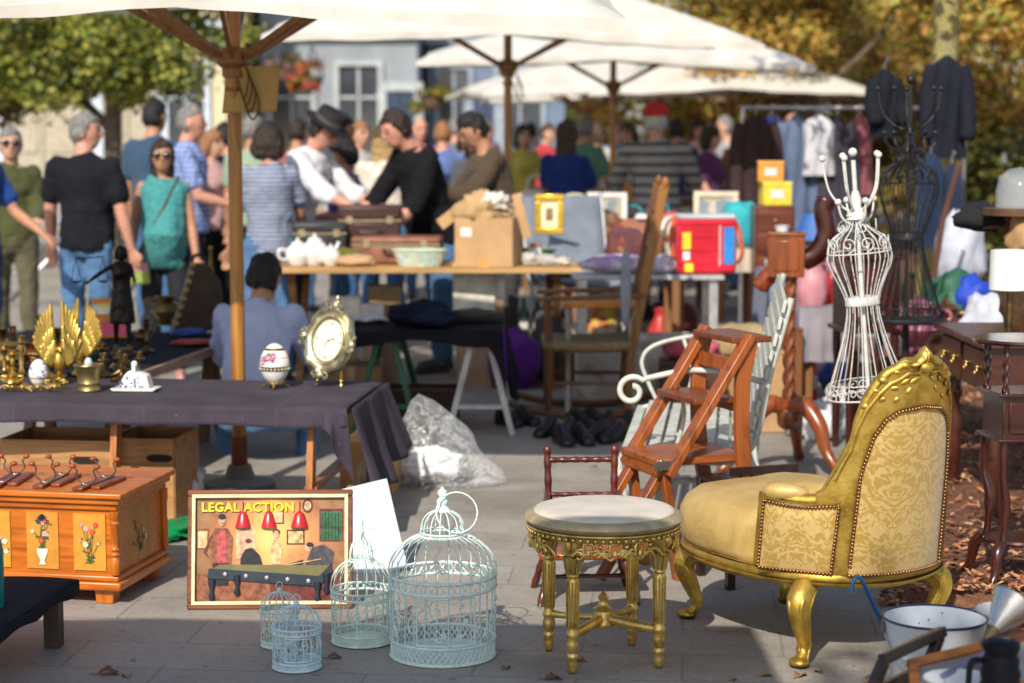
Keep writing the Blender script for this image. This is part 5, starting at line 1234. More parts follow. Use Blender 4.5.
for s in (-1, 1):
    m.lathe([(.006, 0), (.010, .004), (.006, .012), (.009, .02), (.005, .03), (.008, .04), (.005, .055), (.004, .07)], (s*.048, -.004, 0), 10); m.tube([(s*.048, -.004, .06), (s*.045, .01, .09)], .004, 6)
m.tube([(0, .10, .0), (0, .035, .2)], .004, 6); m.tube([(-.048, .0, .06), (.048, .0, .06)], .004, 6); m.build('easel', BRASS, t)
# butter dish
p = on1(136, 391); t = thing('butter_dish', 'blue and white delft butter dish with sloping lid and long plate', 'dish', p, -6, scale=1.12)
m = MB(); m.prism([(-.085, .012), (-.075, .004), (.075, .004), (.085, .012), (.08, .014), (-.08, .014)], .09); m.box((0, 0, .002), (.1, .06, .004)); m.build('plate', PORC, t, bevel=.003)
m = MB(); m.prism([(-.060, .0145), (.060, .0145), (.048, .062), (-.018, .078), (-.036, .06)], .062); m.build('lid', PORC, t, bevel=.006)
m = MB(); m.box((-.004, 0, .085), (.012, .03, .022)); m.ball((-.004, 0, .10), (.012, .014, .012)); m.build('knob', PORC, t)
m = MB(); rn = random.Random(9)
for k in range(22):
    x_ = rn.uniform(-.05, .045); z_ = rn.uniform(.018, .055); m.ball((x_, -.0313, z_), (rn.uniform(.003, .008), .0006, rn.uniform(.002, .005)), 6, 4)
for k in range(20): m.ball((-.075+.0079*k, -.0445, .011), (.003, .0012, .0018), 6, 4)
m.build('blue_painting', COB, t, smooth=80)
# brass mortar
p = on1(89, 391); t = thing('brass_mortar', 'brass mortar pot with flared rim standing left of the butter dish', 'pot', p)
m = MB(); m.lathe([(0, 0), (.046, 0), (.05, .006), (.047, .014), (.045, .03), (.048, .034), (.045, .038), (.047, .07), (.051, .078), (.056, .098), (.062, .108), (.060, .112), (.05, .105), (.043, .03), (0, .02)], seg=28); m.build('pot', mt((.33, .25, .11), .4, .85, .3, 14), t, smooth=45)
m = MB(); m.ball((0, 0, .11), (.018, .018, .03)); m.build('pestle_head', mt((.5, .55, .6), .3), t)
# small blue and white egg on foot
p = on1(39, 388); t = thing('painted_egg', 'white egg painted with small blue flowers, on the left of the table', 'ornament', p)
m = MB(); m.lathe([(a_*.72, b_*.74) for a_, b_ in pr], (0, 0, .008), 24); m.build('shell', PORC, t, smooth=80)
m = MB(); m.torus((0, 0, .008), .022, .006, 20, 6); m.mat(0); m.torus((0, 0, .046), .041, .0014, 24, 5); m.build('foot', BRASS, t)
m = MB(); rn = random.Random(3)
for k in range(26):
    z_ = rn.uniform(.03, .1); a_ = rn.uniform(-2.9, -.2); rr_ = eggr(z_/.74)*.72+.0003; m.ball((rr_*cos(a_), rr_*sin(a_), z_+.008), (.004, .004, rn.uniform(.002, .005)), 6, 4)
m.build('blue_painting', COB, t, smooth=80)
# brass twig
p = on1(22, 393); t = MB(); rn = random.Random(6)
for k in range(7):
    x_ = -.1+.035*k; t.tube(bez([(x_, 0, .012), (x_+.03, .01*rn.uniform(-2, 2), .022+.01*rn.random()), (x_+.075, .025*rn.uniform(-1, 1), .01)], 5), [.006-.0003*i for i in range(11)], 6)
    t.ball((x_+.03, 0, .02), .008, 6, 5)
    t.tube([(x_+.03, 0, .018), (x_+.045, -.03*rn.uniform(-1, 1), .03)], .0035, 5)
o = t.build('brass_twig', BRASS, None, smooth=70); o.location = p; tag(o, 'low brass twig candle holder lying at the front left of the table', 'ornament')
# winged gilt figures
def wing(m, base, s, H, tilt):
    rn = random.Random(int(H*1000)+s); b_ = V(base)+V((s*.012, .012, .05))
    for layer, n_, L0, L1 in ((0, 9, .55, 1.), (1, 7, .35, .6), (2, 6, .2, .36)):
        for k in range(n_):
            u = k/(n_-1); a_ = R(88-30*u); L = H*(L1-(L1-L0)*u)*rn.uniform(.93, 1.05); d = V((s*cos(a_), .10, sin(a_))); n2 = V((s*sin(a_), 0, -cos(a_)))
            st = b_+V((s*.018*u, 0, .03*(1-u)))
            P = bez([st, st+d*L*.5+n2*.012*H*4, st+d*L+n2*.02*H], 4)
            m.tube([p+V((0, -.006*layer, 0)) for p in P], [.006*(1+.5*sin(pi*i/len(P)))*(1-.6*(i/len(P))**3) for i in range(len(P))], 6, flat=1.7)
def eagle(label, px, py, H, rz):
    t = thing('winged_figure', label, 'figurine', on1(px, py), rz)
    m = MB(); m.lathe([(0, 0), (.035, 0), (.037, .008), (.026, .014), (.022, .03), (.028, .036), (0, .038)], seg=16); m.build('base', GOLDP, t)
    m = MB(); m.lathe([(.012, .036), (.02, .06), (.026, .09), (.02, .12), (.011, .135), (0, .14)], seg=14, sy=.8); m.ball((0, -.01, .148), (.014, .018, .015)); m.tube([(0, -.024, .148), (0, -.036, .141)], [.006, .002], 6)
    for s in (-1, 1): m.tube([(s*.008, 0, .04), (s*.010, -.006, .02)], .005, 6)
    m.build('body', GOLDP, t, smooth=80)
    for s in (-1, 1): m = MB(); wing(m, (0, 0, .03), s, H, 1); m.build('wing', GOLDP, t, smooth=80)
eagle('gilt winged figure with tall raised wings, right of the painted egg', 60, 384, .23, 25)
eagle('smaller gilt winged figure behind the painted egg', 80, 374, .22, -20)
def candlestick(label, px, py, h_, mat_=BRASS, s=1., group=None, cup=True):
    t = thing('candlestick', label, 'candlestick', on1(px, py), group=group)
    m = MB(); m.lathe([(0, 0), (.04*s, 0), (.042*s, .006), (.03*s, .014), (.012*s, .024), (.009*s, h_*.25), (.016*s, h_*.32), (.008*s, h_*.4), (.012*s, h_*.55), (.007*s, h_*.7), (.016*s, h_*.8), (.012*s, h_*.84)], seg=18); m.build('stem', mat_, t, smooth=50)
    m = MB(); m.lathe([(0, h_*.84), (.028*s, h_*.86), (.029*s, h_*.875), (.013*s, h_*.88), (.015*s, h_*.99), (.017*s, h_), (.012*s, h_), (.01*s, h_*.9), (0, h_*.9)], seg=18); m.build('cup', mat_, t, smooth=50)
    return t
candlestick('tall brass candlestick at the front left behind the brass twig', 22, 388, .22); candlestick('short brass candlestick at the left picture edge', 5, 382, .16); candlestick('slim brass candlestick beside the left eagle wing', 48, 378, .19); candlestick('old brass candlestick far back at the left', 14, 365, .18)
candlestick('dull bronze candlestick between the two winged figures', 58, 360, .15, BRONZE)
def urn(label, px, py, h_, r_, mat_, name='brass_pot', cat='pot', lid=False, spot=on1):
    t = thing(name, label, cat, spot(px, py)); m = MB(); m.lathe([(0, 0), (r_*.6, 0), (r_*.62, h_*.05), (r_*.35, h_*.12), (r_*.55, h_*.2), (r_, h_*.5), (r_*.85, h_*.72), (r_*.5, h_*.8), (r_*.55, h_*.9), (r_*.75, h_), (r_*.68, h_), (r_*.4, h_*.8), (0, h_*.75)], seg=20); m.build('bowl', mat_, t, smooth=50)
    m = MB()
    for s in (-1, 1): m.tube(bez([(s*r_*.9, 0, h_*.6), (s*r_*1.35, 0, h_*.72), (s*r_*1.2, 0, h_*.9), (s*r_*.6, 0, h_*.86)], 5), r_*.08, 6)
    m.build('handle', mat_, t)
    if lid: m = MB(); m.lathe([(r_*.7, h_), (r_*.5, h_*1.1), (r_*.12, h_*1.16), (r_*.16, h_*1.22), (0, h_*1.26)], seg=16); m.build('lid', mat_, t, smooth=50)
    return t
urn('round brass urn with handles near the left picture edge', 8, 372, .12, .06, BRASS, lid=True); urn('small copper pot behind the eagle figure', 33, 364, .10, .055, mt((.45, .2, .08), .3, .9)); urn('brass sugar bowl behind the mortar', 74, 362, .10, .05, BRASS); urn('tarnished brass pitcher at the far left edge of the table', 1, 366, .17, .05, BRONZE); urn('gilt cup in front of the tall brass candlestick', 12, 389, .06, .035, GOLDP); urn('little brass dish right of the painted egg', 55, 389, .04, .035, BRASS); candlestick('stubby gilt candlestick left of the tall one', 13, 378, .12, GOLDP); candlestick('thin brass candlestick behind the bronze bowl', 40, 360, .21); candlestick('dark candlestick between the mortar and the candelabra', 103, 376, .14, BRONZE); urn('low bronze bowl at the back left of the table', 48, 368, .07, .06, BRONZE)
m = MB(); m.lathe([(0, 0), (.045, 0), (.05, .02), (.05, .10), (.04, .12), (0, .12)], seg=20); o = m.build('glass_jar', mt((.01, .05, .05), .1, 0, .3), None, smooth=50); o.location = on1(93, 366); tag(o, 'dark teal glass jar behind the brass mortar', 'jar')
# bronze candelabra
p = on1(122, 381); t = thing('candelabra', 'dark bronze branching candelabra with candle cups behind the butter dish', 'candelabra', p)
m = MB(); m.lathe([(0, 0), (.05, 0), (.052, .008), (.02, .02), (.009, .04), (.013, .06), (.007, .08), (.01, .1), (0, .11)], seg=18); m.build('stem', BRONZE, t, smooth=50)
for k in range(4):
    a_ = R(20+k*90); e = V((cos(a_), sin(a_), 0)); m = MB(); m.tube(bez([(0, 0, .05), e*.04+V((0, 0, .03)), e*.075+V((0, 0, .05)), e*.075+V((0, 0, .085))], 6), .005, 6); m.tube(spiral(e*.03+V((0, 0, .06)), .018, .005, 1.3, 0, 20, (e, V((0, 0, 1)))), .003, 5); ar = m.build('arm', BRONZE, t)
    m = MB(); m.lathe([(0, .085), (.026, .09), (.027, .095), (.014, .097), (.015, .12), (.018, .122), (.012, .122), (0, .1)], tuple(e*.075), 16); m.build('cup', BRONZE, ar, smooth=50)
# ---- second table (back left) and its goods
g0 = G(133, 374, TZ); T2 = thing('trestle_table', 'low table with black cloth and bare wooden edge behind the butter dish', 'table', (g0.x, g0.y, 0), -9)
m = MB(); m.box((-.62, .9, TZ-.012), (1.25, 1.8, .022)); m.build('cloth_cover', cloth((.016, .016, .022)), T2, bevel=.004)
m = MB(); m.box((.014, .9, TZ-.018), (.026, 1.82, .04)); m.build('edge_board', wood('#9a7a5a', '#5c4630', .7, 1), T2)
for y_ in (.2, 1.6):
    for x_ in (-.15, -1.1): m = MB(); m.bar((x_, y_-.15, 0), (x_, y_-.012, TZ-.03), .05, .05); m.bar((x_, y_+.15, 0), (x_, y_+.012, TZ-.03), .05, .05); m.box((x_, y_, .2), (.03, .2, .04)); m.build('trestle', wood('#6b4a2a', '#3a2614', .7), T2)
def on2(px, py): return G(px, py, TZ+.003)
# bronze justice figure holding scales
p = on2(123, 354); FG = person('dark bronze statuette of a woman holding up a pair of scales', (p.x, p.y), 15, .50, armL=(60, 10, 20), armR=(20, 60, 20), legs=(4, -4), top=DKBRONZE, sleeve='none', bottom=DKBRONZE, blen='skirt', female=True, fine=False, hair=('bob', 'black'), base_z=TZ+.03, name='statuette'); FG['category'] = 'statuette'
for ch in FG.children:
    ch.data.materials.clear(); ch.data.materials.append(DKBRONZE if ch.name.split('.')[0] != 'shoe' else BRONZE)
m = MB(); m.lathe([(0, -.105), (.22, -.105), (.22, -.06), (.17, -.05), (.17, 0), (0, 0)], seg=20); m.build('plinth', mt((.1, .05, .02), .4), FG)
m = MB(); m.tube([(-.75, -.02, 1.52), (-.28, -.02, 1.55)], .012, 6)
for x_ in (-.74, -.3):
    for s in (-1, 1): m.tube([(x_, 0, 1.52), (x_+s*.09, 0, 1.14)], .006, 4)
    m.lathe([(0, 1.11), (.06, 1.12), (.1, 1.15), (.09, 1.15), (0, 1.13)], (x_, 0, 0), 16)
m.build('scales', DKBRONZE, FG)
o = urn('round bellied brass lamp pot on the black cloth behind the candelabra', 166, 325, .16, .085, mt((.22, .15, .05), .35, .9, .3), spot=on2)
t = thing('zither_case', 'dark brown wooden case with a gilt fret edge standing on the back black table', 'case', on2(196, 330), 18)
m = MB(); m.prism([(-.13, 0), (.15, 0), (.13, .26), (.06, .36), (-.02, .36)], .12); m.build('case', mt((.045, .026, .014), .4, 0, .3), t, bevel=.012)
m = MB()
for k in range(9): q = V((-.13+.11*k/8, -.07, .36*k/8)); m.box(q, (.03, .014, .02), (0, R(17), 0))
m.build('gilt_edge', mt((.45, .30, .10), .35, .7), t); m = MB(); m.tube(bez([(-.02, 0, .36), (.0, 0, .40), (.04, 0, .40), (.06, 0, .36)], 5), .01, 6); m.build('handle', mt((.03, .02, .015), .5), t)
t = thing('brass_horn', 'upright brass horn with its flared bell down, right of the dark case', 'horn', on2(212, 327)); m = MB(); m.lathe([(.05, 0), (.045, .01), (.028, .05), (.020, .12), (.014, .3), (.008, .42), (.012, .425), (.011, .44), (0, .44)], seg=20); m.build('tube', BRASS, t, smooth=60); m = MB(); m.torus((0, 0, .003), .05, .004, 24, 6); m.build('bell_rim', BRASS, t)
t = thing('cardboard_carton', 'orange white and pink printed carton behind the bronze statuette', 'box', on2(112, 337), 10); m = MB(); m.box((0, 0, .1), (.19, .1, .2)); m.build('carton', mt((.72, .25, .05), .5), t, bevel=.003)
m = MB(); m.box((0, -.0515, .15), (.19, .003, .05)); m.mat(1).box((.02, -.0515, .05), (.15, .003, .07)); m.mat(2).box((0, -.0525, .172), (.13, .002, .02)); m.build('print', [mt((.8, .78, .72), .5), mt((.75, .12, .25), .5), mt((.75, .65, .1), .5)], t)
crumple('blue folded cloth on the back black table near the horn', 'folded_cloth', 'cloth', on2(188, 336), (.2, .16, .04), cloth((.03, .06, .25)), 3, .3); crumple('red folded cloth on the back black table under the blue cloth', 'folded_cloth', 'cloth', on2(193, 345), (.22, .14, .03), cloth((.3, .05, .04)), 8, .3)
urn('small dark bronze cup on the back black table', 143, 345, .08, .04, BRONZE, spot=on2); candlestick('bronze candlestick between statuette and brass lamp pot', 147, 352, .16, BRONZE)
# ============================================================= library step chair
MAH = wood('#9c5220', '#56280c', .36, 2, 7, .18); MAHX = wood('#9c5220', '#56280c', .36, 0, 7, .18); MAHD = wood('#4a160c', '#1f0805', .25, 2, 7, .5); MAHDX = wood('#74391a', '#3e1a0b', .32, 0, 7, .2); DKW = wood('#2a1510', '#120806', .3, 2, 7, .4)
g = G(601, 589); SC = thing('step_chair', 'folding mahogany library step chair opened as a ladder beside the white bench', 'step chair', g, 21)
TOPX, TOPZ, WW = .575, .875, .35
for y in (0, WW):
    m = MB(); m.bar((TOPX*.44, y, TOPZ*.44), (TOPX, y, TOPZ), .028, .062, (0, 1, 0)); m.build('ladder_rail', MAH, SC, bevel=.004)
    m = MB(); P = [(TOPX+.0, y, TOPZ-.02), (TOPX-.03, y, .70), (TOPX-.02, y, .42), (TOPX+.03, y, .18), (TOPX+.09, y, 0)]; PP = bez(P, 5)
    m.loft([[q+V((a_, b_, 0)) for a_, b_ in ((-.028, -.013), (.028, -.013), (.028, .013), (-.028, .013))] for q in PP]); m.build('rear_leg', MAH, SC, bevel=.003)
    m = MB(); m.bar((.255, y+(.032 if y == 0 else -.032), .40), (.315, y+(.032 if y == 0 else -.032), 0), .045, .032); m.build('front_leg', MAH, SC, bevel=.004)
    m = MB(); m.bar((.26, y+(.06 if y == 0 else -.06), .40), (.02, y+(.06 if y == 0 else -.06), .02), .05, .026); m.build('brace', MAH, SC, bevel=.003)
for z, d_, nm in ((.64, .17, 'tread'), (TOPZ-.02, .16, 'tread')):
    x = TOPX*z/TOPZ; m = MB(); m.box((x+.03, WW/2, z), (d_, WW-.03, .022)); m.build(nm, MAHDX, SC, bevel=.004)
m = MB(); m.box((.40, WW/2, .43), (.36, WW-.032, .028)); m.box((.235, WW/2, .405), (.02, WW-.03, .06)); m.build('seat', MAHX, SC, bevel=.006)
m = MB()
for z in (.62, .76): m.bar((TOPX-.03, .015, z), (TOPX-.03, WW-.015, z), .02, .05)
m.build('back_rail', MAH, SC, bevel=.003)
m = MB(); m.ball((.228, .0, .44), .008); m.ball((.228, .0, .41), .008); m.box((.24, -.016, .425), (.09, .004, .03)); m.build('hinge', mt((.35, .33, .3), .35, .9), SC)
# ---- dark slat backed little chair between step chair and armchair
g = G(735, 560); t = thing('small_chair', 'dark wood slatted chair standing between the step chair and the gold armchair', 'chair', (g.x, 7.0, 0), 20)
m = MB(); m.box((0, 0, .36), (.26, .26, .02)); m.build('seat', DKW, t, bevel=.004)
m = MB(); m.box((0, -.13, .30), (.28, .02, .11)); m.build('apron', DKW, t)
for x_ in (-.12, .12):
    for y_ in (-.12, .12): m = MB(); m.bar((x_, y_, 0), (x_, y_, .36), .03); m.build('leg', DKW, t, bevel=.003)
m = MB(); m.box((0, -.134, .42), (.26, .018, .03))
for k in range(5): m.bar((-.09+.045*k, -.134, .2), (-.09+.045*k, -.134, .42), .014, .01)
m.build('slats', DKW, t)
# ============================================================= child's spindle chair
g = G(587, 612); SP = thing('child_chair', 'small turned spindle child chair of red brown wood behind the gilded stool', 'chair', (g.x, 6.75, 0), 4)
RED = wood('#5c1f14', '#2c0d08', .3, 2, 8, .4); ORG = wood('#a4501f', '#5e2a0c', .35, 0, 6, .3)
m = MB(); m.box((0, .0, .165), (.33, .25, .026)); m.build('seat', ORG, SP, bevel=.008)
def turned(m, a, b, r, n=5, seg=10):
    a, b = V(a), V(b); P, rr = [], []
    for i in range(n*8+1):
        t_ = i/(n*8); P.append(a.lerp(b, t_)); rr.append(r*(.72+.28*abs(sin(t_*pi*n))+(.15 if i % 8 == 0 else 0)))
    return m.tube(P, rr, seg)
for s in (-1, 1):
    m = MB(); turned(m, (s*.112, .105, .17), (s*.118, .135, .475), .014, 5); m.ball((s*.118, .136, .488), (.015, .015, .02)); m.build('back_post', RED, SP, smooth=60)
    m = MB(); turned(m, (s*.13, -.09, .17), (s*.135, -.10, .32), .011, 3); turned(m, (s*.148, -.13, .325), (s*.117, .125, .345), .012, 4); m.build('arm', RED, SP, smooth=60)
    for y_, o_ in ((-.09, -.05), (.09, .05)): m = MB(); turned(m, (s*.125, y_, .155), (s*.165, y_+o_, 0), .014, 3); m.build('leg', RED, SP, smooth=60)
m = MB(); turned(m, (-.118, .134, .455), (.118, .134, .455), .011, 6); m.build('top_rail', RED, SP, smooth=60)
m = MB()
for x_ in (-.06, 0, .06): turned(m, (x_, .108, .175), (x_, .12, .33), .008, 4)
turned(m, (-.117, .12, .335), (.117, .12, .335), .009, 5)
m.build('spindles', RED, SP, smooth=60)
m = MB(); turned(m, (-.15, 0, .07), (.15, 0, .07), .009, 5); m.build('stretcher', RED, SP, smooth=60)
# ============================================================= white garden bench
WP = mt((.52, .53, .48), .55, 0, .2, 18); g = G(628, 492)
BN = thing('garden_bench', 'white slatted garden bench with scrolled iron arms seen from its end', 'bench', (.40, 7.35, 0), -6.5)
BL = 1.35
m = MB()
for k in range(9):
    x_ = .02+.052*k; z_ = .42-.02*sin(k/8*pi)-(.03 if k == 0 else 0); m.box((x_, BL/2, z_), (.040, BL, .016))
m.build('seat_slats', WP, BN, bevel=.003)
m = MB()
for k in range(9):
    z_ = .46+.062*k; x_ = .48+.14*((z_-.42)/.6)**1.1; m.box((x_, BL/2, z_), (.014, BL, .048), (0, R(12), 0))
m.build('back_slats', WP, BN, bevel=.003)
for y_ in (.04, BL-.04):
    m = MB()
    m.tube(bez([(.06, y_, .40), (.0, y_, .36), (.02, y_, .2), (-.05, y_, 0)], 6), .014, 7); m.tube(bez([(.47, y_, .42), (.52, y_, .28), (.52, y_, .15), (.60, y_, 0)], 6), .014, 7); m.tube(bez([(.0, y_, .385), (.2, y_, .375), (.47, y_, .40), (.56, y_, .72), (.63, y_, .985)], 8), .013, 7)
    m.tube(bez([(.51, y_, .2), (.25, y_, .3), (.03, y_, .18)], 8), .010, 6); m.build('end_frame', WP, BN, smooth=80)
    m = MB(); P = bez([(.55, y_, .665), (.42, y_, .70), (.26, y_, .712), (.10, y_, .680)], 8)+spiral((.045, y_, .630), .058, .020, 1.1, R(48), 24) if y_ < .5 else bez([(.55, y_, .665), (.42, y_, .70), (.26, y_, .712), (.08, y_, .67), (.02, y_, .60), (.05, y_, .5), (.1, y_, .4)], 8); m.tube(P, .0115 if y_ < .5 else .009, 8); m.tube(bez([(.2, y_, .70), (.24, y_, .55), (.2, y_, .39)], 5), .009, 6); m.build('arm', WP, BN, smooth=80)
# ============================================================= mahogany valet stand
VX = D(790, 300, 9.3).x; VA = thing('valet_stand', 'tall mahogany valet stand with twisted post, box head and clawed tripod', 'valet stand', (VX, 9.3, 0), -8)
m = MB(); rows = []
for i in range(61):
    z_ = .30+.62*i/60; rows.append([V(((.026+.006*cos(3*(a_-z_*26)))*cos(a_), (.026+.006*cos(3*(a_-z_*26)))*sin(a_), z_)) for a_ in [2*pi*k/16 for k in range(16)]])
m.loft(rows); m.lathe([(.03, .2), (.05, .22), (.055, .28), (.035, .32)], seg=16); m.lathe([(.03, .9), (.036, .92), (.028, .95), (.03, .98)], seg=14); m.build('post', wood('#7d4220', '#42200e', .25, 2, 7, .4), VA, smooth=60)
for k in range(3):
    a_ = R(200+k*120+(0)); e = V((cos(a_), sin(a_), 0)); m = MB(); P = bez([e*.02+V((0, 0, .30)), e*.10+V((0, 0, .32)), e*.19+V((0, 0, .23)), e*.23+V((0, 0, .12)), e*.32+V((0, 0, .02))], 6)
    m.tube(P, [lerpl([(0, .04), (.3, .045), (.6, .034), (.85, .024), (1, .03)], i/(len(P)-1)) for i in range(len(P))], 10); m.ball(e*.32+V((0, 0, .022)), (.03, .03, .022)); m.tube([p_+V((0, 0, .012)) for p_ in P[3:18]], .015, 6); m.build('leg', wood('#8a451c', '#4c220c', .25, 2, 7, .4), VA, smooth=70)
m = MB(); m.box((-.02, 0, 1.02), (.17, .12, .20)); m.box((-.02, 0, 1.12), (.18, .135, .014)); m.box((-.02, -.062, 1.02), (.12, .006, .14)); m.build('head_box', wood('#8a451c', '#4c220c', .25, 2, 3, .4), VA, bevel=.006)
m = MB(); P = bez([(.05, 0, .99), (.12, 0, 1.03), (.165, 0, 1.12), (.15, 0, 1.23), (.165, 0, 1.29)], 6); m.tube(P, [.018, *[.03]*(len(P)-2), .014], 8, flat=1.6); m.build('hanger_arm', wood('#3c0d0a', '#1a0505', .15, 2, 7, .6), VA, smooth=80)
m = MB(); P = bez([(-.03, 0, .94), (-.09, 0, .93), (-.15, 0, .86)], 6); m.tube(P, [.016, *[.026]*(len(P)-2), .014], 8, flat=1.6); m.build('hanger_arm', wood('#8a3a12', '#451806', .25, 2, 7, .4), VA, smooth=80)
# ============================================================= wire dress forms
def dress_form(label, loc, zh, zw, zb, zn, ztop, rh, rw, rb, col, wr, hooks, rz, tilt, nb=18, disc=False):
    t = thing('dress_form', label, 'dress form', loc, rz); t.rotation_euler[1] = R(tilt); P = mt(col, .45, 0, .12, 30)
    prof = [(rh, zh), (rh*.93, zh+.04), (rw*1.25, zw-(zw-zh)*.35), (rw, zw), (rb*.98, zb-(zb-zw)*.25), (rb, zb), (rb*.86, zb+(zn-zb)*.35), (rw*.62, zb+(zn-zb)*.7), (.035, zn)]
    m = MB()
    for k in range(nb):
        a_ = 2*pi*k/nb; m.tube(bez([V((r_*cos(a_), r_*.78*sin(a_), z_)) for r_, z_ in prof], 5), wr, 5)
    m.build('wire_bars', P, t, smooth=80)
    m = MB()
    for r_, z_, w_ in ((rh, zh, 1.6), (rb*1.0, zb, 1.2), (.036, zn, 2.2), (rh*.95, zh+.055, 1)): m.torus((0, 0, z_), r_, wr*w_, 40, 6, None, 1, .78)
    for k in range(12):
        a_ = 2*pi*k/12; c_ = V((rh*cos(a_), rh*.78*sin(a_), zh+.028)); ax = (V((-sin(a_), cos(a_), 0)), V((0, 0, 1)))
        m.tube(spiral(c_+ax[0]*.013, .022, .004, 1.3, 0, 18, ax), wr*.9, 4); m.tube(spiral(c_-ax[0]*.02, .018, .004, -1.2, pi, 16, ax), wr*.9, 4)
    m.build('hem_scrollwork', P, t, smooth=80)
    m = MB(); m.lathe([(rw*1.02, zw-.016), (rw*1.05, zw-.014), (rw*1.04, zw+.014), (rw*1.01, zw+.016)], seg=32, sy=.78, cap=False); m.build('waist_belt', P, t)
    m = MB()
    for k in range(10):
        a_ = 2*pi*(k+.5)/10; e = V((cos(a_), sin(a_)*.78, 0)); ax = (V((-sin(a_), cos(a_), 0)), V((0, 0, 1)))
        m.tube(spiral(e*rb*.93+V((0, 0, zb+.035)), .030, .006, 1.4, -pi/2, 22, ax), wr, 4)
        if k % 2: m.tube(spiral(e*.07+V((0, 0, zn-.045)), .026, .005, 1.3, pi/2, 18, ax), wr, 4)
    m.build('bust_scrolls', P, t, smooth=80)
    m = MB(); m.cyl((0, 0, zh-.0), (0, 0, ztop-.03), .009, .009, 10); m.lathe([(.0, zn-.02), (.04, zn-.015), (.03, zn+.01), (.018, zn+.03), (.022, zn+.06), (.012, zn+.09)], seg=16); m.ball((0, 0, ztop), .017 if not disc else .022); m.build('pole', P, t)
    for (n_, r_, z0, z1, off) in hooks:
        for k in range(n_):
            a_ = R(off+360*k/n_); e = V((cos(a_), sin(a_)*.9, 0)); m = MB(); m.tube(bez([e*.008+V((0, 0, z0)), e*r_*.45+V((0, 0, z0+(z1-z0)*.12)), e*r_*.85+V((0, 0, z0+(z1-z0)*.45)), e*r_+V((0, 0, z1))], 6), wr*2., 6); m.ball(e*r_+V((0, 0, z1+.01)), .013); m.build('hook', P, t, smooth=80)
    m = MB(); m.cyl((0, 0, .05), (0, 0, zh), .017, .015, 12)
    for k in range(3):
        a_ = R(30+120*k); e = V((cos(a_), sin(a_), 0)); m.tube(bez([V((0, 0, .2)), e*.08+V((0, 0, .12)), e*.17+V((0, 0, .0))], 5), .015, 7)
    m.build('stand', DKW if not disc else P, t)
    if disc: m = MB(); m.lathe([(0, zh-.012), (rh*1.12, zh-.012), (rh*1.14, zh-.004), (rh*1.1, zh), (0, zh)], seg=36); m.build('base_disc', P, t)
    return t
q = D(872, 395, 7.5)
dress_form('white wire dress form coat stand with curved hooks behind the gold chair', (q.x+.037, 7.5, 0), .60, .965, 1.15, 1.29, 1.525, .158, .064, .122, (.60, .60, .57), .0023, [(5, .115, 1.30, 1.50, 20), (4, .075, 1.25, 1.335, 10)], 10, -5, 16)
q = D(906, 316, 9.1)
dress_form('black wire dress form coat stand with tall curved hooks behind the white one', (q.x, 9.1, 0), .74, 1.12, 1.36, 1.52, 1.83, .17, .075, .135, (.012, .012, .014), .0028, [(5, .15, 1.60, 1.78, 10), (5, .12, 1.50, 1.58, 40)], 5, 0, 22, True)
# ============================================================= rocking chair
RW = wood('#75481f', '#3c220e', .5, 2, 7, .1); RWL = wood('#8f5f25', '#54330f', .45, 2, 7, .2)
q = G(585, 425); RC = thing('rocking_chair', 'dark wooden rocking chair with woven rush seat facing left', 'chair', (.40, 11.0, 0), 0)
for y_ in (0, .5):
    m = MB(); m.tube(bez([(-.42, y_, .09), (-.2, y_, .03), (.15, y_, .02), (.45, y_, .075), (.60, y_, .13)], 6), .02, 6); m.build('rocker', RW, RC, smooth=60)
    m = MB(); m.tube([(-.20, y_, .04), (-.19, y_, .30), (-.20, y_, .66)], [.018, .023, .018], 8); m.build('front_leg', RW, RC)
    m = MB(); m.bar((.24, y_, .04), (.27, y_, .42), .04, .05); m.bar((.27, y_, .40), (.44, y_, 1.30), .036, .05); m.ball((.445, y_, 1.31), (.025, .025, .04)); m.build('back_post', RW if y_ else RWL, RC, bevel=.004)
    m = MB(); m.bar((-.26, y_, .67), (.34, y_, .69), .06, .022); m.build('arm', RW, RC, bevel=.005)
m = MB()
rows = []
for i in range(9):
    u = i/8; rows.append([V((-.23+.5*u, -.02+.54*v_, .41-.012*sin(u*pi)-.02*sin(v_*pi)+.006*(k % 2))) for k, v_ in enumerate([j/24 for j in range(25)])])
m.loft(rows, cap=False, closed=False); m.build('rush_seat', cloth((.30, .22, .10), (.20, .14, .06), 60), RC, solid=.05, bevel=.015)
for z_, x_ in ((.2, -.19), (.3, -.19), (.15, .25), (.3, .26)): m = MB(); m.cyl((x_, 0, z_), (x_, .5, z_), .011, .011, 8); m.build('stretcher', RW, RC)
for y_ in (0, .5): m = MB(); m.cyl((-.19, y_, .20), (.25, y_, .20), .011, .011, 8); m.build('stretcher', RW, RC)
m = MB()
for k in range(4): z_ = .58+.2*k; x_ = .27+.17*(z_-.4)/.9; m.box((x_, .25, z_), (.014, .48, .075), (0, R(11), 0))
m.build('back_slats', RWL, RC, bevel=.003)
crumple('grey scarf hanging over the back post of the rocking chair', 'scarf', 'cloth', (.63, 10.98, .52), (.06, .07, .42), cloth((.33, .35, .40)), 5, .25, 18)
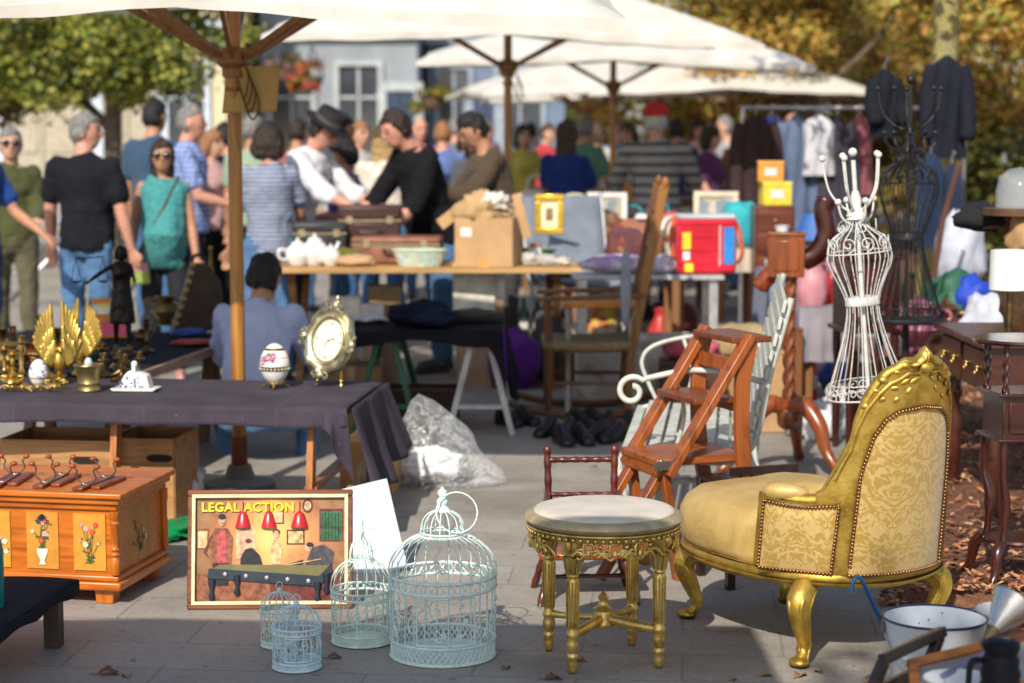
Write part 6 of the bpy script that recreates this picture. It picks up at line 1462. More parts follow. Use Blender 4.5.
# ============================================================= mahogany plant stand and writing desk at the right edge
PS = thing('plant_stand', 'dark mahogany plant stand with barley twist posts and splayed legs at the right edge', 'plant stand', (G(1012, 585).x, 6.85, 0), 8)
DM = wood('#3d140b', '#1a0805', .18, 2, 7, .7); DMX = wood('#3d140b', '#1a0805', .18, 0, 7, .7)
m = MB(); m.lathe([(0, .865), (.12, .868), (.165, .872), (.17, .88), (.165, .888), (0, .89)], seg=40, sx=1.05); m.build('top', wood('#34100c', '#170606', .12, 0, 6, .9), PS, smooth=50)
m = MB(); m.box((0, 0, .62), (.21, .19, .15)); m.box((0, 0, .70), (.25, .23, .014)); m.box((0, 0, .545), (.25, .23, .012)); m.build('drawer_box', DMX, PS, bevel=.004)
m = MB(); m.box((0, -.098, .62), (.17, .008, .11)); m.build('drawer', DMX, PS, bevel=.004); m = MB(); m.ball((0, -.112, .62), .01); m.build('drawer_knob', BRASS, PS)
for k in range(4):
    x_, y_ = (-.095, .095)[k % 2], (-.085, .085)[k//2]; m = MB(); rows = []
    for i in range(25): z_ = .70+.17*i/24; rows.append([V((x_+(.011+.004*cos(2*(a_-z_*70)))*cos(a_), y_+(.011+.004*cos(2*(a_-z_*70)))*sin(a_), z_)) for a_ in [2*pi*j/10 for j in range(10)]])
    m.loft(rows); m.build('twisted_post', DM, PS, smooth=70)
    e = V((x_, y_, 0)).normalized(); b_ = V((x_, y_, 0)); m = MB(); P = bez([b_+V((0, 0, .54)), b_+e*.005+V((0, 0, .42)), b_-e*.02+V((0, 0, .32)), b_-e*.01+V((0, 0, .18)), b_+e*.0+V((0, 0, .17))], 5); m.tube(P, [lerpl([(0, .016), (.3, .013), (.55, .021), (.62, .012), (1, .016)], i/(len(P)-1)) for i in range(len(P))], 9)
    P = bez([b_+V((0, 0, .18)), b_+e*.03+V((0, 0, .15)), b_+e*.05+V((0, 0, .07)), b_+e*.11+V((0, 0, .0))], 5); m.tube(P, [lerpl([(0, .022), (.4, .02), (.8, .013), (1, .018)], i/(len(P)-1)) for i in range(len(P))], 9); m.build('leg', DM, PS, smooth=70)
m = MB(); m.lathe([(0, .17), (.11, .172), (.115, .18), (.11, .188), (0, .19)], seg=28); m.build('lower_shelf', DMX, PS)
DK = thing('writing_desk', 'brown wooden writing desk with brass handled drawers at the right edge', 'desk', (1.90, 7.95, 0), 1)
DW = wood('#48200f', '#240e07', .3, 1, 6, .4); DWX = wood('#54281a', '#2a120a', .25, 0, 6, .5)
m = MB(); m.box((.52, .40, .742), (1.08, .86, .026)); m.build('top', DWX, DK, bevel=.005)
m = MB(); m.box((.52, .40, .635), (1.0, .78, .185)); m.build('apron', DW, DK)
for y_ in (.20, .60):
    m = MB(); m.box((.014, y_, .635), (.02, .34, .15)); d_ = m.build('drawer', DW, DK, bevel=.004)
    for s in (-.09, .09): m = MB(); m.ball((-.002, y_+s, .64), .012); m.torus((-.008, y_+s, .625), .018, .003, 14, 5, M.Rotation(pi/2, 3, 'Y')); m.build('handle', BRASS, d_)
for x_ in (.06, .98):
    for y_ in (.06, .74): m = MB(); m.lathe([(.0, 0), (.018, 0), (.024, .02), (.03, .05), (.02, .07), (.026, .09), (.034, .2), (.036, .35), (.024, .42), (.036, .45), (.036, .47), (.028, .49), (.034, .54), (0, .545)], (x_, y_, 0), 14); m.build('leg', DW, DK, smooth=50)
# goods on the desk
t = thing('lamp_shade', 'white drum lamp shade on a small stem standing on the desk', 'lamp', (D(1016, 296, 8.0).x, 8.1, .755)); m = MB(); m.lathe([(.085, .20), (.082, .36), (.080, .36), (.083, .20)], seg=28, cap=False); m.build('shade', mt((.70, .70, .72), .7, 0, .05), t, smooth=50); m = MB(); m.lathe([(0, 0), (.06, 0), (.06, .012), (.014, .03), (.012, .22), (0, .22)], seg=16); m.build('stem', BRONZE, t, smooth=50)
crumple('brown leather basket like bundle stacked behind the white lamp shade', 'leather_bundle', 'bag', (2.16, 8.35, .756), (.24, .3, .30), mt((.36, .20, .09), .6, 0, .3), 3, .35, 28); crumple('tan leather pouch high on the bundle at the right edge', 'leather_pouch', 'bag', (2.15, 8.25, 1.06), (.2, .22, .2), mt((.42, .25, .11), .6, 0, .3), 9, .35, 28)
o = MB(); o.box((0, 0, 0), (.42, .05, .03)); o.box((.0, .12, .0), (.42, .05, .03)); o.box((-.1, .06, .03), (.05, .3, .02)); o.box((.1, .06, .03), (.05, .3, .02)); o = o.build('wooden_rack', wood('#6b4526', '#392312', .6, 0), None, bevel=.003); o.location = (2.2, 8.45, 1.20); tag(o, 'stacked wooden slat rack above the leather bundles at the right edge', 'rack')
t = thing('glass_dome', 'clear glass dome on a wooden board at the right edge', 'glass dome', (D(1020, 190, 8.3).x, 8.3, 1.25)); m = MB(); m.lathe([(.10, .03), (.10, .10), (.085, .16), (.05, .19), (0, .2)], seg=28, cap=False); m.build('glass', clear('#dfe8ee', .22, .05), t, smooth=60); m = MB(); m.lathe([(0, 0), (.15, 0), (.15, .028), (0, .03)], seg=28); m.build('board', wood('#5a3a20', '#2f1c0d', .5, 0), t)
crumple('black felt hat shape lying left of the wooden rack', 'felt_hat', 'hat', (2.0, 8.5, 1.17), (.22, .22, .12), mt((.012, .012, .014), .9), 4, .3)
for k, (px, py, Y, w_, d_, h_, c_, lab, nm) in enumerate([(952, 285, 10.2, .3, .3, .26, (.03, .12, .07), 'dark green cloth heap on the ground left of the white lamp shade', 'cloth_heap'), (972, 285, 10.1, .2, .2, .2, (.02, .06, .45), 'bright blue plastic bag beside the green heap', 'plastic_bag'), (985, 300, 9.7, .22, .22, .3, (.5, .52, .6), 'pale grey plastic bag between the blue bag and the desk', 'plastic_bag'), (960, 228, 11.6, .3, .3, .45, (.45, .47, .55), 'grey white plastic bag below the hanging jacket', 'plastic_bag'), (932, 318, 9.9, .2, .2, .2, (.36, .12, .16), 'dusty pink round vessel behind the desk', 'vessel'), (951, 335, 9.2, .26, .2, .14, (.38, .16, .09), 'shiny copper basin behind the desk', 'basin')]):
    q = D(px, py+ (12 if h_ < .3 else 25), Y); crumple(lab, nm, nm.split('_')[-1], (q.x, Y, max(0, q.z-h_*.5)), (w_, d_, h_), mt(c_, .4 if k > 3 else .6, .6 if k == 5 else 0, .15), k+3, .3 if k < 4 else .08, 26)
t = thing('display_table', 'dark table of copperware hidden behind the writing desk', 'table', (2.0, 10.0, 0)); m = MB(); m.box((.4, 0, .5), (1.3, .9, .03)); m.build('tabletop', DW, t); 
for x_ in (-.2, 1.0):
    for y_ in (-.4, .4): m = MB(); m.box((x_, y_, .24), (.05, .05, .48)); m.build('leg', DW, t)
urn('copper kettle like pot on the copperware table', 945, 318, .2, .1, mt((.5, .2, .09), .3, .9, .3), 'copper_pot', 'pot', True, lambda px, py: V((D(px, py, 9.9).x, 9.9, .517))); urn('mauve enamel pot on the copperware table', 918, 312, .22, .12, mt((.34, .12, .16), .3), 'enamel_pot', 'pot', True, lambda px, py: V((D(px, py, 9.8).x, 9.8, .517)))
# small cabinet behind the white dress form, blade, rail with jackets
CB = thing('cabinet', 'dark red mahogany cabinet on pillars behind the white dress form', 'cabinet', (D(866, 300, 9.9).x, 9.9, 0), 6)
m = MB(); m.box((0, 0, .80), (.26, .3, .34)); m.box((0, 0, .985), (.30, .34, .03)); m.box((0, 0, 1.03), (.22, .26, .06)); m.box((0, 0, .62), (.30, .34, .025)); m.build('carcass', wood('#3a0f0b', '#180505', .2, 0, 7, .6), CB, bevel=.005); m = MB(); m.box((0, -.153, .80), (.2, .01, .26)); m.build('door', wood('#4d1710', '#210806', .2, 2, 7, .6), CB, bevel=.004)
for x_ in (-.11, .11):
    for y_ in (-.13, .13): m = MB(); m.lathe([(.016, 0), (.02, .1), (.024, .3), (.016, .45), (.022, .5), (.022, .61)], (x_, y_, 0), 12); m.build('pillar', DM, CB)
t = thing('clothes_rail', 'long metal clothes rail reaching the tree trunk behind the stalls', 'clothes rail', (D(740, 108, 15).x, 15, 0)); L_ = D(968, 108, 15).x-D(740, 108, 15).x; zr = D(740, 108, 15).z
m = MB(); m.cyl((0, 0, zr), (L_, 0, zr), .016, .016, 8); m.build('rail', mt((.6, .6, .62), .3, .8), t)
for x_ in (.02, L_-.02): m = MB(); m.cyl((x_, 0, 0), (x_, 0, zr), .014, .014, 8); m.bar((x_, -.25, .01), (x_, .25, .01), .03); m.build('upright', mt((.6, .6, .62), .3, .8), t)
def garment(px, w_, L_, col, label, Y=12.97, name='jacket', z1=None, sleeves=True, mat_=None):
    z1 = z1 or D(px, 112, Y).z; t = thing(name, label, name.replace('_', ' '), (D(px, 110, Y).x, Y, z1), random.Random(px).uniform(-12, 12)+10)
    m = MB(); rows = []
    for i in range(13):
        v_ = i/12; wd = w_*(lerpl([(0, .12), (.06, .55), (.14, .95), (.5, .88), (1, 1.0)], v_)); rows.append([V((wd/2*cos(a_)*(1+.08*sin(a_*5+v_*3)), .075*(.35+.65*min(1, v_*4))*sin(a_)*(1+.25*sin(a_*7+v_*5)), -.02-L_*v_)) for a_ in [2*pi*k/28 for k in range(28)]])
    m.loft(rows); m.build('body', mat_ or cloth(col), t, smooth=70)
    if sleeves:
        for s in (-1, 1): m = MB(); m.tube(bez([(s*w_*.36, 0, -.09), (s*w_*.5, -.02, -.25), (s*w_*.52, -.05, -L_*.62), (s*w_*.5, -.07, -L_*.85)], 5), [.05, *[.055]*14, .045], 9); m.build('sleeve', mat_ or cloth(col), t, smooth=80)
    m = MB(); m.tube(bez([(0, 0, -.03), (0, 0, .02), (.02, 0, .045), (.0, 0, .06)], 4), .004, 5); m.build('hanger_hook', mt((.5, .5, .5), .3, .9), t)
garment(884, .19, .44, (.012, .014, .02), 'black jacket hanging left of the yellow tree trunk', 12.95, z1=D(884, 66, 12.95).z); garment(946, .25, .66, (.014, .016, .026), 'black jacket hanging right of the yellow tree trunk', 12.92, z1=D(944, 52, 12.92).z); garment(932, .2, .60, (.016, .03, .07), 'dark blue skirt hanging below the right black jacket', 12.7, 'hanging_skirt', D(930, 150, 12.7).z, False); garment(953, .18, .75, (.02, .03, .06), 'dark navy dress hanging below the right black jacket', 12.8, 'hanging_dress', D(950, 160, 12.8).z, False)
for k, (px, w_, L_, c_, lab) in enumerate([(756, .3, 1.0, (.05, .03, .03), 'dark brown long coat hanging at the left end of the rail'), (772, .26, .5, (.02, .03, .10), 'short navy jacket on the rail beside the brown coat'), (796, .26, .9, (.12, .16, .26), 'long denim dress on the rail behind the white hooks'), (819, .24, .45, (.55, .55, .6), 'short white blouse on the rail behind the white hooks'), (838, .22, 1.1, (.05, .045, .06), 'long black dress on the rail right of the white hooks'), (860, .2, .6, (.30, .10, .12), 'wine red blouse on the rail near the black hooks')]): garment(px, w_, L_, c_, lab, 15.0+.1*((px*7) % 3-1), sleeves=k % 2 == 0)
m = MB(); m.prism([(-.03, 0), (.0, -.02), (.05, .35), (.13, .66), (.11, .68), (.02, .36)], .012); o = m.build('wooden_oar', wood('#5a3320', '#2e180d', .5, 2), None, bevel=.003); q = D(935, 285, 10.8); o.location = (q.x, 10.8, q.z-.0); tag(o, 'long curved wooden scythe like handle leaning against the navy skirt', 'handle')
m = MB(); m.bar((0, 0, -q.z), (0, 0, .02), .03); m.build('shaft', wood('#5a3320', '#2e180d', .5, 2), o)
# ============================================================= foreground pile at the lower right corner
BK = G(935, 617, .30); BU = thing('enamel_bucket', 'white enamel bucket with dark blue rim and wire handle beside the gold chair', 'bucket', (BK.x, BK.y, 0), 0)
EN = mt((.62, .67, .72), .18, 0, .05, 12, spec=.7); m = MB(); m.lathe([(0, .004), (.09, .0), (.10, .01), (.122, .20), (.126, .205), (.124, .212), (.126, .22), (.138, .30), (.136, .30), (.120, .2), (.097, .02), (0, .018)], seg=48); m.build('body', EN, BU, smooth=45)
m = MB(); m.torus((0, 0, .300), .138, .0035, 56, 7); m.build('rim', mt((.03, .03, .10), .3), BU)
m = MB(); m.tube(bez([(-.139, 0, .27), (-.11, -.09, .20), (0, -.145, .15), (.11, -.09, .20), (.139, 0, .27)], 8), .0035, 6)
for s in (-1, 1): m.box((s*.139, -.0, .275), (.008, .03, .03))
m.build('handle', mt((.4, .4, .42), .3, .9), BU)
m = MB(); rn = random.Random(1)
for k in range(3): a_ = rn.uniform(1.1, 1.9); z_ = rn.uniform(.24, .29); r_ = .1145+(z_-.2)*.15; m.ball((r_*cos(a_), r_*sin(a_), z_), .0022, 6, 4)
m.build('chips', mt((.05, .04, .05), .8), BU)
a_ = D(862, 580, BK.y+.02); m = MB(); b_ = V((BK.x-.055, BK.y+.03, .10)); m.tube([b_, b_.lerp(V((a_.x, a_.y, a_.z)), .5), V(a_), V(a_)+V((-.012, -.005, .012)), V(a_)+V((-.026, -.008, -.002)), V(a_)+V((-.030, -.01, -.03))], .006, 8); o = m.build('blue_cane', mt((.01, .09, .26), .4), None, smooth=60); tag(o, 'blue hooked plastic stick standing in the white enamel bucket', 'stick')
PL_Y, PZ = 4.62, .25
t = thing('low_crate', 'low wooden crate under the frames and pots in the lower right corner', 'crate', (1.36, 4.55, 0), 4); box_open(t, .95, .55, PZ-.006, wood('#7a5a36', '#4a3218', .7, 0), .016, False); MB().box((0, 0, PZ-.004), (.95, .55, .008)).build('top_board', wood('#7a5a36', '#4a3218', .7, 0), t)
def pframe(label, pts, th, dp, mat_, back=None, name='picture_frame'):
    """rectangular frame given three world corners: origin, along, up"""
    o_, u_, v_ = [V(q) for q in pts]; eu, ev = u_-o_, v_-o_; nu, nv = eu.normalized(), ev.normalized(); nn = nu.cross(nv)
    t = thing(name, label, 'picture frame', o_); m = MB(); Z = V((0, 0, 0))
    for a_, b_, w in ((Z, eu, nv), (ev, ev+eu, -nv)): m.bar(a_+w*th/2, b_+w*th/2, th, dp, nn)
    for a_, b_, w in ((Z, ev, nu), (eu, eu+ev, -nu)): m.bar(a_+w*th/2+(b_-a_).normalized()*th, b_+w*th/2-(b_-a_).normalized()*th, th, dp*.99, nn)
    m.build('frame', mat_, t, bevel=.003)
    if back: m = MB(); m.put([nu*th+nv*th, eu-nu*th+nv*th, eu-nu*th+ev-nv*th, nu*th+ev-nv*th], [(0, 1, 2, 3)]); m.build('panel', back, t)
    return t
A = D(884, 656, 4.62); B = D(944, 628, 4.9); Cc = D(866, 700, 4.5)
pframe('dark wood picture frame lying tilted across the front of the bucket', (A, B, Cc), .026, .024, wood('#33211a', '#170e0a', .35, 0), None)
A = D(908, 662, 4.66); B = D(1040, 630, 4.74); Cc = D(912, 720, 4.50)
pframe('light pine picture frame with grey back leaning in the lower right corner', (A, B, Cc), .026, .022, wood('#a5672c', '#6b3c14', .45, 0), mt((.20, .21, .24), .7))
A = D(938, 676, 4.52); B = D(992, 646, 4.6); Cc = D(945, 715, 4.46)
pframe('thin purple grey picture frame under the black jug', (A, B, Cc), .016, .016, mt((.20, .20, .32), .4), mt((.14, .1, .14), .6))
q = D(962, 688, 4.45); o = MB(); o.lathe([(0, 0), (.04, 0), (.05, .008), (.085, .045), (.088, .05), (.084, .05), (.048, .012), (0, .01)], seg=32); o = o.build('white_bowl', PORC, None, smooth=50); o.location = (q.x, 4.45, q.z-.028); tag(o, 'white porcelain bowl at the bottom edge left of the black jug', 'bowl')
q = D(1000, 690, 4.4); t = thing('black_jug', 'black enamelled coffee jug with ringed body in the lower right corner', 'jug', (q.x, 4.4, PZ+.0)); m = MB(); m.lathe([(r_, z_*1.62) for r_, z_ in [(0, 0), (.05, 0), (.052, .04), (.046, .05), (.048, .06), (.043, .07), (.046, .08), (.041, .09), (.042, .10), (.036, .108), (.042, .116), (.042, .124), (.03, .128), (0, .13)]], seg=28); m.build('body', mt((.008, .009, .014), .55, 0, .2, spec=.2), t, smooth=40)
m = MB(); m.tube(bez([(-.042, 0, .16), (-.07, -.01, .155), (-.072, -.01, .08), (-.05, 0, .05)], 5), .007, 6); m.build('handle', mt((.008, .009, .014), .55, 0, .2, spec=.2), t)
A = D(994, 629, 4.62); B = D(1016, 600, 4.66); dr = (B-A).normalized(); m = MB(); t = thing('metal_funnel', 'grey aluminium funnel lying on the pine frame at the right edge', 'funnel', A); m.tube([V((0, 0, 0)), dr*.085, dr*.087, dr*.084], [.017, .058, .060, .052], 24); m.build('cone', mt((.55, .56, .58), .28, .9, .1), t, smooth=50); m = MB(); m.tube([-dr*.05, V((0, 0, 0))], [.008, .016], 12); m.build('spout', mt((.25, .17, .08), .5, .6), t)
q = D(1016, 612, 5.0); o = MB(); o.lathe([(0, 0), (.06, .0), (.10, .012), (.102, .015), (.06, .006), (0, .005)], seg=32); o = o.build('white_plate', PORC, None, smooth=50); o.location = (q.x, 5.0, q.z-.01); tag(o, 'white enamel plate behind the metal funnel at the right edge', 'plate')
cardbox('wooden tea box under the white plate at the right edge', 1062, 640, .3, .26, q.z-.012, 3, wood('#6a3318', '#371809', .4, 0), 'wooden_box', 'box', False, 0, 5.02)
# ============================================================= stalls in the middle distance
def table(label, x0, x1, y0, y1, z, topm, legm, th=.03, xlegs=False, name='market_table', drop=0):
    t = thing(name, label, 'table', ((x0+x1)/2, (y0+y1)/2, 0)); W2, D2 = (x1-x0)/2, (y1-y0)/2
    m = MB(); m.box((0, 0, z-th/2), (2*W2, 2*D2, th)); m.build('tabletop', topm, t, bevel=.004)
    for s in (-1, 1):
        if xlegs:
            m = MB(); m.bar((s*(W2-.15), -D2+.05, z-th), (s*(W2-.15), D2-.05, 0), .045, .03); m.build('trestle_leg', legm, t); m = MB(); m.bar((s*(W2-.19), D2-.05, z-th), (s*(W2-.19), -D2+.05, 0), .045, .03); m.build('trestle_leg', legm, t)
        else:
            for q in (-1, 1): m = MB(); m.box((s*(W2-.06), q*(D2-.06), (z-th)/2), (.05, .05, z-th)); m.build('leg', legm, t)
    if drop:
        m = MB(); m.grid(lambda u, v: (W2*(2*u-1), -D2-.004-.02*v-.015*v*sin(u*40), z+.002-drop*v), 60, 4); m.grid(lambda u, v: (W2*(2*u-1), D2*(2*v-1), z+.003), 20, 6)
        for s in (-1, 1): m.grid(lambda u, v: (s*(W2+.004+.02*v+.012*v*sin(u*18)), D2*(2*u-1), z+.002-drop*v), 24, 4)
        m.build('table_cover', topm, t, smooth=80)
    return t
PLANK = wood('#c39a62', '#8a6434', .6, 0, 5, .0); LEGW = wood('#8a5f36', '#52371c', .7, 2, 6, 0); WLEG = mt((.55, .55, .52), .7, 0, .2, 9)
PX0, PX1, PY, PZT = D(266, 270, 12.2).x, D(582, 268, 12.2).x, 12.16, .765
table('long pale plank trestle table with suitcases and a carton of paper on it', PX0, PX1, PY, PY+.72, PZT, PLANK, LEGW, .035, True)
def pl(px, Y=12.3): Y += .17; return V((D(px, 265, Y).x, Y, PZT+.003))
def suitcase(label, loc, w_, d_, h_, c_, rz=0, z_open=False, band=(.30, .2, .1)):
    t = thing('suitcase', label, 'suitcase', loc, rz); L = mt(c_, .45, 0, .22, 12)
    m = MB(); m.box((0, 0, h_*.36), (w_, d_, h_*.72)); m.build('base', L, t, bevel=.02)
    m = MB(); m.box((0, 0, h_*.87), (w_*1.005, d_*1.005, h_*.26)); m.build('lid', L, t, bevel=.02)
    m = MB(); m.box((0, -d_/2-.002, h_*.73), (w_, .008, .012))
    for s in (-1, 1): m.box((s*w_*.32, -d_/2-.006, h_*.74), (.04, .012, .045))
    m.build('clasps', mt((.6, .52, .35), .3, .9), t); m = MB(); m.tube(bez([(-.07, -d_/2, h_*.55), (-.06, -d_/2-.04, h_*.53), (.06, -d_/2-.04, h_*.53), (.07, -d_/2, h_*.55)], 5), .01, 6); m.build('handle', mt((.05, .03, .02), .5), t)
    return t
suitcase('black boxy suitcase with brass corners behind the white teapots', pl(320, 12.45), .34, .26, .26, (.03, .032, .035), 4)
suitcase('brown leather suitcase lying flat on the plank table behind the green basket', pl(398, 12.4), .56, .3, .17, (.25, .10, .06), -3)
t = suitcase('dark maroon leather case standing upright behind the brown suitcase', pl(370, 12.58)+V((0, 0, 0)), .40, .16, .36, (.055, .022, .02), 3)
def teapot(label, loc, s, c_, spout=True, pat=None):
    t = thing('teapot' if spout else 'milk_jug', label, 'teapot' if spout else 'jug', loc, 20, scale=s); P = mt(c_, .15, 0, .05, 10, spec=.7)
    m = MB(); m.lathe([(0, 0), (.045, 0), (.05, .006), (.075, .05), (.078, .08), (.06, .115), (.04, .13), (0, .13)], seg=20); m.build('body', P, t, smooth=60); m = MB(); m.lathe([(.042, .13), (.035, .145), (.01, .155), (.012, .17), (0, .176)], seg=16); m.build('lid', P, t, smooth=60)
    m = MB(); m.tube(bez([(-.07, 0, .1), (-.12, 0, .1), (-.115, 0, .05), (-.072, 0, .04)], 5), .008, 6); m.build('handle', P, t)
    if spout: m = MB(); m.tube(bez([(.07, 0, .05), (.11, 0, .08), (.135, 0, .125)], 5), [.02, .018, .016, .015, .014, .013, .012, .011, .010, .010, .010], 8); m.build('spout', P, t, smooth=80)
    return t
teapot('white porcelain teapot at the left end of the plank table', pl(298, 12.12), 1.0, (.78, .76, .74)); teapot('taller white porcelain coffee pot right of the white teapot', pl(315, 12.15), 1.15, (.74, .74, .76)); teapot('small white milk jug left of the beige cloth roll', pl(331, 12.1), .8, (.72, .7, .66), False)
crumple('beige cloth roll with olive scarf beside the suitcases', 'cloth_roll', 'cloth', pl(352, 12.1), (.30, .13, .07), cloth((.52, .32, .17)), 3, .3, 26); crumple('olive green scarf lying over the beige cloth roll', 'scarf', 'cloth', pl(343, 12.2), (.24, .12, .10), cloth((.13, .14, .02)), 7, .3, 26)
t = thing('basket', 'pale green flowered oval basket on the plank table in front of the brown suitcase', 'basket', pl(420, 12.08)); m = MB(); m.lathe([(0, 0), (.13, 0), (.17, .10), (.16, .10), (.12, .01), (0, .01)], seg=28, sy=.55); m.build('bowl', floral([(.5, .62, .42), (.62, .66, .5), (.35, .5, .6), (.6, .55, .4)], 40), t, smooth=50); m = MB(); m.torus((0, 0, .1), .165, .008, 28, 6, None, 1, .55); m.build('rim', mt((.5, .6, .45), .6), t)
# carton full of wrapping paper
t = thing('cardboard_box', 'open cardboard carton overflowing with crumpled brown wrapping paper on the plank table', 'box', pl(489, 12.2), -12); CT2 = mt((.50, .31, .155), .9, 0, .1, 6)
for (c_, s_) in (((0, -.15, .15), (.36, .006, .30)), ((0, .15, .15), (.36, .006, .30)), ((-.18, 0, .15), (.006, .294, .30)), ((.18, 0, .15), (.006, .294, .30))): MB().box(c_, s_).build('side', CT2, t)
for p_, q_ in (((-.18, 0, .3), (-.225, 0, .36)), ((.18, 0, .3), (.235, 0, .315)), ((0, .15, .3), (0, .19, .35))): MB().bar(p_, q_, .28, .005, (0, 0, 1) if p_[0] == 0 else (0, 1, 0)).build('flap', CT2, t)
MB().box((-.11, -.1545, .21), (.07, .003, .055)).build('paper_label', mt((.75, .72, .66), .7), t); MB().box((0, -.1545, .02), (.06, .003, .06)).build('tape', mt((.55, .30, .10), .5), t)
for k, (dx, dy, dz, w_, c_, lab) in enumerate([(-.04, -.02, .27, .30, (.45, .29, .14), 'large crumple of brown paper filling the left of the carton'), (.07, .02, .29, .2, (.52, .35, .2), 'crumple of tan paper at the right of the carton'), (.04, -.05, .38, .16, (.70, .66, .6), 'crumple of white paper on top of the carton'), (-.05, .0, .42, .12, (.5, .33, .17), 'topmost twist of brown paper in the carton')]):
    crumple(lab, 'crumpled_paper', 'paper', pl(489, 12.2)+V((dx, dy, dz-.04)), (w_, w_*.8, w_*.7), mt(c_, .85, 0, .15, 10), k+11, .55, 26, freq=5)
for k, (px, w_, h_, c_, lab) in enumerate([(530, .10, .08, (.55, .52, .48), 'small grey white bundle right of the carton on the plank table'), (545, .14, .07, (.48, .45, .42), 'grey wool heap near the right end of the plank table'), (562, .12, .05, (.55, .5, .44), 'pale cloth at the right end of the plank table'), (276, .06, .05, (.3, .2, .1), 'small brown trinket at the left end of the plank table')]): crumple(lab, 'bundle', 'bundle', pl(px, 12.15), (w_, .1, h_), cloth(c_), k+20, .4)
t = thing('jar', 'small white lidded jar beside the grey wool heap on the plank table', 'jar', pl(535, 12.4)); m = MB(); m.lathe([(0, 0), (.04, 0), (.045, .08), (.03, .1), (0, .1)], seg=16); m.build('body', PORC, t, smooth=50); m = MB(); m.lathe([(0, .1), (.034, .1), (.034, .125), (0, .125)], seg=16); m.build('lid', mt((.5, .25, .2), .5), t)
# things leaning and lying under the plank table
for k, (px, py, Y, w_, h_, d_, c_, lab, nm) in enumerate([(474, 312, 12.35, .26, .30, .02, (.68, .64, .54), 'cream paper poster leaning under the carton', 'poster'), (497, 300, 12.4, .10, .24, .02, (.75, .72, .68), 'narrow white sheet leaning right of the cream poster', 'paper_sheet'), (345, 330, 12.3, .18, .2, .2, (.62, .55, .45), 'cream boxful under the plank table behind the clock', 'box'), (385, 320, 12.5, .2, .22, .2, (.30, .2, .1), 'brown box under the plank table below the suitcase', 'box'), (372, 330, 12.2, .14, .16, .16, (.55, .5, .46), 'pale small box under the plank table below the suitcase', 'box')]):
    q = D(px, py, Y); t = thing(nm, lab, nm.replace('_', ' '), (q.x, Y, max(0, 0)), 6); m = MB(); m.box((0, 0, h_/2+max(0, q.z)), (w_, d_, h_)); m.build('sheet' if d_ < .05 else 'carton', mt(c_, .8), t, bevel=.003)
    if q.z > .02: m = MB(); m.box((0, .05, q.z/2), (w_*.8, .14, q.z)); m.build('prop', mt((.3, .2, .12), .8), t)
crumple('purple shopping bag under the right end of the plank table', 'shopping_bag', 'bag', (D(515, 330, 12.3).x, 12.3, .0), (.30, .25, .36), cloth((.11, .02, .22)), 4, .25, 26); crumple('dark grey trousers draped under the plank table right of the posters', 'trousers', 'cloth', (D(548, 330, 12.5).x, 12.5, 0), (.2, .2, .5), cloth((.07, .07, .08)), 9, .2, 20)
for k, (px, c_, cap) in enumerate([(524, (.02, .16, .09), 'green'), (538, (.03, .03, .03), 'black'), (553, (.62, .6, .55), 'white'), (567, (.3, .08, .05), 'red brown')]):
    t = thing('bottle', f'{cap} bottle in the row under the right end of the plank table', 'bottle', (D(px, 300, 12.35).x, 12.62, .30)); m = MB(); m.lathe([(0, 0), (.035, 0), (.037, .14), (.014, .19), (.014, .24), (0, .24)], seg=14); m.build('glass', mt(c_, .15), t, smooth=50); m = MB(); m.box((0, -.037, .08), (.05, .003, .07)); m.build('paper_label', mt((.7, .68, .6), .7), t)
t = thing('wooden_box', 'low wooden box carrying the row of bottles under the plank table', 'box', (D(545, 300, 12.62).x, 12.62, 0)); m = MB(); m.box((0, 0, .148), (.5, .3, .296)); m.build('carcass', wood('#6b4526', '#392312', .6, 0), t, bevel=.004); m = MB(); m.box((0, -.153, .2), (.44, .008, .05)); m.build('rail', wood('#7b5536', '#392312', .6, 0), t)
# ---- second black draped table with jeans, on white trestle legs
q0, q1 = G(345, 332, .55), G(503, 330, .55)
t = thing('trestle_table', 'low black draped table on white A frame trestles with folded jeans', 'table', (0, 0, 0)); m = MB(); X0, X1, Y0, Y1 = q0.x-.15, q1.x, q0.y, q0.y+.75
m.grid(lambda u, v: (X0+(X1-X0)*u, Y0+(Y1-Y0)*v, .55+.004*sin(u*14+v*3)), 30, 10); m.grid(lambda u, v: (X0+(X1-X0)*u, Y0-.004-.02*v, .55-v*(.06+.02*sin(u*9))), 30, 3)
m.grid(lambda u, v: (X1+.01+.05*v+.025*v*sin(u*12), Y0+(Y1-Y0)*u, .55-v*(.36-.1*u+.05*sin(u*5))), 24, 8); m.grid(lambda u, v: (X1-.10*(1-u)+.02*v*u, Y0-.006-.03*v, .55-v*(.07+.27*u**2)), 10, 8)
m.build('cloth_cover', cloth((.013, .012, .017)), t, smooth=80, solid=.004)
m = MB(); m.box(((X0+X1)/2, (Y0+Y1)/2, .525), (X1-X0-.03, Y1-Y0-.03, .03)); m.build('tabletop', LEGW, t)
for x_, mt_ in ((X1-.12, WLEG), (X1-.62, mt((.02, .11, .06), .5))):
    for s in (-1, 1): m = MB(); m.bar((x_+s*.04, Y0+.08, .51), (x_+s*.17, Y0+.02, 0), .05 if mt_ is WLEG else .025, .03); m.build('trestle_leg', mt_, t); m = MB(); m.bar((x_+s*.04, Y1-.1, .51), (x_+s*.17, Y1, 0), .05, .03); m.build('trestle_leg', mt_, t)
    m = MB(); m.bar((x_-.13, Y0+.04, .15), (x_+.13, Y0+.04, .15), .05, .02); m.build('trestle_rail', mt_, t)
zt = .556
def on3(px, Y): return V((D(px, 325, Y).x, Y, zt))
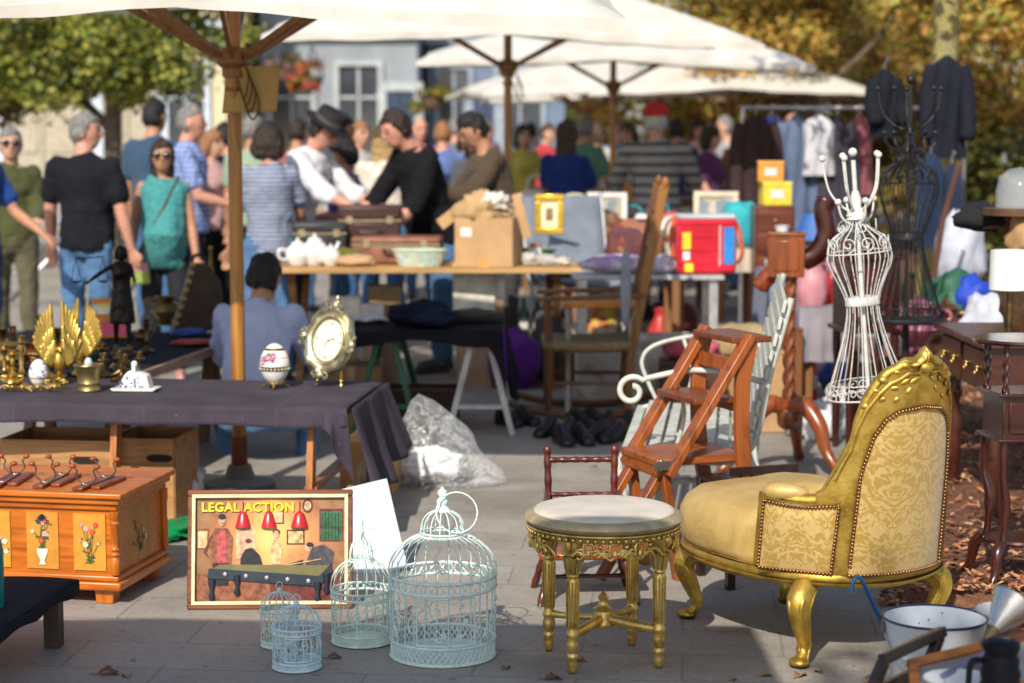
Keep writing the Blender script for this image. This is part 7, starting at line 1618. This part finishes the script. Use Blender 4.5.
crumple('pile of dark blue folded jeans on the low black draped table', 'folded_jeans', 'clothes', on3(418, Y0+.3), (.36, .3, .13), cloth((.012, .016, .035)), 3, .35, 30); crumple('dark blue jeans leg hanging over the pile on the black table', 'folded_jeans', 'clothes', on3(432, Y0+.22), (.26, .24, .10), cloth((.016, .022, .05)), 12, .35, 30); crumple('dark olive cloth behind the jeans on the low black table', 'folded_cloth', 'clothes', on3(470, Y0+.5), (.34, .2, .07), cloth((.06, .055, .04)), 15, .35, 26)
t = thing('open_book', 'white open book behind the clock on the low black table', 'book', on3(366, Y0+.4), 12)
for s in (-1, 1): m = MB(); m.grid(lambda u, v: (s*u*.13, v*.18, .012+.012*sin(u*pi)), 8, 2); m.build('page', mt((.66, .64, .60), .8), t, solid=.01)
cardbox('cardboard carton under the low black table left of the green trestle legs', 366, 402, .26, .22, .26, 3, CARD, flaps=False, Y=Y0+.25)
t = thing('dark_crate', 'dark red lined crate under the low black table', 'crate', (D(412, 400, Y0+.4).x, Y0+.45, 0), 2); box_open(t, .5, .3, .2, mt((.035, .02, .018), .7, 0, .3), .012, False); m = MB(); m.box((0, 0, .15), (.46, .26, .06)); m.build('lining', cloth((.22, .04, .05)), t)
# ---- shoes in a row on the ground
def shoe_pair(label, px, py, rz, c_):
    g = G(px, py); t = thing('shoes', label, 'shoes', g, rz, 'dark shoes set out on the ground')
    for s in (-1, 1):
        m = MB(); rows = []
        for y_, w_, h_, z_ in ((-.13, .018, .02, .012), (-.115, .036, .04, .014), (-.07, .042, .052, .014), (-.02, .036, .065, .014), (.03, .032, .085, .02), (.08, .034, .08, .026), (.11, .026, .06, .03)): rows.append([V((s*.055+w_*cos(a_), y_, z_+h_*max(-.1, sin(a_)))) for a_ in [2*pi*k/12 for k in range(12)]])
        m.loft(rows); m.box((s*.055, .07, .012), (.055, .07, .024)); m.build('shoe', mt(c_, .35, 0, .3), t, smooth=70)
for a_ in [(517, 425, 30, (.02, .014, .012), 'leftmost dark brown shoes on the ground near the white trestle leg'), (556, 436, -20, (.012, .012, .014), 'black buckled shoes on the ground below the rocking chair front'), (573, 444, 15, (.016, .014, .018), 'black sandals nearest the camera in the shoe row'), (590, 428, 40, (.02, .016, .016), 'black shoes below the rocker back end'), (606, 441, -35, (.012, .012, .012), 'black boots right of the sandals'), (622, 430, 10, (.03, .02, .014), 'dark brown shoes nearest the white bench')]: shoe_pair(a_[4], *a_[:4])
# ---- folding table with red cool bag
t = table('grey folding camping table carrying the red cool bag', D(572, 270, 11.9).x, D(722, 270, 11.9).x, 11.75, 12.3, .745, mt((.45, .47, .48), .5, .2), mt((.6, .62, .63), .35, .7), .025)
def on4(px, Y=11.95): return V((D(px, 268, Y).x, Y, .748))
t = thing('cool_bag', 'bright red square cool bag with yellow and blue pocket stripes and shoulder strap', 'bag', on4(704), 4); REDF = cloth((.62, .02, .04), None, 60, .6)
m = MB(); m.box((0, 0, .165), (.36, .22, .33)); m.build('body', REDF, t, bevel=.025); m = MB(); m.box((0, 0, .34), (.345, .21, .03)); m.build('lid', mt((.5, .5, .52), .5), t, bevel=.01)
m = MB()
for z_ in (.06, .14, .22, .30): m.box((0, -.1125, z_), (.345, .004, .004))
m.build('seams', mt((.45, .01, .02), .7), t)
m = MB(); m.box((-.125, -.1125, .20), (.05, .005, .1)); m.mat(1).box((.13, -.1125, .17), (.065, .005, .22)); m.mat(2).box((-.125, -.1125, .11), (.04, .005, .05)); m.mat(2).box((.075, -.1125, .17), (.006, .005, .24)); m.mat(0).box((-.11, -.1125, .04), (.05, .005, .05)); m.build('pocket_patches', [mt((.75, .62, .03), .6), mt((.02, .22, .60), .6), mt((.75, .72, .7), .6)], t)
m = MB(); m.tube(bez([(.17, 0, .34), (.20, -.05, .26), (.215, -.08, .12), (.19, -.06, .06)], 6), .016, 6, flat=.4); m.tube(bez([(-.17, 0, .34), (-.21, -.05, .25), (-.20, -.08, .10)], 6), .014, 6, flat=.4); m.build('strap', mt((.62, .08, .02), .6), t)
crumple('purple and white patterned cushion lying on the camping table', 'cushion', 'cushion', on4(618, 11.95), (.46, .26, .11), floral([(.52, .46, .55), (.62, .58, .64), (.38, .26, .45), (.5, .46, .5)], 14), 4, .15, 30); crumple('pale lilac plastic wrap left of the red cool bag', 'plastic_wrap', 'bag', on4(664, 11.9), (.16, .14, .11), mt((.55, .48, .55), .3), 6, .4, 24)
crumple('rust and maroon patterned fabric bag behind the purple cushion', 'fabric_bag', 'bag', on4(634, 12.2), (.34, .2, .3), floral([(.14, .04, .03), (.25, .07, .03), (.10, .03, .04), (.3, .12, .06)], 12), 8, .2, 26, cube=.3)
t = thing('folding_chair', 'grey canvas folding chair beyond the plank table end', 'folding chair', (D(582, 270, 13.1).x, 13.1, 0), 20); GC = cloth((.20, .23, .28))
m = MB(); m.grid(lambda u, v: (-.28+.56*u, -.25+.5*v, .62-.03*sin(u*pi)+.05*v), 8, 6); m.build('seat', GC, t, solid=.015); m = MB(); m.grid(lambda u, v: (-.28+.56*u, .25+.12*v+.03*sin(u*pi), .66+.50*v), 8, 6); m.build('backrest', GC, t, solid=.015)
for s in (-1, 1): m = MB(); m.cyl((s*.29, -.27, .64), (s*.29, .28, 0), .014, .014, 8); m.cyl((s*.29, .25, .66), (s*.29, -.25, 0), .014, .014, 8); m.cyl((s*.29, .25, .64), (s*.29, .38, 1.18), .014, .014, 8); m.build('frame', mt((.3, .31, .33), .4, .8), t)
crumple('grey blue canvas heap over the folding chair seat', 'canvas_heap', 'cloth', (D(572, 250, 12.75).x, 12.75, .66), (.36, .3, .2), GC, 5, .25, 24, cube=.3)
q = pl(550, 12.6); t = thing('picture_frame', 'small gold picture frame standing at the end of the plank table', 'picture frame', (q.x, 13.0, .93), -6); m = MB()
for (x_, z_, a_, b_) in ((0, .02, .19, .045), (0, .235, .19, .045)): m.box((x_, 0, z_), (a_, .03, b_))
for s in (-1, 1): m.box((s*.075, 0, .128), (.04, .03, .17))
m.build('frame', mt((.75, .50, .06), .3, .6), t, bevel=.008); m = MB(); m.box((0, .004, .128), (.11, .01, .17)); m.build('mount', mt((.8, .72, .45), .5), t); m = MB(); m.box((0, -.003, .128), (.045, .006, .08)); m.build('print', mt((.25, .16, .08), .5), t)
# ---- colourful goods standing on farther tables; each a thing of its own
PAL = dict(white=(.72, .71, .68), cream=(.62, .54, .40), brown=(.18, .09, .045), red=(.5, .04, .04), blue=(.04, .12, .38), turquoise=(.02, .32, .38), green=(.04, .16, .07), yellow=(.7, .52, .04), orange=(.66, .26, .03), black=(.015, .015, .018), grey=(.28, .29, .31), pink=(.55, .25, .28), purple=(.16, .06, .22), gold=(.5, .34, .09), silver=(.5, .5, .5), terracotta=(.35, .13, .06))
def goods(kind, c_, loc, s, rz, label):
    col = PAL[c_]; met = .85 if c_ in ('gold', 'silver') else 0; A = mt(col, .35 if met or kind in ('vase', 'jug', 'bowl', 'bottle') else .6, met, .15)
    t = thing(kind, label, kind.replace('_', ' '), loc, rz, scale=s)
    if kind == 'vase': m = MB(); m.lathe([(0, 0), (.05, 0), (.08, .08), (.085, .14), (.04, .22), (.035, .25), (.05, .28), (.04, .28), (0, .2)], seg=18); m.build('body', A, t, smooth=60)
    elif kind == 'jug':
        m = MB(); m.lathe([(0, 0), (.06, 0), (.08, .06), (.07, .15), (.05, .19), (.06, .22), (.05, .22), (0, .15)], seg=18); m.build('body', A, t, smooth=60); m = MB(); m.tube(bez([(.055, 0, .2), (.12, 0, .18), (.11, 0, .1), (.075, 0, .07)], 5), .01, 6); m.build('handle', A, t)
    elif kind == 'bowl': m = MB(); m.lathe([(0, 0), (.06, 0), (.065, .01), (.14, .08), (.145, .09), (.13, .085), (.05, .02), (0, .02)], seg=22); m.build('body', A, t, smooth=50)
    elif kind == 'bottle':
        m = MB(); m.lathe([(0, 0), (.04, 0), (.042, .17), (.015, .22), (.015, .28), (0, .28)], seg=14); m.build('glass', A, t, smooth=50); m = MB(); m.box((0, -.042, .09), (.05, .004, .08)); m.build('paper_label', mt((.68, .64, .55), .7), t)
    elif kind == 'book_stack':
        rn = random.Random(int(loc[0]*997)); z_ = 0
        for k in range(5): h_ = rn.uniform(.02, .045); m = MB(); m.box((rn.uniform(-.01, .01), 0, z_+h_/2), (rn.uniform(.2, .26), .17, h_-.001), (0, 0, rn.uniform(-.15, .15))); m.build('book', mt(rn.choice(list(PAL.values())), .6), t, bevel=.003); z_ += h_
    elif kind == 'storage_box':
        m = MB(); m.box((0, 0, .11), (.3, .24, .22)); m.build('carcass', A, t, bevel=.006); m = MB(); m.box((0, 0, .232), (.31, .25, .025)); m.build('lid', mt(tuple(min(.8, x*1.3+.05) for x in col), .5), t, bevel=.005); m = MB(); m.box((0, -.122, .12), (.14, .004, .09)); m.build('paper_label', mt((.68, .64, .6), .7), t)
    elif kind == 'table_lamp':
        m = MB(); m.lathe([(0, 0), (.07, 0), (.07, .015), (.02, .03), (.045, .09), (.015, .17), (.012, .22), (0, .22)], seg=18); m.build('base', mt((.35, .25, .12), .4, .6), t, smooth=60); m = MB(); m.lathe([(.13, .2), (.07, .36), (.068, .36), (.126, .2)], seg=22, cap=False); m.build('lamp_shade', A, t, smooth=50)
    elif kind == 'toy_bear':
        m = MB(); m.ball((0, 0, .09), (.075, .065, .09)); m.ball((0, -.01, .2), .06); 
        for s_ in (-1, 1): m.ball((s_*.045, 0, .25), .022); m.ball((s_*.08, -.03, .12), (.025, .03, .055)); m.ball((s_*.05, -.075, .03), (.03, .055, .03))
        m.ball((0, -.06, .19), (.025, .02, .02)); t2 = addmesh('body', remesh(m, .012, 2), A, t); m = MB()
        for s_ in (-1, 1): m.ball((s_*.022, -.062, .215), .006, 6, 4)
        m.build('eyes', mt((.01, .01, .01), .2), t)
    elif kind == 'framed_print':
        m = MB()
        for z_ in (.015, .285): m.box((0, 0, z_), (.24, .02, .03))
        for s_ in (-1, 1): m.box((s_*.105, 0, .15), (.03, .02, .24))
        m.build('frame', A, t, bevel=.003); m = MB(); m.box((0, .004, .15), (.18, .008, .24)); m.build('print', floral([(.4, .36, .25), (.2, .25, .3), (.5, .45, .35)], 18), t); m = MB(); m.bar((0, .09, .0), (0, .01, .22), .02, .006); m.build('strut', A, t)
    elif kind == 'handbag':
        m = MB(); m.prism([(-.15, 0), (.15, 0), (.12, .19), (-.12, .19)], .09); m.build('body', A, t, bevel=.02); m = MB(); m.tube(bez([(-.08, 0, .18), (-.06, 0, .30), (.06, 0, .30), (.08, 0, .18)], 6), .009, 6); m.build('handle', A, t); m = MB(); m.box((0, -.048, .15), (.03, .008, .02)); m.build('clasp', BRASS, t)
    elif kind == 'basket':
        m = MB(); m.lathe([(0, 0), (.11, 0), (.15, .13), (.14, .13), (.1, .01), (0, .01)], seg=22, sy=.75); m.build('body', A, t); m = MB(); m.tube(bez([(-.14, 0, .12), (-.1, 0, .26), (.1, 0, .26), (.14, 0, .12)], 6), .009, 6); m.build('handle', A, t)
    elif kind == 'wall_clock':
        m = MB(); m.lathe([(0, 0), (.12, 0), (.12, .03), (.1, .04), (0, .04)], (0, 0, .12), 26, 1, 1, M.Rotation(pi/2, 3, 'X')); m.build('case', A, t, smooth=40); m = MB(); m.put([V((.095*cos(a_), -.042, .12+.095*sin(a_))) for a_ in [2*pi*k/24 for k in range(24)]], [tuple(range(24))]); m.build('dial', PORC, t)
    return t
def spread(tab, x0, x1, Y0_, Y1_, z, n, seed, kinds, cols):
    rn = random.Random(seed); order = []; used = {}
    for i in range(n):
        x = x0+(x1-x0)*(i+.5)/n+rn.uniform(-.3, .3)*(x1-x0)/n; k = rn.choice(kinds); c_ = rn.choice(cols); order.append((x, k, c_))
    seen = {}
    for i, (x, k, c_) in enumerate(order):
        key = (k, c_); used[key] = used.get(key, 0)+1; W = ['first', 'second', 'third', 'fourth', 'fifth', 'sixth']
        nxt = f'next to {order[i-1][2]} {order[i-1][1].replace("_", " ")}' if i else 'at the left end'
        lab = f'{c_} {k.replace("_", " ")} {nxt} on the {tab}' if used[key] == 1 else f'{W[used[key]-1]} {c_} {k.replace("_", " ")} along the {tab}'
        goods(k, c_, (x, rn.uniform(Y0_, Y1_), z), rn.uniform(.8, 1.25), rn.uniform(-35, 35), lab)
ALLK = ['vase', 'jug', 'bowl', 'bottle', 'book_stack', 'storage_box', 'table_lamp', 'framed_print', 'handbag', 'basket', 'wall_clock']
def stall(tab, pa, pb, Y, z, n, seed, kinds, cols, topc, dp=.8, drop=.15):
    xa, xb = D(pa, 250, Y).x, D(pb, 250, Y).x; table(f'market table of mixed goods: the {tab}', xa, xb, Y, Y+dp, z, cloth(topc), LEGW, .03, drop=drop)
    spread(tab, xa+.08, xb-.08, Y+.12, Y+dp-.3, z+.005, n, seed, kinds, cols); 
stall('white table behind the folding chair', 560, 690, 14.2, .78, 9, 3, ALLK, ['white', 'cream', 'white', 'turquoise', 'brown', 'silver', 'red'], (.5, .48, .45))
stall('table behind the red cool bag', 668, 770, 13.1, .82, 7, 14, ALLK, ['cream', 'white', 'turquoise', 'orange', 'brown', 'cream'], (.55, .48, .38))
stall('blue table behind the valet stand', 770, 880, 12.2, .72, 8, 25, ALLK, ['blue', 'white', 'silver', 'pink', 'grey', 'white'], (.2, .24, .36), .8, .4)
stall('table behind the white dress form', 800, 905, 11.0, .62, 8, 31, ALLK, ['white', 'red', 'green', 'pink', 'blue', 'brown'], (.28, .25, .28), .7, .3)
stall('grey table below the red cap', 590, 730, 16.6, .80, 9, 41, ALLK, ['white', 'brown', 'red', 'grey', 'orange', 'pink'], (.3, .28, .26))
stall('far table by the clothes rail', 700, 800, 17.2, .75, 7, 52, ALLK, ['silver', 'white', 'blue', 'yellow', 'brown', 'pink'], (.25, .25, .33))
stall('far table left of the second pole', 330, 500, 15.2, .80, 9, 63, ALLK, ['brown', 'white', 'pink', 'gold', 'blue', 'cream'], (.2, .18, .17))
stall('distant table between the poles', 520, 620, 19.6, .78, 7, 74, ALLK, ['white', 'red', 'brown', 'cream', 'orange', 'green'], (.4, .35, .3))
stall('farthest table under the parasols', 640, 760, 21.5, .78, 8, 85, ALLK, ['pink', 'blue', 'white', 'orange', 'brown', 'purple'], (.3, .25, .3))
# individually placed goods seen over the red bag and the valet stand
for kind, c_, px, py, Y, s, lab in [('storage_box', 'yellow', 775, 205, 13.0, .62, 'yellow box resting on the brown chest of drawers'), ('table_lamp', 'white', 642, 206, 14.35, .6, 'small white lamp left of the red cap man'), ('toy_bear', 'brown', 612, 200, 14.4, .8, 'brown toy bear on the table behind the folding chair'), ('bowl', 'green', 538, 245, 12.75, .9, 'green bowl behind the carton on the plank table')]:
    q = D(px, py, Y); q.z = {'table_lamp': .785, 'toy_bear': .785, 'bowl': .768}.get(kind, q.z)
    if 1: goods(kind, c_, (q.x, Y, q.z), s, 5, lab)
q = D(770, 205, 13.0); goods('storage_box', 'orange', (q.x, 13.0, q.z+.152), .55, -4, 'orange box stacked on the yellow box above the brown chest of drawers')
q = D(748, 240, 12.9); crumple('turquoise plastic shopping bag with white print right of the red cool bag', 'shopping_bag', 'bag', (q.x, 13.25, .825), (.26, .14, .30), floral([(.02, .34, .40), (.02, .30, .38), (.03, .38, .42), (.5, .6, .6)], 7), 5, .15, 24, cube=.35)
q = D(772, 240, 13.0); t = thing('chest_of_drawers', 'small reddish brown chest of drawers carrying the yellow box', 'chest of drawers', (q.x, 13.0, 0)); zt_ = D(772, 205, 13.0).z-.004; m = MB(); m.box((0, 0, zt_/2), (.26, .26, zt_)); m.build('carcass', wood('#5e2a16', '#301409', .4, 0, 5), t, bevel=.004)
for k in range(4): m = MB(); m.box((0, -.133, zt_-.09-.15*k), (.22, .008, .12)); d_ = m.build('drawer', wood('#6e3219', '#3a180b', .4, 0, 5), t, bevel=.003); m = MB(); m.ball((0, -.145, zt_-.09-.15*k), .012); m.build('handle', BRASS, d_)
# ---- boxes, sacks and bags on the ground between bench and valet stand
LACE = floral([(.55, .5, .42), (.48, .42, .33), (.62, .58, .5), (.4, .34, .27)], 9)
for px, py, w_, d_, h_, rz, m_, lab, nm in [(612, 398, .44, .3, .34, 0, LACE, 'patterned cream storage box behind the rocking chair', 'storage_box'), (662, 397, .40, .34, .36, 4, LACE, 'patterned cream storage box behind the bench arm', 'storage_box'), (690, 408, .36, .3, .26, -4, wood('#4a2c18', '#26150a', .6, 0), 'dark wooden crate behind the bench back', 'wooden_crate'), (768, 432, .17, .1, .42, 5, CARD2, 'tall cardboard panel box left of the valet stand', 'cardboard_box'), (782, 420, .2, .16, .5, 0, wood('#7a4a26', '#452712', .6, 2), 'upright brown board box right behind the valet post', 'wooden_box'), (742, 400, .3, .26, .2, 0, CARD, 'low cardboard carton under the straw sack', 'cardboard_box')]:
    g = G(px, py); t = thing(nm, lab, 'box', g, rz); m = MB(); m.box((0, 0, h_/2), (w_, d_, h_)); m.build('carcass', m_, t, bevel=.01); m = MB(); m.box((0, 0, h_+.008), (w_*1.02, d_*1.02, .016)); m.build('lid', m_, t, bevel=.004)
g = G(690, 405); crumple('pink red folded cloth on the dark crate behind the bench back', 'folded_cloth', 'cloth', (g.x, g.y, .278), (.34, .26, .11), cloth((.5, .10, .14)), 3, .2, 24, cube=.3)
g = G(742, 400); crumple('straw coloured woven sack slumped on the low carton', 'sack', 'sack', (g.x, g.y, .218), (.40, .34, .24), cloth((.42, .32, .17), (.32, .23, .11), 40), 5, .2, 26)
g = G(806, 405); t = thing('red_canister', 'red cylindrical canister with white band right of the valet post', 'canister', (g.x, g.y, 0)); m = MB(); m.lathe([(0, 0), (.06, 0), (.065, .01), (.065, .24), (.05, .28), (.025, .29), (.025, .33), (0, .33)], seg=20); m.build('body', mt((.55, .03, .05), .35), t, smooth=45); m = MB(); m.lathe([(.0655, .10), (.067, .11), (.067, .17), (.0655, .18)], seg=20, cap=False); m.build('band', mt((.62, .5, .5), .5), t)
for k, (px, py, w_, h_, c_, lab) in enumerate([(822, 440, .30, .2, (.62, .62, .66), 'white plastic bag on the ground behind the valet stand foot'), (845, 425, .26, .22, (.55, .5, .55), 'pale lilac plastic bag under the white dress form'), (870, 418, .22, .18, (.5, .06, .06), 'red plastic bag under the white dress form'), (835, 395, .2, .2, (.06, .1, .4), 'blue plastic bag behind the pale lilac bag'), (812, 352, .2, .26, (.62, .58, .55), 'white figurine bundle right of the valet post'), (900, 400, .3, .2, (.08, .07, .07), 'black sack behind the crest of the gold chair')]): crumple(lab, 'plastic_bag', 'bag', G(px, py), (w_, .2, h_), mt(c_, .4), k+31, .4, 26, freq=4)
for k, (px, py, c_, lab) in enumerate([(836, 352, 'white', 'white vase standing on the ground right of the red canister'), (856, 345, 'green', 'green vase standing on the ground behind the dress form'), (882, 350, 'orange', 'orange vase standing on the ground below the cabinet'), (660, 330, 'red', 'red vase on the ground under the camping table'), (612, 318, 'orange', 'orange vase on the ground under the camping table')]): goods('vase', c_, G(px, py+20), 1.1, 0, lab)
crumple('colourful orange printed cloth under the left end of the camping table', 'printed_cloth', 'cloth', G(600, 345), (.34, .3, .3), floral([(.65, .2, .04), (.6, .45, .05), (.4, .05, .2), (.65, .55, .4)], 16), 3, .3, 24); crumple('dark maroon sack under the camping table below the red bag', 'sack', 'sack', G(672, 345), (.4, .3, .34), cloth((.12, .025, .03)), 9, .25, 24); crumple('black sack under the camping table between the coloured cloth and maroon sack', 'sack', 'sack', G(640, 345), (.34, .3, .3), cloth((.02, .02, .022)), 12, .25, 24)
t = thing('stool', 'tiny folding stool frame with orange seat in front of the camping table', 'stool', (D(600, 300, 11.3).x, 11.3, 0)); m = MB(); m.box((0, 0, .62), (.42, .26, .03)); m.build('seat', mt((.66, .26, .04), .5), t, bevel=.006)
for s in (-1, 1): m = MB(); m.cyl((s*.19, -.12, .605), (s*.17, .14, 0), .012, .012, 8); m.cyl((s*.17, .12, .605), (s*.19, -.14, 0), .012, .012, 8); m.build('leg', mt((.55, .5, .42), .5), t)
# far left: a parked bicycle and pale café chairs read as blurred shapes behind the couple
t = thing('bicycle', 'parked bicycle half hidden behind the man in the black t-shirt', 'bicycle', (D(44, 240, 18).x, 18, 0), 15); FR = mt((.45, .46, .48), .3, .6)
for x_ in (-.5, .5):
    m = MB(); m.torus((x_, 0, .34), .33, .018, 32, 6, M.Rotation(pi/2, 3, 'X')); w_ = m.build('wheel', mt((.03, .03, .03), .7), t); m = MB()
    for k in range(12): m.tube([(x_, 0, .34), (x_+.32*cos(k*pi/6), 0, .34+.32*sin(k*pi/6))], .003, 4)
    m.build('spokes', FR, w_)
m = MB()
for a_, b_ in (((-.5, 0, .34), (-.1, 0, .3)), ((-.1, 0, .3), (-.2, 0, .8)), ((-.1, 0, .3), (.36, 0, .78)), ((-.2, 0, .75), (.36, 0, .8)), ((-.5, 0, .34), (-.2, 0, .72)), ((.5, 0, .34), (.34, 0, .95))): m.tube([a_, b_], .018, 8)
m.build('frame', FR, t); m = MB(); m.ball((-.21, 0, .86), (.13, .06, .035)); m.build('saddle', mt((.03, .02, .02), .6), t); m = MB(); m.tube(bez([(.28, -.28, .98), (.36, -.1, 1.02), (.36, .1, 1.02), (.28, .28, .98)], 5), .014, 6); m.build('handlebar', FR, t)
